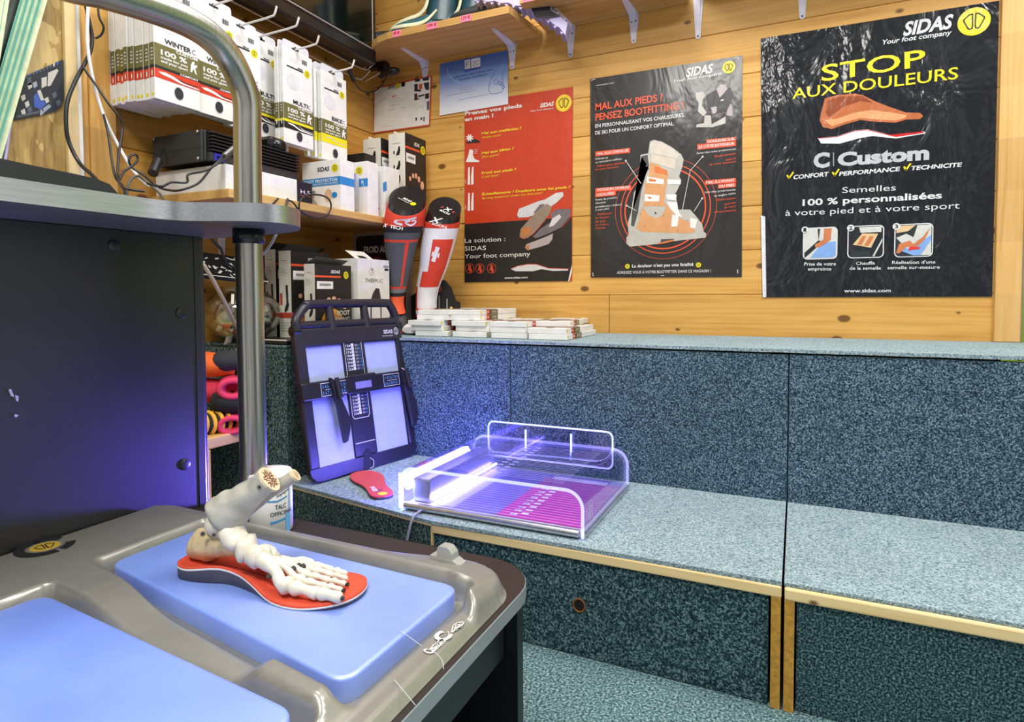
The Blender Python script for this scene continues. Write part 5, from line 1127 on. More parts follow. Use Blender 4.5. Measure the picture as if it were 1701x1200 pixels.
def flap_w(mb, M, w_, d_, h_):
    mb.add([M @ Vector(p) for p in ((w_ * .9, d_ * .0, h_), (w_ * .9, d_ * .55, h_), (w_ * .4, d_ * .62, h_ + .03), (w_ * .4, d_ * .05, h_ + .03))], [(0, 1, 2, 3)], 0)
    mb.add([M @ Vector(p) for p in ((w_ * .88, d_ * .15, h_ + .003), (w_ * .88, d_ * .4, h_ + .003), (w_ * .62, d_ * .38, h_ + .016), (w_ * .62, d_ * .2, h_ + .016))], [(0, 1, 2, 3)], 1)
pbox('dryer_box', 'white boot dryer box with a dark device pictured, behind the top of the foot board', 'box', -0.108, -0.565, Z1 + .0, -0.004, -0.385, Z1 + .275, [pm('dcdad2', .55), pm('2a2624', .5)], f_therm, None, flap_w)
def f_froid(mb, F, G, w_, d_, h_):
    mb.dpoly(F, rrect(.012, .01, w_ - .002, h_ - .012, .02), .0005, 1)
    mb.text(F, 'SIDAS', (w_ * .72, h_ * .89), (w_ * .95, h_ * .89), h_ * .05, .0008, 0, .03, .2); mb.text(F, 'FROID AUX PIEDS', (w_ * .2, h_ * .80), (w_ * 1.0, h_ * .80), h_ * .06, .0008, 0, .03)
    for i in range(6): R(F, mb, w_ * .2, h_ * (.74 - i * .045), w_ * (.55 + .1 * (i % 2)), h_ * (.755 - i * .045), 2, .0008)
    mb.dpoly(F, [(w_ * .68, h_ * .2), (w_ * .72, h_ * .5), (w_ * .9, h_ * .6), (w_ * .99, h_ * .5), (w_ * .99, h_ * .15)], .0008, 2); mb.disc(F, (w_ * .85, h_ * .48), .008, .001, 1, 12)
    return [WHITE, pm('1f191b', .4), pm('8c2a22', .5)]
pbox('display_box', 'black display box about cold feet behind the white boot dryer box', 'display box', -0.285, -0.24, Z1, -0.03, -0.19, Z1 + .40, pm('8a837a', .5), f_froid)

# leg forms with ski socks
SRED = pm('cd3a22', .75, bmp=.3, bsc=600); SBLK = pm('17171a', .75, bmp=.3, bsc=600); SGRY = pm('4a4c50', .75, bmp=.3, bsc=600); SORG = pm('e0582e', .75, bmp=.3, bsc=600); SWHT = pm('dcdce0', .75, bmp=.3, bsc=600); CAP = pm('1a1a1b', .25, spec=.6); SG2 = pm('6d6f72', .75)
def leg_form(pxs, yk, yf, label, sock, capname, texts, mats):
    """pxs: list of (left px, right px, y px) from the top of the leg to the ankle; yk, yf: depth at knee and ankle"""
    n = 28; rings = []; K = len(pxs); cent = []
    for i, (l, r, y) in enumerate(pxs):
        f = i / (K - 1.0); yy = yk * (1 - f) + yf * f
        a = onY(l, y, yy); b = onY(r, y, yy); c = (a + b) / 2; hw = (r - l) / 2 * (c - CAM).dot(F_) / FPX; cent.append((c, hw))
    # resample
    dense = []
    for i in range(K - 1):
        for k in range(8):
            s_ = k / 8.0; s2 = s_
            def cr(g):
                p0, p1, p2, p3 = g(max(i - 1, 0)), g(i), g(i + 1), g(min(i + 2, K - 1))
                return 0.5 * (2 * p1 + (p2 - p0) * s2 + (2 * p0 - 5 * p1 + 4 * p2 - p3) * s2 ** 2 + (3 * p1 - p0 - 3 * p2 + p3) * s2 ** 3)
            dense.append((cr(lambda j: cent[j][0]), cr(lambda j: cent[j][1])))
    dense.append(cent[-1])
    for i, (c, hw) in enumerate(dense):
        tl = .16 + .66 * sst(.30, .0, i / (len(dense) - 1.0))     # the cut top slants towards the front
        rings.append([c + Vector((hw * math.cos(2 * PI * j / n), hw * 1.08 * math.sin(2 * PI * j / n), -tl * hw * (.56 * math.cos(2 * PI * j / n) - .9 * math.sin(2 * PI * j / n)))) for j in range(n)])
    base_ = dense[-1][0]
    rt = thing('sock_display_leg', (base_.x, base_.y, ZT), label, 'display leg', 'leg forms wearing ski socks')
    R_ = len(rings)
    cut = int(capname * R_)
    mb = MB(); mb.loft(rings[:cut + 1][::-1], 0, True); mb.build('leg_top', CAP, rt)
    big = [[c0 + (p - c0) * 1.03 for p in g] for g, c0 in ((g, sum(g, Vector()) / n) for g in rings)]
    mb = MB(); mb.loft(big[cut:][::-1], lambda i, j: sock((R_ - 1 - i - cut) / (R_ - 1.0 - cut), j / n), True)
    # foot
    ar = big[-1]; c0 = sum(ar, Vector()) / n; rr = (ar[0] - c0).length
    fr = []
    for k, (dy, z0, z1, hw) in enumerate(((rr * .95, 0.012, .05, rr * .55), (rr * .8, .004, .085, rr * .9), (0, .002, (c0.z - ZT) * .98, rr * 1.0), (-rr * 1.0, .002, (c0.z - ZT) * .8, rr * 1.05), (-.06, .002, .055, rr * 1.12), (-.095, .002, .042, rr * 1.1), (-.118, .006, .03, rr * .8))):
        fr.append([Vector((c0.x + hw * math.cos(2 * PI * j / n), c0.y + dy, ZT + (z0 + z1) / 2 + (z1 - z0) / 2 * math.sin(2 * PI * j / n))) for j in range(n)])
    mb.loft(fr, lambda i, j: mats[1] if i < 4 else mats[2], True)
    mb.build('knitted_sock', [SRED, SBLK, SGRY, SORG, SWHT, SG2], rt)
    texts(rt, dense, big, cut); return rt
def sock1(f, a):
    a = (a + .25) % 1.0   # 0.5 faces the camera side
    if f < .235: 
        return 0
    if f < .30: return 1
    if f < .36: return 2
    if f < .38: return 0
    if f < .71: return 0 if abs(abs(a - .25) - .115) < .012 else 2
    if f < .73: return 0
    if f < .76: return 5
    if f < .80: return 1
    return 3
def curve_paint(rt, name, big, n, pts, wd, mat, cut):
    """ribbon knitted into the sock: (row fraction, angle fraction) points laid on the surface"""
    mb = MB(); Rn = len(big); P = []
    for f, a in pts:
        r = cut + f * (Rn - 1 - cut); i = min(int(r), Rn - 2); s_ = r - i; jj = (a % 1.0) * n; j = int(jj) % n; q_ = jj - int(jj)
        g0 = big[i][j].lerp(big[i][(j + 1) % n], q_); g1 = big[i + 1][j].lerp(big[i + 1][(j + 1) % n], q_); c = (sum(big[i], Vector()) / n).lerp(sum(big[i + 1], Vector()) / n, s_)
        p = g0.lerp(g1, s_); P.append((p, (p - c).normalized()))
    pts3 = bez([p for p, _ in P], 4); nn = [d for _, d in P]
    L = len(pts3)
    for k in range(L - 1):
        d = nn[min(k * len(nn) // L, len(nn) - 1)]; a_, b_ = pts3[k] + d * .0018, pts3[k + 1] + d * .0018; t_ = (b_ - a_)
        if t_.length < 1e-6: continue
        s_ = t_.cross(d).normalized() * wd / 2; mb.add([a_ - s_, b_ - s_, b_ + s_, a_ + s_], [(0, 1, 2, 3)], 0)
    return mb.build(name, mat, rt)
def ftop(dense, big, tilt):
    c = dense[0][0]; nrm = Vector((0, -tilt, 1)); 
    g = big[0]; u = (g[0] - g[14]).normalized(); v = (g[7] - g[21]).normalized(); return Fr(sum(g, Vector()) / 28, u, v)
def tx1(rt, dense, big, cut):
    curve_paint(rt, 'white_loop_pattern', big, 28, [(.04, .93), (.06, .86), (.11, .78), (.17, .78), (.205, .84)], .008, SWHT, cut)
    curve_paint(rt, 'white_loop_pattern', big, 28, [(.17, .86), (.12, .86), (.115, .93), (.19, .93), (.215, .90), (.17, .86)], .006, SWHT, cut)
    F = ftop(dense, big, 0); mb = MB(); mb.text(F, 'SIDAS', (-.01, -.018), (.03, -.018), .010, .002, 0, .03, .2); mb.text(F, 'Your foot company', (-.025, -.028), (.03, -.028), .005, .002, 0, .02); mb.disc(F, (.044, -.02), .011, .002, 1); mb.build('cap_lettering', [WHITE, YEL], rt)
    # X-TECH lettering on the black band
    c, hw = dense[int(cut + .262 * (len(dense) - 1 - cut))]; mb = MB()
    Fb = Fr(c + Vector((.012, -hw * 1.15, -.006)), (1, .12, -.2), (.0, .15, 1)); mb.text(Fb, 'X', (-.042, -.006), (-.024, -.006), .013, .001, 0, .03, .3); mb.text(Fb, 'TECH', (-.012, -.006), (.040, -.006), .011, .003, 0, .02); mb.build('band_lettering', WHITE, rt)
    mb = MB(); c = dense[-3][0]; mb.box((c.x - .03, c.y - .135, ZT + .001), (c.x + .04, c.y - .02, ZT + .014), 0, .006); mb.build('red_toe_sole', pm('d8432a', .5), rt)
leg_form([(648, 707, 329), (643, 706, 353), (640, 702, 375), (641, 692, 405), (645, 683, 440), (648, 675, 475), (648, 670, 500), (648, 673, 520)], -0.33, -0.34, 'leg form in a red and dark grey ski sock, left of the white one', sock1, .075, tx1, (None, 2, 1))
def sock2(f, a):
    if f < .14: return 0
    if f < .22: return 4
    a = (a + .0) % 1.0
    if .24 < f < .66 and .70 + (.05 if f < .5 else -.02) < a < .97: return 0
    if f > .90: return 0 if (f > .96 or f < .93) else 4
    if f > .66 and .55 < a < .66: return 0
    return 4
def tx2(rt, dense, big, cut):
    F = ftop(dense, big, 0); mb = MB(); mb.text(F, 'X', (.0, -.012), (.03, -.012), .02, .002, 0, .04); mb.text(F, 'SOCKS', (-.004, -.030), (.042, -.030), .010, .002, 0, .03)
    mb.dpoly(F, [(-.012, .004), (-.004, -.002), (-.012, -.01), (-.018, -.01), (-.01, -.002), (-.018, .004)], .002, 1); mb.dpoly(F, [(.044, .004), (.036, -.002), (.044, -.01), (.05, -.01), (.042, -.002), (.05, .004)], .002, 1); mb.build('cap_lettering', [WHITE, pm('b04a3a', .5)], rt)
    curve_paint(rt, 'white_cross', big, 28, [(.335, .80), (.35, .875)], .017, SWHT, cut); curve_paint(rt, 'white_cross', big, 28, [(.28, .845), (.40, .825)], .015, SWHT, cut)
    c, hw = dense[int(cut + .085 * (len(dense) - 1 - cut))]; mb = MB(); Fb = Fr(c + Vector((.02, -hw * 1.12, -.004)), (1, .25, -.2), (0, .1, 1)); mb.text(Fb, 'X', (-.03, -.006), (.025, -.006), .02, .003, 0, .02, .4); mb.text(Fb, 'SOCKS', (-.015, -.014), (.045, -.02), .008, .003, 0, .02); mb.build('band_lettering', WHITE, rt)
leg_form([(713, 766, 346), (708, 764, 362), (706, 762, 375), (701, 753, 410), (698, 742, 445), (693, 730, 475), (692, 725, 500), (692, 726, 525)], -0.235, -0.25, 'leg form in a white and red ski sock with a white cross', sock2, .20, tx2, (None, 4, 4))
# cut-out board behind the white sock
t = thing('display_card', (0.15, -0.2, ZT), 'black cut-out display card standing behind the white ski sock', 'display card')
Fd = FY(-0.20); dp = [Fd.uv(*p) for p in [(675, 552), (678, 498), (700, 480), (712, 462), (740, 466), (750, 478), (758, 500), (765, 502), (765, 552)]]
mb = MB(); mb.prism(dp, 0, .006, 0, Fd.M(0)); mb.build('card', pm('1c1a1b', .35), t)
mb = MB(); c = Fd.uv(731, 480); mb.ring(Fd, c, .006, .011, .0065, 0, 20); mb.pline(Fd, [(731, 492), (731, 517)], .006, .0065, 1); mb.pline(Fd, [(744, 497), (744, 513)], .003, .0065, 2); mb.disc(Fd, Fd.uv(751, 512), .006, .0065, 3, 12); mb.pline(Fd, [(683, 525), (683, 535), (679, 535), (679, 525)], .002, .0065, 2, True)
mb.build('printed_marks', [pm('c8462c', .5), pm('8c8684', .5), pm('d8d8d4', .5), pm('e4c46a', .5)], t)

# flat stacked packs on the ledge
RXm = Matrix.Rotation(-PI / 2, 4, 'X')
g_f = 'white insole packs stacked flat on the ledge'
names_col = ['leftmost', 'second', 'third', 'rightmost']
ordn = {0: 'lowest', 1: 'second from the bottom', 2: 'third from the bottom', 3: 'fourth from the bottom', 4: 'topmost'}
random.seed(21)
def flat(px, py, k, rot=0.0, y=-0.40):
    p = onY(px, 560, y); z = ZT + 0.0012 + k * 0.0188
    return Matrix.Translation((p.x, y, z)) @ Matrix.Rotation(rot, 4, 'Z') @ RXm @ Matrix.Translation((0, -PT_, 0))
cols = [[(690, .0, -.40), (683, .02, -.40), (678, .0, -.41), (693, .0, -.38), (695, .0, -.38)],
        [(752, .0, -.40), (757, .02, -.38), (750, -.01, -.39), (742, 0, -.37), (742, .0, -.37)],
        [(816, 0, -.41), (814, .015, -.41), (814, 0, -.41)],
        [(878, 0, -.42), (876, .02, -.42), (884, .12, -.33)]]
for ci, cl in enumerate(cols):
    for k, (px, rot, y) in enumerate(cl):
        top = k == len(cl) - 1
        dup(wint, flat(px, 0, k, rot, y), 'white insole pack lying flat, %s in the %s stack on the ledge' % ('topmost' if top else ordn[k], names_col[ci]), g_f)

# ------------------------------------------------------------------ gloves shelf
t = thing('glove_shelf', (-0.2, -1.1, 0.38), 'low wooden shelf with knitted gloves behind the steel post', 'shelf')
mb = MB(); mb.box((-0.357, -1.36, 0.381), (-0.088, -0.9075, 0.412), 0, .003); mb.build('shelf_board', M_SHELF, t)
mb = MB(); mb.box((-0.10, -1.112, 0.0), (-0.085, -1.095, 0.381), 0, .002); mb.build('shelf_leg', m_pine('pine_leg', 'z', 'dcb878', 'c99e5c', 'a5753a', knots=False), t)
def glove(c, ln, r, ang, tilt, mat, label, cuff=None, stripes=None, hole=True):
    M = Matrix.Translation(c) @ Matrix.Rotation(ang, 4, 'Z') @ Matrix.Rotation(tilt, 4, 'Y')
    rt = thing('knitted_glove', c, label, 'glove', 'knitted gloves on the low shelf')
    prof = [(-.5, .25), (-.47, .7), (-.35, .98), (-.1, 1.05), (.15, .98), (.35, .85), (.47, .92), (.5, .9)]
    rings = [[(s_ * ln, r * q * math.cos(2 * PI * j / 16) * (1 + .12 * mnoise.noise(Vector((s_ * 4, j, c[1] * 40)))), r * .72 * q * math.sin(2 * PI * j / 16)) for j in range(16)] for s_, q in prof]
    if hole: rings += [[(.49 * ln, r * .62 * math.cos(2 * PI * j / 16), r * .45 * math.sin(2 * PI * j / 16)) for j in range(16)], [(.2 * ln, r * .4 * math.cos(2 * PI * j / 16), r * .3 * math.sin(2 * PI * j / 16)) for j in range(16)]]
    mb = MB(); mb.loft(rings, 0, True, M); mb.build('knit_body', mat, rt)
    if stripes:
        mb = MB()
        for k in range(6):
            s_ = -.38 + k * .15; q = 1.06
            mb.tube([M @ Vector((s_ * ln, r * q * math.cos(2 * PI * j / 16), r * .74 * q * math.sin(2 * PI * j / 16))) for j in range(16)], .006, 0, 6, True)
        mb.build('yellow_stripes', stripes, rt)
    if cuff:
        mb = MB(); mb.tube([M @ Vector((.5 * ln, r * .85 * math.cos(2 * PI * j / 16), r * .6 * math.sin(2 * PI * j / 16))) for j in range(16)], r * .22, 0, 8, True); mb.build('rolled_cuff', cuff, rt)
    return rt
KNIT = dict(bmp=.9, bsc=330)
ORG_K = pm('e0642a', .9, **KNIT); PNK = pm('d83a62', .9, **KNIT); BLK_K = pm('1c1e22', .9, **KNIT); YLK = pm('e0a832', .9, **KNIT); PNR = pm('c8344c', .9, **KNIT)
def gx(px, py, x): return tuple(onX(px, py, x))
glove(gx(352, 703, -.15), .15, .04, PI / 2 - .2, .1, BLK_K, 'black glove with yellow stripes at the front left of the low shelf', None, YLK)
glove(gx(386, 698, -.13), .11, .036, -.75, .1, PNK, 'pink rolled glove lying on the front edge of the low shelf', PNK)
glove(gx(394, 668, -.12), .14, .045, .9, .1, BLK_K, 'black glove with a grey mark between two pink ones', None)
glove(gx(362, 650, -.2), .15, .048, .9, .2, PNR, 'reddish pink glove in the middle of the pile behind the cabinet edge', None)
glove(gx(388, 640, -.14), .12, .040, -.75, .05, PNK, 'bright pink rolled glove in the middle of the pile, opening toward the post', PNK)
glove(gx(350, 606, -.2), .13, .05, .9, .1, ORG_K, 'orange glove on top of the glove pile', None)
glove(gx(384, 600, -.15), .10, .042, .7, .0, pm('2a2c34', .9, **KNIT), 'dark fluffy glove beside the orange one on top of the pile', None)

# ------------------------------------------------------------------ foot measuring board
BO = Vector((0.122, -0.700, 0.2525)); 
FB = Fr(BO, (0.20, 0.98, 0), (-0.185, -0.045, 1))
BW, BH = 0.425, 0.452
t = thing('foot_measuring_board', (0.088, -0.64, 0.25), 'black foot measuring board with two lilac panels leaning on the corner block', 'measuring board')
BPL = pm('24222c', .35, spec=.5); 
def bx(u0, v0, u1, v1, d0, d1, mi=0, bev=.004, mb=None): mb.box((u0, v0, d0), (u1, v1, d1), mi, bev, FB.M(0))
# frame outline with window holes: built as bars
mb = MB()
def rr_frame(mb, outer, inner_list, d0, d1): pass
hw = BW / 2
bx(-hw, .037, -hw + .036, BH, .0, .024, 0, .006, mb); bx(hw - .030, .037, hw, BH, .0, .024, 0, .006, mb)
bot = rrect(-hw, 0.0, hw, .102, .036); lowc = [p for p in bot if p[1] <= .0361]
lowc = sorted([p for p in lowc if p[0] < 0], key=lambda p: -p[1]) + sorted([p for p in lowc if p[0] > 0], key=lambda p: p[1]); mb.prism(lowc + [(hw, .039), (-hw, .039)], 0, .0235, 0, FB.M(0)); bx(-hw + .004, BH - .055, hw - .004, BH + .002, 0, .0245, 0, .006, mb)
bx(-.044, .04, .044, BH - .02, 0, .0225, 0, .004, mb)
mb.build('frame', BPL, t)
mb = MB(); mb.prism([(-.022, -.001), (-.016, .05), (0, .062), (.016, .05), (.022, -.001)], .0225, .0242, 0, FB.M(0)); mb.build('bottom_notch', pm('0b0a10', .6), t)
mb = MB(); mb.prism(rrect(-hw + .01, .02, hw - .01, BH - .01, .03), -.006, .003, 0, FB.M(0)); mb.build('back_plate', pm('1b1a22', .5), t)
M_GEL = pm('a7b3dc', .32, var=.05, bmp=.35, bsc=26)
for u0, u1 in ((-hw + .034, -.042), (.042, hw - .028)):
    mb = MB(); mb.prism(rrect(u0, .034, u1, BH - .05, .01), .003, .014, 0, FB.M(0)); mb.build('gel_panel', M_GEL, t)
mb = MB()
HB_ = 0
hb = [(-hw + .02, BH), (-hw + .02, BH + .03), (-hw + .055, BH + .068), (-hw + .09, BH + .076), (hw - .06, BH + .076), (hw - .03, BH + .068), (hw - .012, BH + .03), (hw - .012, BH)]
mb.tube(bez([FB.P(u, v, .012) for u, v in hb], 5), (.0115, .0135) and .0145, 0, 10)
for u in (-.070, .068): mb.tube([FB.P(u, BH - .01, .012), FB.P(u, BH + .076, .012)], [.016, .012], 0, 10)
mb.tube([FB.P(-hw + .025, BH + .012, .012), FB.P(hw - .015, BH + .012, .012)], .013, 0, 10); mb.build('carry_handle', BPL, t)
for u in (-hw + .012, hw - .008):
    mb = MB(); mb.tube([FB.P(u - .012, BH - .004, .012), FB.P(u + .012, BH - .004, .012)], .016, 0, 12); mb.build('hinge', pm('15141a', .3), t)
mb = MB(); vb = .262
bx(-hw - .004, vb - .024, hw + .012, vb + .03, .022, .036, 0, .005, mb); bx(-.06, vb - .024, .06, vb + .036, .030, .041, 0, .006, mb); mb.build('sliding_bar', pm('1f1d25', .3), t)
mb = MB(); bx(-.028, vb - .01, .036, vb + .012, .041, .0418, 0, 0, mb); mb.build('bar_window', pm('7c78a4', .2), t)
PWH = pm('d4d8dc', .5); PBL = pm('6aa4d8', .4)
FBk = Fr(BO + FB.n * .0228, FB.u, FB.v)
mb = MB()
mb.line(FBk, [(-.05, .43), (.036, .43), (.036, .17), (.028, .16), (-.042, .16), (-.05, .17)], .002, .0008, 0, True)
mb.text(FBk, 'FOOT POSITIONER', (-.044, .409), (.030, .409), .007, .0008, 0, .02)
for i in range(21):
    v = .388 - i * .0108
    if vb - .03 < v < vb + .04: continue
    mb.text(FBk, str(15 + i), (-.042, v), (-.028, v), .0068, .0008, 0, .01); mb.dpoly(FBk, [(-.016, v), (-.004, v), (-.004, v + .0095), (-.016, v + .0095)], .0008, 0); mb.text(FBk, str(30 + i), (.002, v), (.014, v), .006, .0008, 0, .0); mb.dpoly(FBk, [(-.025, v), (-.019, v), (-.019, v + .0055), (-.025, v + .0055)], .0008, 0)
    mb.text(FBk, str(i % 9), (.018, v), (.022, v), .006, .0008, 1, .0); mb.text(FBk, str((i + 4) % 9), (.026, v), (.030, v), .006, .0008, 1, .0)
mb.line(FBk, [(-.05, .083), (.045, .083)], .0022, .0008, 0)
mb.text(FBk, 'SIDAS', (hw / .8 - .105, BH - .03), (hw / .8 - .055, BH - .03), .012, .0025, 0, .03); mb.ring(FBk, (hw / .8 - .035, BH - .024), .010, .0125, .0025, 0, 24); mb.text(FBk, '2', (hw / .8 - .039, BH - .03), None, .012, .0025, 0, .02); mb.text(FBk, 'Your foot company', (hw / .8 - .115, BH - .040), (hw / .8 - .055, BH - .040), .005, .0025, 0, .0)
FBb = Fr(BO + FB.n * .0362, FB.u, FB.v)
for u0, u1 in ((-.19, -.115), (-.105, -.068), (.115, .20)):
    mb.line(FBb, [(u0, vb - .016), (u1, vb - .016), (u1, vb + .022), (u0, vb + .022)], .0016, .0008, 0, True); mb.line(FBb, [(u0 + .018, vb + .002), (u1 - .012, vb + .002)], .0012, .0008, 0)
    nn_ = int((u1 - u0) / .011)
    for i in range(nn_): mb.text(FBb, str((3 + i) % 10), (u0 + .006 + i * .011, vb + .007), None, .009, .0008, 1, .0); mb.text(FBb, str((5 + i) % 10), (u0 + .006 + i * .011, vb - .012), None, .009, .0008, 1, .0)
ku = .80
mb.v = [BO + FB.u * ((p - BO).dot(FB.u) * ku) + ((p - BO) - FB.u * (p - BO).dot(FB.u)) for p in mb.v]
mb.build('scale_marking', [PWH, PBL], t)
for u, sgn in ((-.105, 1), (hw - .030, 1)):
    mb = MB(); 
    mb.prism([(u - .018, vb + .036), (u + .006, vb + .03), (u + .012, vb - .03), (u + .03, vb - .08), (u + .036, vb - .10), (u + .030, vb - .13), (u + .018, vb - .16), (u + .006, vb - .165), (u - .004, vb - .05), (u - .01, vb - .03)], .037, .05, 0, FB.M(0))
    mb.tube([FB.P(u, vb + .034, .05), FB.P(u + .004, vb - .028, .056)], .008, 0, 8); mb.build('width_slider', pm('26242c', .25), t)
    mb = MB(); mb.tube(bez([FB.P(u - .017, vb + .037, .051), FB.P(u + .006, vb + .015, .052), FB.P(u + .008, vb - .03, .052)], 4), .0015, 0, 6); mb.build('slider_edge', pm('d8cfc0', .4), t)
mb = MB(); mb.tube(bez([FB.P(.006, .03, .024), FB.P(.014, .02, .03), FB.P(.01, .002, .03), FB.P(-.004, -.0005, .03)], 5), .0012, 0, 6); mb.build('thin_cord', pm('c8c4bc', .5), t)

# red insoles on the seat
def insole_outline():
    return [(.0, .0), (.004, .018), (.016, .029), (.04, .032), (.09, .030), (.13, .034), (.175, .046), (.215, .049), (.245, .042), (.265, .022), (.269, .002), (.262, -.018), (.24, -.034), (.205, -.043), (.17, -.042), (.13, -.034), (.09, -.029), (.04, -.031), (.016, -.028), (.004, -.018)]
INSR = pm('c44a42', .7, bmp=.4, bsc=500)
def flat_insole(c, ang, label, s=1.0):
    M = Matrix.Translation(c) @ Matrix.Rotation(ang, 4, 'Z') @ Matrix.Scale(s, 4)
    rt = thing('red_insole', c, label, 'insole', 'red insoles by the clear box')
    ol = [(p.x, p.y) for p in bez([(a, b, 0) for a, b in insole_outline() + [insole_outline()[0]]], 4)[:-1]]
    mb = MB(); mb.prism(ol, .0, .006, 1, M); mb.prism(ol, .006, .0095, 0, M); mb.build('sole_layer', [INSR, pm('3a3438', .6)], rt)
    F = Fr(M @ Vector((0, 0, .0095)), M.to_3x3() @ Vector((0, -1, 0)), M.to_3x3() @ Vector((1, 0, 0)))
    mb = MB(); mb.disc(F, (0.0, .022), .013, .0006, 0, 20); mb.text(F, 'SIDAS', (-.006, .05), None, .012, .0008, 1, .03, ang=PI / 2); mb.line(F, [(-.010, .055), (.004, .055)], .012, .0005, 2); mb.build('printed_mark', [YEL, WHITE, pm('7a3a3a', .5)], rt); return rt
flat_insole((0.362, -0.918, ZS + .0005), math.radians(141), 'red insole lying on the seat to the left of the clear box')
flat_insole((0.40, -0.80, ZS + .0005), math.radians(112), 'second red insole, tucked behind the left end of the clear box')

# ------------------------------------------------------------------ clear light box
X0, X1, Y0, Y1, ZB_, ZTOP = 0.436, 0.938, -0.957, -0.556, ZS, 0.362
t = thing('light_box', (0.687, -0.757, ZS), 'clear acrylic foot print box glowing violet on the low seat', 'light box')
mb = MB(); mb.box((X0 + .02, Y0 + .004, ZS + .001), (X1 - .004, Y1, ZS + .016), 0, .002); mb.build('base_plate', pm('c9cad2', .4), t)
mb = MB(); mb.tube([(X0 + .02, Y0 - .001, ZS + .012), (X1 - .012, Y0 - .001, ZS + .012)], .0095, 0, 12); mb.box((X1 - .006, Y0, ZS + .001), (X1 + .002, Y1, ZS + .012), 0, .002); mb.build('front_rail', pm('c4c6cc', .25, .85), t)
FP = FZ(ZS + .0165)
mb = MB(); xm = X0 + .20
mb.dpoly(FP, [(X0 + .1, Y0 + .02), (X1 - .01, Y0 + .02), (X1 - .01, Y1 - .01), (X0 + .1, Y1 - .01)], .0003, 0)
mb.dpoly(FP, [(xm + .07, Y0 + .02), (X1 - .01, Y0 + .02), (X1 - .01, Y1 - .05), (xm + .07, Y1 - .05)], .0006, 1)
mb.dpoly(FP, [(X0 + .1, Y0 + .02), (X0 + .15, Y0 + .02), (X0 + .15, Y1 - .01), (X0 + .1, Y1 - .01)], .0006, 4)
for k in range(22):
    y = Y0 + .03 + k * .0165; mb.dpoly(FP, [(X0 + .11, y), (X1 - .012, y), (X1 - .012, y + .0018), (X0 + .11, y + .0018)], .0009, 2)
for k in range(9):
    y = Y0 + .035 + k * .026; mb.dpoly(FP, [(xm + .10, y), (xm + .118, y), (xm + .118, y + .011), (xm + .10, y + .011)], .0011, 2); mb.dpoly(FP, [(xm + .125, y + .012), (xm + .143, y + .012), (xm + .143, y + .023), (xm + .125, y + .023)], .0011, 2); mb.text(FP, str(30 + k), (xm + .102, y + .002), None, .007, .0014, 3, .0)
mb.build('printed_scale', [pm('7a70c8', .3), pm('c23aa6', .35), pm('e8e4f4', .4), pm('5a2a6a', .5), pm('aeb2dc', .3)], t)  # violet lamp light put into the sheet colours, red turned magenta
mb = MB(); mb.dpoly(FP, [(xm + .09, Y1 - .06), (X1 - .05, Y1 - .06), (X1 - .05, Y1 - .03), (xm + .09, Y1 - .03)], .0013, 0); mb.build('white_label', pm('ece8f4', .4), t)
mb = MB(); mb.box((X0 + .03, Y0 + .02, ZS + .017), (X0 + .082, Y1 - .01, ZS + .078), 0, .004); mb.build('lamp_housing', pm('b6b8c8', .3, .6), t)
TUBE = m_glow('violet_tube', (0.22, 0.20, 1.0), 150)
mb = MB(); mb.tube([(X0 + .019, Y0 + .012, ZS + .056), (X0 + .019, Y1 - .02, ZS + .056)], .0085, 0, 12); mb.build('lamp_tube', TUBE, t)
la = area('added_panel_glow', (X0 + .012, Y0 - .006, ZS + .065), (X0 - .10, Y0 - .55, ZS + .15), .03, .07, 3.6, (.16, .10, 1.0)); la.data.spread = math.radians(62)  # added area light aimed at the back panel for its blue glow
mb = MB(); mb.tube([(X0 + .092, Y0 + .02, ZS + .03), (X0 + .092, Y1 - .02, ZS + .03)], .004, 0, 8); mb.build('added_glow_tube', m_glow('added_violet_glow', (0.24, 0.20, 1.0), 30), t)  # added glowing tube, spreads violet light to the right of the housing
ACR = m_clear('acrylic', (0.84, 0.81, 1.0), 0.06, .03)
EDGE = m_clear('acrylic_edge_glow', (0.7, 0.75, 1.0), 0.25, .1, (0.42, 0.46, 1.0), 1.3)  # emission stands in for tube light caught in the sheet edges
th = .008; rc = .045
def prof(off):
    r = rc - off; pts = [(X0 + off, ZS + .001)]
    for i in range(9): a = PI - PI / 2 * i / 8; pts.append((X0 + rc + r * math.cos(a), ZTOP - rc + r * math.sin(a)))
    for i in range(9): a = PI / 2 - PI / 2 * i / 8; pts.append((X1 - rc + r * math.cos(a), ZTOP - rc + r * math.sin(a)))
    pts.append((X1 - off, ZS + .001)); return pts
po = prof(0); pi_ = prof(th)
mb = MB()
n_ = len(po)
for P_ in (po, pi_):
    mb.add([(x, y, z) for y in (Y0, Y1) for x, z in P_], [(i, i + 1, n_ + i + 1, n_ + i) for i in range(n_ - 1)], 0, True)
mb.build('clear_cover', ACR, t)
mb = MB()
for y in (Y0, Y1):
    mb = MB(); mb.add([(x, y, z) for x, z in po] + [(x, y, z) for x, z in pi_], [(i, i + 1, n_ + i + 1, n_ + i) for i in range(n_ - 1)], 0); mb.build('cover_edge', EDGE, t)
mb = MB(); mb.box((X0 + .001, Y0 + .001, ZS + .002), (X0 + th - .001, Y0 + .012, ZTOP - rc), 0); mb.box((X0 + .0005, Y0 - .001, ZS + .002), (X0 + th + .004, Y0 + .003, ZTOP - .02), 0, .001); mb.build('lit_corner', m_glow('acrylic_lit', (0.42, 0.55, 1.0), 8.0), t)  # emission put in for the lamp glow in the front left edge
mb = MB()
FT_ = FZ(ZTOP); 
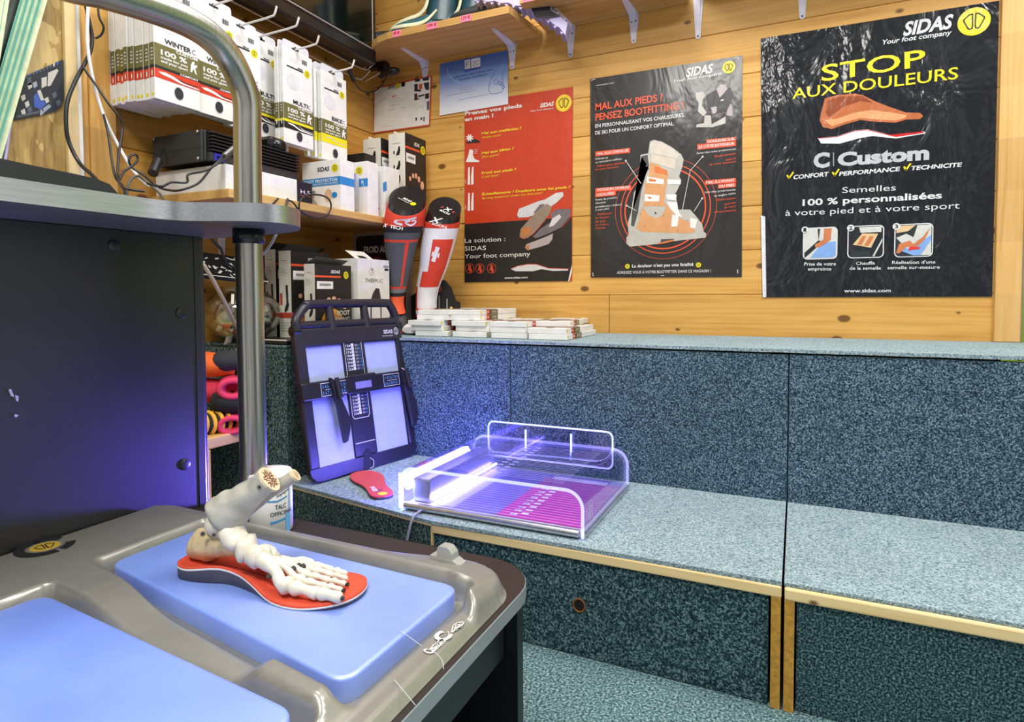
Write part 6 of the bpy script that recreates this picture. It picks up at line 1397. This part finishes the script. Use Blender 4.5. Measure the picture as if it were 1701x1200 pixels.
for k in range(24):
    y = Y0 + .03 + k * .0128; mb.dpoly(FT_, [(X0 + .06, y), (X1 - .06, y), (X1 - .06, y + .0016), (X0 + .06, y + .0016)], .0004, 0)
for k in range(11):
    y = Y0 + .03 + k * .026; mb.dpoly(FT_, [(xm + .03, y + .003), (xm + .046, y + .003), (xm + .046, y + .010), (xm + .03, y + .010)], .0006, 0); mb.dpoly(FT_, [(xm + .056, y + .015), (xm + .072, y + .015), (xm + .072, y + .022), (xm + .056, y + .022)], .0006, 0)
mb.build('engraved_lines', m_clear('engraving_glow', (.8, .8, 1), .35, .3, (0.5, 0.44, 1.0), .5), t)  # weak emission imitates the violet light caught in the lines
mb = MB(); FF = FY(Y1 - .03); u0 = FF.uv(818, 700)[0]; u1 = FF.uv(1019, 720)[0]
fl = rrect(X0 + .06, ZTOP - .06, X1 - .045, ZTOP + .046, .018)
mb.add([(x, Y1 - .012, z) for x, z in fl], [tuple(range(len(fl)))], 0); mb.add([(x, Y1 - .004, z) for x, z in fl], [tuple(range(len(fl)))], 0); mb.build('back_stop', ACR, t)
mb = MB(); mb.tube([(x, Y1 - .008, z) for x, z in fl], .0026, 0, 6, True)
for x in (X0 + .19, X0 + .335): mb.tube([(x, Y1 - .016, ZTOP - .02), (x, Y1 - .016, ZTOP + .032)], .003, 0, 6)
mb.build('stop_edge', EDGE, t)
mb = MB(); Fside = FX(X1 + .0005); c = (Y0 + .035, ZS + .05)
mb.line(Fside, [(p[0] - 0, p[1]) for p in rrect(c[0] - .022, c[1] - .026, c[0] + .022, c[1] + .026, .006)], .0012, .0006, 0, True)
for sx in (-1, 1): mb.line(Fside, [(c[0] + sx * x * .02, c[1] + y * .026) for x, y in [(0.10, 0.75), (0.30, 0.72), (0.72, 0.3), (0.6, 0.08), (0.36, -0.52), (0.26, -0.62), (0.12, -0.58)]], .0018, .0006, 0, True)
mb.build('side_mark', PWH, t)
cb = [(X0 + .075, Y0 - .001, ZS + .008), (X0 + .076, Y0 - .045, ZS + .004), (X0 + .072, Y0 - .062, ZS - .03), (X0 + .06, Y0 - .064, ZS - .09), (X0 + .052, Y0 - .064, ZS - .16), (X0 + .05, Y0 - .064, 0.004)]
mb = MB(); mb.tube(bez(cb, 8), .0035, 0, 8); tag(mb.build('power_cable', pm('8d8fa4', .4)), 'thin grey cable hanging from the clear light box down the seat front', 'cable')
# ================================================================== foot moulding station in the foreground
TZ, ZU0, ZU1 = 0.40, 0.912, 0.939
M_TOP = pm('2b2422', .38, var=.18, sc=25); M_BAND = pm('a4abb0', .35, .35, var=.05); M_PANEL = pm('121217', .42, var=.12, sc=60, spec=.8)
t = thing('moulding_station', (0.7, -1.8, 0), 'dark foot moulding station with a steel handle post and raised back panel', 'station')
def station_outline(o):
    x0, x1, y0, y1, r = .30, 1.033 - o, -2.17 + o, -1.432 - o, .085
    out = [(x0, y0)]
    for i in range(9): a = -PI / 2 + PI / 2 * i / 8; out.append((x1 - r + r * math.cos(a), y0 + r + r * math.sin(a)))
    for i in range(9): a = PI / 2 * i / 8; out.append((x1 - r + r * math.cos(a), y1 - r + r * math.sin(a)))
    out.append((x0, y1)); return out
mb = MB(); mb.prism(station_outline(.0012), TZ - .0195, TZ, 0); top = mb.build('table_top', M_TOP, t)
mb = MB(); a_, b_ = station_outline(.0008), station_outline(0); n = len(a_)
mb.add([(x, y, z) for z in (TZ - .020, TZ - .0008) for x, y in b_], [(i, i + 1, n + i + 1, n + i) for i in range(n - 1)], 0, True)
mb.add([(x, y, TZ - .0008) for x, y in b_] + [(x, y, TZ + .0004) for x, y in a_] , [(i, i + 1, n + i + 1, n + i) for i in range(n - 1)], 0, True)
mb.add([(x, y, TZ - .020) for x, y in b_] + [(x, y, TZ - .020) for x, y in station_outline(.02)], [(i + 1, i, n + i, n + i + 1) for i in range(n - 1)], 0)
mb.build('edge_band', M_BAND, top)
mb = MB(); mb.box((.965, -2.12, TZ - .125), (.985, -1.47, TZ - .020), 0, .001); mb.build('apron_panel', M_PANEL, t)
mb = MB(); mb.box((.36, -1.466, 0), (1.005, -1.447, TZ - .020), 0, .001); mb.build('side_panel', M_PANEL, t)
mb = MB(); mb.box((.36, -2.15, 0), (1.005, -2.131, TZ - .020), 0, .001); mb.build('side_panel', M_PANEL, t)
mb = MB(); mb.box((.36, -2.131, 0), (.378, -1.466, TZ - .020)); mb.box((.378, -2.131, .0), (.95, -1.466, .03)); mb.build('lower_case', M_PANEL, t)
mb = MB(); mb.box((.322, -2.17, 0.0), (.34, -1.441, ZU0), 0, .001); pan = mb.build('back_panel', M_PANEL, t)
mb = MB(); mb.prism([(.338, -1.462), (.3412, -1.462), (.3412, -1.448), (.338, -1.4405), (.33, -1.4405)], TZ, ZU0, 0); mb.build('edge_strip', pm('2b2b33', .35, spec=.5), pan)
FPn = FX(.3405)
for px, py in ((190, 408), (301, 520), (308, 772)):
    mb = MB(); c = FPn.uv(px, py); mb.lathe([(.0105, -.001), (.0105, .0006), (.009, .0014), (.0001, .0014)], (0, 0, 0), 20, 0, FPn.M(0) @ Matrix.Translation((c[0], c[1], 0))); mb.build('screw_cap', pm('2a2b32', .3, spec=.6), pan)
mb = MB()
for px in ([(14, 648), (18, 646), (24, 660), (18, 658)], [(25, 656), (31, 659), (30, 668), (26, 665)], [(25, 688), (31, 690), (27, 694), (23, 692)]): mb.ppoly(FPn, px, .0003, 0)
mb.build('scuff_mark', pm('b8bcc8', .6), pan)
# upper shelf
us = [(.25, -2.17), (.528, -2.17), (.53, -1.9), (.528, -1.72), (.532, -1.66), (.548, -1.63), (.59, -1.607), (.625, -1.585), (.645, -1.55), (.638, -1.505), (.61, -1.47), (.57, -1.44), (.50, -1.424), (.36, -1.42), (.25, -1.42)]
us = [(p.x, p.y) for p in bez([(a, b, 0) for a, b in us[1:-1]], 4)]; us = [(.25, -2.17)] + us + [(.25, -1.42)]
mb = MB(); mb.prism(us, ZU0 + .0006, ZU1, 0); ush = mb.build('upper_shelf', pm('6d6a66', .45), t)
mb = MB(); n = len(us)
mb.add([(x + .0008, y, z) for z in (ZU0, ZU1 + .0005) for x, y in us], [(i, i + 1, n + i + 1, n + i) for i in range(n - 1)], 0, True); mb.build('edge_band', m_brushed('silver_band_upper', 'c2c5ca', .35, 'y'), ush)
# handle post
pp = onZ(413, 381, ZU0); PX_, PY_ = pp.x, pp.y; 
STEEL = m_brushed('brushed_steel', 'b4b2aa', .26, 'z')
PR = .0218
pts = [(PX_, PY_, TZ), (PX_, PY_, .6), (PX_, PY_, .9)] + [tuple(onX(px, py, PX_)) for px, py in ((411, 235), (410, 172), (398, 131), (377, 91), (347, 59), (306, 34), (246, 10), (170, -14), (60, -45))]
zt_ = pts[-1][2]; yl_ = pts[-1][1]
if yl_ > -2.0: pts += [(PX_, -2.02, zt_ + .002), (PX_, -2.09, zt_ - .03), (PX_, -2.12, zt_ - .10), (PX_, -2.12, .9), (PX_, -2.12, TZ)]
mb = MB(); mb.tube(bez(pts, 8), PR, 0, 28); pole = mb.build('handle_post', STEEL, t)
mb = MB(); mb.lathe([(PR, -.0245), (PR + .0035, -.0245), (PR + .0035, -.0005), (PR, 0)], (PX_, PY_, ZU0), 28); mb.build('collar', pm('0f1014', .25, spec=.6), pole)
mb = MB(); mb.lathe([(PR, 0), (PR + .004, 0), (PR + .004, .005), (PR, .005)], (PX_, PY_, ZU1), 28); mb.build('collar', pm('0f1014', .25, spec=.6), pole)
# low black lid on the upper shelf
LX = .47
lo_ = [onX(px, py, LX) for px, py in ((-90, 243), (0, 263), (60, 276), (120, 288), (160, 297), (182, 306), (195, 320), (200, 340))]
mb = MB(); pl_ = [(p.y, p.z) for p in lo_]; pl_ = [(pl_[0][0], ZU1 + .001)] + pl_[:-1] + [(pl_[-1][0], ZU1 + .001)]
mb.prism(pl_, LX - .16, LX, 0, Matrix(((0, 0, 1, 0), (1, 0, 0, 0), (0, 1, 0, 0), (0, 0, 0, 1))))
tag(mb.build('black_lid', pm('25282a', .4, spec=.5)), 'low black lid with a rounded end lying on the upper shelf of the station', 'lid')

# ---- silver tray
PAD1 = [(.500, -1.572), (.980, -1.584), (.976, -1.803), (.496, -1.728)]
PAD2 = [(.512, -1.816), (.966, -1.850), (.968, -2.055), (.500, -2.0)]
def sdq(P, x, y):
    """distance to a convex quad, clockwise corners; negative inside"""
    d = -1e9; ins = True; best = 1e9
    for i in range(4):
        ax, ay = P[i]; bx_, by = P[(i + 1) % 4]; ex, ey = bx_ - ax, by - ay; L = math.hypot(ex, ey)
        s_ = ((x - ax) * -ey + (y - ay) * ex) / L      # left of edge = outside for clockwise
        if s_ > 0: ins = False
        t_ = max(0, min(1, ((x - ax) * ex + (y - ay) * ey) / (L * L))); best = min(best, math.hypot(x - ax - ex * t_, y - ay - ey * t_))
    return -best if ins else best
def tray_h(x, y):
    base = .4125
    d1, d2 = sdq(PAD1, x, y), sdq(PAD2, x, y)
    heel = sst(.525, .485, x)
    bridge = (sst(.70, .56, x) + sst(.85, .895, x) * sst(1.0, .965, x)) * (sst(-1.62, -1.66, y) * sst(-1.99, -1.95, y))
    up = .0225 * max(heel, min(1, bridge))
    def ridge(e, yc_):
        fade = sst(1.035, .995, x)
        k = .0235 * fade
        return k * (1 - .55 * min(1, e / .07)) if e > 0 else k * sst(-.020, 0, e)
    bend = .055 * sst(.945, 1.035, x)
    up = max(up, ridge(y + 1.560 + bend, 0), ridge(-2.08 - y + bend, 0))
    up *= sst(.328, .350, x) * .85 + .15
    h = base + up
    p = max(sst(.018, .004, d1), sst(.018, .004, d2))
    h = h * (1 - p) + .4030 * p
    edge = min(x - .325, 1.024 - x, tray_y1(x) - y, y + 2.14)
    return .4012 + (h - .4012) * sst(-.001, .011, edge)
def tray_y1(x): return -1.531 + .034 * sst(.82, .95, x)
def tray_pt(a, b):
    x0, x1, y0, r = .325, 1.024, -2.14, .06
    x = x0 + (x1 - x0) * a; y1 = tray_y1(x); y = y0 + (y1 - y0) * b
    cx = max(x0 + r, min(x1 - r, x)); cy = max(y0 + r, min(y1 - r, y)); dx, dy = x - cx, y - cy; d = math.hypot(dx, dy)
    h = tray_h(x, y)
    if d > r - .012 and dx and dy: h = .4012 + (h - .4012) * sst(r, r - .012, d)
    if d > r and dx and dy: x, y = cx + dx / d * r, cy + dy / d * r
    return (x, y, h)
t = thing('moulding_tray', (.66, -1.81, TZ), 'silver moulded plastic tray holding the two blue gel pads', 'tray')
M_TRAY = pm('94928a', .30, .4, var=.05, sc=50)
mb = MB(); NU, NV = 190, 200; mb.grid(tray_pt, NU, NV, 0, True)
ed = [tray_pt(i / NU, 0) for i in range(NU + 1)] + [tray_pt(1, j / NV) for j in range(1, NV + 1)] + [tray_pt(1 - i / NU, 1) for i in range(1, NU + 1)] + [tray_pt(0, 1 - j / NV) for j in range(1, NV)]
n = len(ed); mb.add(ed + [(x, y, TZ + .0003) for x, y, z in ed], [(i, (i + 1) % n, n + (i + 1) % n, n + i) for i in range(n)], 0, False)
mb.build('tray_body', M_TRAY, t)
# badge on the heel plate
FH = Fr((.397, -1.752, .4337), (.35, .937, 0), (-.937, .35, 0)); FH = Fr((.372, -1.742, .4352), (.25, .968, 0), (-.968, .25, 0))
mb = MB(); c = (0, 0)
def arc(F, a0, a1, r0, r1, d, mi):
    k = 14; A = [math.radians(a0 + (a1 - a0) * i / k) for i in range(k + 1)]
    mb.dpoly(F, [(r1 * math.cos(a), r1 * math.sin(a)) for a in A] + [(r0 * math.cos(a), r0 * math.sin(a)) for a in reversed(A)], d, mi)
arc(FH, 40, 92, .024, .0365, .0007, 0); arc(FH, 105, 285, .024, .0365, .0007, 0); arc(FH, -62, -8, .024, .0365, .0007, 0)
mb.ring(FH, c, .0185, .0225, .0007, 2, 36); emblem(mb, FH, c, .0185, .0008, 1, 0); mb.build('round_badge', [pm('1d1d1c', .5), pm('c8a83a', .4), pm('b0aa9c', .3, .6)], t)
FT2 = Fr((0, 0, .4130), (0, 1, 0), (-1, 0, 0))
mb = MB(); a = FT2.uv(716, 1089); mb.text(FT2, 'Custom', a, FT2.uv(741, 1067), .0115, .0012, 0, .03); mb.text(FT2, 'C', FT2.uv(739, 1069), None, .017, .0012, 0, .05); mb.pline(FT2, [(748, 1056), (744, 1051)], .001, .0012, 0)
aa = FT2.uv(720, 1077); bb = FT2.uv(735, 1064); mb.line(FT2, [aa, bb], .0022, .0012, 0)
l0 = [FT2.uv(*p) for p in ((750, 1053), (753, 1041), (760, 1036), (771, 1035), (766, 1043))]; mb.line(FT2, l0, .0014, .0012, 0, True); l1 = [FT2.uv(*p) for p in ((754, 1049), (758, 1040), (767, 1039))]; mb.line(FT2, l1, .0014, .0012, 0); mb.pline(FT2, [(757, 1048), (764, 1042)], .004, .0012, 0)
mb.build('tray_lettering', pm('d8d9d4', .5), t)
# blue gel pads
def gel_mat():
    m, nt, b = base('blue_gel'); v = noise(nt, pos(nt), 9, 3)
    nt.links.new(ramp(nt, v, [(.3, lin('6284e0')), (.7, lin('7698ea'))]), b.inputs['Base Color'])
    b.inputs['Roughness'].default_value = .34; b.inputs['Subsurface Weight'].default_value = .35; b.inputs['Subsurface Radius'].default_value = (.01, .02, .06); b.inputs['Subsurface Scale'].default_value = .4
    b.inputs['Coat Weight'].default_value = .9; b.inputs['Coat Roughness'].default_value = .5; b.inputs['Coat IOR'].default_value = 2.8
    return m
GEL = gel_mat()
def rq(P, r, n=7):
    out = []
    for i in range(4):
        p0, p1, p2 = Vector(P[i - 1]), Vector(P[i]), Vector(P[(i + 1) % 4]); a = p1 + (p0 - p1).normalized() * r; b = p1 + (p2 - p1).normalized() * r
        for k in range(n + 1): s_ = k / n; out.append(a * (1 - s_) ** 2 + p1 * 2 * s_ * (1 - s_) + b * s_ * s_)
    return out
def gel_pad(P, label, r=.026):
    z0, z1 = TZ - .0005, .4285; rings = []; c = sum((Vector(p) for p in P), Vector((0, 0))) / 4
    base_ = rq(P, r)
    def ins(d):
        o = []
        n = len(base_)
        for i, p in enumerate(base_):
            t_ = (base_[(i + 1) % n] - base_[i - 1]).normalized(); o.append(p + Vector((t_.y, -t_.x)) * d)
        return o
    for d, z in ((.0, TZ + .0032), (0, z1 - .004), (.0008, z1 - .0018), (.0025, z1 - .0004), (.005, z1)): rings.append([(p.x, p.y, z) for p in ins(d)])
    mb = MB(); mb.loft(rings, 0, True); return tag(mb.build('gel_pad', GEL), label, 'gel pad', 'blue gel pads in the tray')
gel_pad(PAD1, 'blue gel pad with the foot skeleton and orange insole on it')
gel_pad(PAD2, 'blue gel pad in the lower left corner, empty on top')
for k, (pp_, lb) in enumerate(((((665, 1048, .4297), (690, 1066, .4297), (700, 1073, .4297)), 'short white hair on the blue pad near its right edge'), (((716, 1078, .4145), (733, 1095, .4145), (737, 1112, .4145)), 'white hair lying across the tray lettering'), (((655, 1130, .4145), (672, 1150, .4145), (690, 1172, .4145)), 'white hair on the tray front plate'))):
    mb = MB(); mb.tube(bez([onZ(*p) for p in pp_], 6), .00028, 0, 5); tag(mb.build('white_hair', pm('d8dce4', .5)), lb, 'hair', 'white hairs on the tray and pad')
# clip on the tray
t = thing('tray_clip', (.924, -1.506, TZ), 'small grey plastic clip at the far rim of the silver tray', 'clip')
CLP = pm('a9aaa6', .3, .3)
mb = MB(); Mc = Matrix.Translation((.927, -1.530, TZ + .0225)) @ Matrix.Rotation(math.radians(-4), 4, 'Z') @ Matrix.Scale(.78, 4)
mb.prism([(-.030, 0), (.032, 0), (.032, .011), (.018, .018), (-.014, .018), (-.014, .019), (-.030, .019)], -.012, .012, 0, Mc @ Matrix.Rotation(PI / 2, 4, 'X')); mb.build('clip_foot', CLP, t)
mb = MB(); o = [(-.016, .012)] + [(-.016 + .0 + .004 * i / 3, .03 + .008 * math.sin(PI / 2 * i / 3)) for i in range(4)] + [(.016 - .012 * (1 - i / 4), .038 - .010 * (1 - math.cos(PI / 2 * i / 4))) for i in range(5)] + [(.018, .012)]
mb.prism(o, -.010, .010, 0, Mc @ Matrix.Rotation(PI / 2, 4, 'X')); mb.build('clip_arch', CLP, t)

# ---- talc bottle
TBX, TBY, TBR = .553, -1.492, .0365
t = thing('talc_bottle', (TBX, TBY, TZ), 'white talc bottle with a round lid standing behind the foot skeleton', 'bottle')
mb = MB(); mb.lathe([(.0001, 0), (TBR - .003, 0), (TBR, .003), (TBR, .088), (TBR - .002, .090), (.0001, .0905)], (TBX, TBY, TZ + .0008), 40); mb.build('bottle_body', pm('dfe0da', .35, sss=.0), t)
mb = MB(); mb.lathe([(.0001, .0905), (TBR - .001, .0905), (TBR - .001, .093), (TBR + .001, .0935), (TBR + .001, .099), (TBR - .0005, .1025), (.02, .1045), (.0001, .105)], (TBX, TBY, TZ + .0008), 40); mb.build('lid', pm('e8e4e2', .4), t)
ca = math.atan2(CAM.y - TBY, CAM.x - TBX)
def wrap(mb, polys, mi, d=.0005):
    for pts in polys: pass
class Cyl:
    """(u, v) on the bottle wall: u metres to the right of the camera-facing line, v height"""
    @staticmethod
    def P(u, v, d): a = ca + u / TBR; return (TBX + (TBR + d) * math.cos(a), TBY + (TBR + d) * math.sin(a), TZ + v)
def ctext(mb, s, u0, u1, v, h, mi, bold=.01, tilt=0.0):
    V, Fc, W_ = text_mesh(s, bold, 0); cap = max(p[1] for p in text_mesh('H', 0, 0)[0])
    mb.add([Cyl.P(u0 + (u1 - u0) * x / W_, v + y * h / cap + tilt * (u1 - u0) * x / W_, .0006) for x, y in V], Fc, mi)
def cstrip(mb, u0, u1, v0, v1, mi, d=.0005, k=10, sl=0.0):
    mb.add([Cyl.P(u0 + (u1 - u0) * i / k, z + sl * (u1 - u0) * i / k, d) for z in (v0, v1) for i in range(k + 1)], [(i, i + 1, k + 2 + i, k + 1 + i) for i in range(k)], mi)
mb = MB(); ctext(mb, 'TALC', .008, .027, .046, .0075, 0); ctext(mb, 'OFFICINAL', .000, .042, .0355, .0065, 0); ctext(mb, 'topique', .010, .034, .066, .006, 0, .01, .3)
cstrip(mb, .0, .034, .0225, .0262, 1, sl=.12); cstrip(mb, .026, .036, .0, .036, 2); cstrip(mb, -.004, .012, .060, .0625, 1, sl=-.1); cstrip(mb, .012, .03, .0585, .061, 1, sl=.25); cstrip(mb, .034, .0365, .0, .09, 2)
mb.build('label_print', [pm('24304e', .5), pm('3f8fc8', .5), pm('6fb4ea', .5)], t)

# ---- orange insole under the foot skeleton
H0 = onZ(309, 926, .444); T0 = onZ(599, 985, .436); PADZ = .4285
dirx = Vector((T0.x - H0.x, T0.y - H0.y, 0)); L_ = dirx.length; dirx.normalize(); diry = Vector((-dirx.y, dirx.x, 0))
sc_ = L_ / .269
OL = [(.0, .0), (.004, .018), (.016, .028), (.04, .032), (.09, .030), (.13, .034), (.175, .042), (.215, .046), (.245, .040), (.262, .026), (.269, .004), (.264, -.020), (.245, -.038), (.21, -.048), (.175, -.045), (.13, -.030), (.09, -.022), (.04, -.029), (.016, -.027), (.004, -.016)]
def ins_z(s_, w_):
    s0 = s_ / .269
    z = .0075 * sst(.62, .2, s0) + .006 + .004 * sst(.1, 0, s0)
    z += .0105 * sst(.1, .32, s0) * sst(.68, .42, s0) * sst(.0, -.024, w_)     # arch
    z += .006 * (min(1, abs(w_) / .03) ** 3) * sst(.5, .15, s0)                 # heel cup rim
    z += .004 * sst(.78, 1.0, s0)
    return z
def ip(s_, w_, h): return Vector((H0.x, H0.y, PADZ)) + dirx * (s_ * sc_) + diry * (w_ * sc_) + Vector((0, 0, h))
oc = [(p.x, p.y) for p in bez([(a, b, 0) for a, b in OL + [OL[0]]], 4)[:-1]]
t = thing('orange_insole', tuple(ip(.13, 0, 0)), 'orange-red moulded insole lying under the foot skeleton on the blue pad', 'insole')
NO = len(oc)
def ring_at(q, f): # q: shrink toward spine
    out = []
    for a, b in oc:
        sa = .022 + min(max(a - .022, 0), .2) if True else a
        s_ = a + (max(.03, min(.22, a)) - a) * (1 - q); w_ = b * q; out.append(ip(s_, w_, f(s_, w_)))
    return out
top_ = [ring_at(q, lambda s_, w_: ins_z(s_, w_)) for q in (1, .85, .6, .3, .02)]
mb = MB(); mb.loft([ring_at(1, lambda s_, w_: ins_z(s_, w_) - .0035)] + top_, 0, False); mb.build('cover_layer', pm('d2492c', .75, bmp=.4, bsc=420), t)
mb = MB(); mb.loft([ring_at(.995, lambda s_, w_: ins_z(s_, w_) - .0058), ring_at(1.003, lambda s_, w_: ins_z(s_, w_) - .0055), ring_at(1.003, lambda s_, w_: ins_z(s_, w_) - .0034), ring_at(.99, lambda s_, w_: ins_z(s_, w_) - .003)], 0, False); mb.build('white_layer', pm('dcdcd8', .6), t)
mb = MB()
def lowz(s_, w_): return max(.0006, .0006)
mb.loft([ring_at(.02, lowz), ring_at(.93, lowz), ring_at(.995, lambda s_, w_: .0012 + .010 * sst(.25, .36, s_ / .269) * sst(.62, .48, s_ / .269) * sst(.0, -.02, w_)), ring_at(.99, lambda s_, w_: max(.0012, ins_z(s_, w_) - .0055))], 0, False)
mb.build('dark_base', pm('4a4650', .55), t)

# ---- foot skeleton
BONE = pm('d6d0bf', .45, var=.12, sc=60, bmp=.5, bsc=90); BONE2 = pm('cbb78c', .45, var=.2, sc=50, bmp=.5, bsc=90); GRB = pm('aaa89c', .42, var=.18, sc=45, bmp=.5, bsc=80)
t = thing('foot_skeleton', tuple(ip(.1, 0, .02)), 'white anatomical foot skeleton model with cut shin bones standing on the orange insole', 'skeleton model')
def hp(s_, w_, h): return ip(s_, w_, ins_z(s_, w_) + h)
def bone(pts, name, mat, n=14, rough=.12, seed=0, par=None):
    P = bez([p[0] for p in pts], 6); Rr = []
    for i in range(len(P)):
        f = i / 6.0; k = min(int(f), len(pts) - 2); s_ = f - k; s_ = s_ * s_ * (3 - 2 * s_)
        q0, q1 = pts[k][1], pts[min(k + 1, len(pts) - 1)][1]
        q0 = q0 if isinstance(q0, tuple) else (q0, q0); q1 = q1 if isinstance(q1, tuple) else (q1, q1)
        Rr.append((q0[0] * (1 - s_) + q1[0] * s_, q0[1] * (1 - s_) + q1[1] * s_))
    mb = MB(); mb.tube(P, Rr, 0, n)
    for i, v in enumerate(mb.v):
        c = P[0] if i < n else P[-1] if i < 2 * n else P[min((i - 2 * n) // n, len(P) - 1)]; d = v - c; mb.v[i] = c + d * (1 + rough * mnoise.noise(v * 75 + Vector((seed, 0, 0))))
    return mb.build(name, mat, par or t)
def lump(c, r, name, mat, rot=0, seed=0, n=16):
    mb = MB(); mb.ell((0, 0, 0), r, 0, n, Matrix.Translation(c) @ Matrix.Rotation(math.atan2(dirx.y, dirx.x) + rot, 4, 'Z'), .35, seed); return mb.build(name, mat, t)
# heel, ankle and midfoot
bone([(hp(.012, .004, .022), .006), (hp(.018, .003, .020), (.020, .017)), (hp(.035, .002, .024), (.022, .018)), (hp(.06, .0, .030), (.019, .018)), (hp(.085, .004, .030), (.015, .017)), (hp(.10, .008, .026), (.010, .012))], 'heel_bone', BONE2, 16, .15, 1)
bone([(hp(.048, -.004, .050), (.010, .012)), (hp(.062, -.004, .056), (.017, .019)), (hp(.08, -.006, .050), (.015, .018)), (hp(.098, -.010, .038), (.013, .016)), (hp(.106, -.011, .034), (.008, .010))], 'ankle_bone', BONE, 16, .2, 2)
lump(hp(.113, -.014, .032), (.013, .019, .016), 'midfoot_bone', BONE, .2, 3); lump(hp(.118, .012, .018), (.020, .014, .012), 'midfoot_bone', BONE, .1, 4)
lump(hp(.132, -.020, .027), (.014, .011, .014), 'midfoot_bone', BONE, .0, 5); lump(hp(.132, -.006, .030), (.013, .010, .013), 'midfoot_bone', BONE, .0, 6); lump(hp(.130, .005, .027), (.013, .009, .012), 'midfoot_bone', BONE, .0, 7)
mt = [(-.020, -.031, .0082, .19, .0), (-.007, -.014, .0050, .196, .004), (.003, .001, .0048, .192, .003), (.012, .015, .0048, .186, .0), (.020, .027, .0052, .178, -.002)]
tz = [(.236, .256), (.234, .246), (.228, .241), (.222, .233), (.214, .224)]
for k, (w0, w1, r, s1, dz) in enumerate(mt):
    b0 = .142 - k * .003; sm = (b0 + s1) / 2; h0 = .026 - .003 * k + (.002 if k in (1, 2) else 0); 
    bone([(hp(b0 - .004, w0, h0), r * 1.1), (hp(b0 + .008, w0 * .95 + w1 * .05, h0), r * 1.25), (hp(sm, (w0 + w1) / 2, h0 * .75 + .005), r * .80), (hp(s1 - .012, w1, .016), r * .95), (hp(s1 - .002, w1, .013), r * 1.35), (hp(s1 + .005, w1, .011), r * .8)], 'long_foot_bone', BONE, 12, .12, 10 + k)
    e1, e2 = tz[k]; wt = w1 * 1.03
    m_ = s1 + (e1 - s1) * .93
    bone([(hp(s1 + .005, w1, .011), r * .95), (hp(s1 + .010, w1, .0115), r * 1.1), (hp((s1 + m_) / 2 + .003, wt, .0115), r * .72), (hp(m_ - .004, wt, .009), r * .95), (hp(m_, wt, .008), r * .7)], 'toe_bone', BONE, 12, .1, 20 + k)
    bone([(hp(m_ + .001, wt, .008), r * .8), (hp(m_ + .006, wt, .0085), r * .98), (hp((m_ + e2) / 2 + .004, wt, .0075), r * .7), (hp(e2 + .004, wt, .006), r * .8), (hp(e2 + .008, wt, .0055), r * .45)], 'toe_tip_bone', BONE, 12, .1, 30 + k)
    if k < 3:
        mb = MB(); mb.tube([hp(e2 + .006, wt, .0055), hp(e2 + .0105, wt, .0052)], .0026, 0, 8); mb.build('dark_pin', pm('2a2622', .4), t)
mb = MB()
for s_, w_, h in ((.165, -.034, .020), (.178, -.005, .021), (.176, .008, .019), (.181, .010, .018)):
    mb.tube([hp(s_, w_, h), hp(s_ + .0006, w_ - .003, h + .0025)], .0027, 0, 8)
mb.build('dark_pin', pm('2a2622', .4), t)
# shin bones leaning forward
an = hp(.066, -.005, .066); tip = onY(447, 797, an.y + .028); 
ax = (tip - an); 
bone([(an - ax * .10, (.016, .015)), (an + ax * .02, (.0285, .024)), (an + ax * .22, (.0265, .0225)), (an + ax * .48, (.0205, .019)), (an + ax * .78, (.0172, .017)), (tip, (.0180, .0180))], 'shin_bone', GRB, 22, .10, 40)
axn = ax.normalized()
def cutface(c, r, parent_name, seed):
    up = Vector((0, 0, 1)); u = axn.cross(up).normalized(); v = u.cross(axn) * -1; Fc_ = Fr(c + axn * .0006, v.cross(axn), v) if False else Fr(c, u, axn.cross(u) * -1)
    if Fc_.n.dot(axn) < 0: Fc_ = Fr(c, -Fc_.u, Fc_.v)
    mb = MB(); mb.prism([(r * 1.02 * math.cos(2 * PI * i / 24), r * 1.02 * math.sin(2 * PI * i / 24)) for i in range(24)], -.002, .0016, 0, Fc_.M(0))
    random.seed(seed); K = int(34 * r / .018)
    for i in range(K):
        a = i * 2.399; rr = r * .72 * math.sqrt((i + .5) / K); c_ = (rr * math.cos(a), rr * math.sin(a)); th_ = a + random.uniform(-.6, .6); l_ = r * random.uniform(.07, .15)
        mb.line(Fc_, [(c_[0] - l_ * math.cos(th_), c_[1] - l_ * math.sin(th_)), (c_[0] + l_ * math.cos(th_), c_[1] + l_ * math.sin(th_))], r * .09, .0020, 1)
    mb.build('cut_bone_end', [pm('ddc9a6', .5), pm('6a3420', .6)], t)
cutface(tip, .0180, 'shin', 1)
fa = hp(.058, .022, .050); ft = tip + Vector((.012, .034, -.002))
fx = ft - fa
bone([(fa - fx * .06, .008), (fa + fx * .05, .0115), (fa + fx * .25, .0095), (fa + fx * .6, .0075), (ft, .0088)], 'thin_shin_bone', GRB, 14, .10, 41)
cutface(ft, .0088, 'fib', 2)
mb = MB(); 
for c in (an + ax * .80, hp(.05, -.020, .043), hp(.072, -.024, .040), an - ax * .02):
    mb = MB(); d_ = (CAM - c).normalized(); e = c + d_ * (.0185 if c == an + ax * .80 else .006); mb.tube([e - d_ * .004, e + d_ * .0008], .0034, 1, 12); mb.tube([e - d_ * .002, e + d_ * .0016], .0018, 0, 8); mb.build('screw', [pm('2a2622', .4), pm('8f8d86', .3, .8)], t)
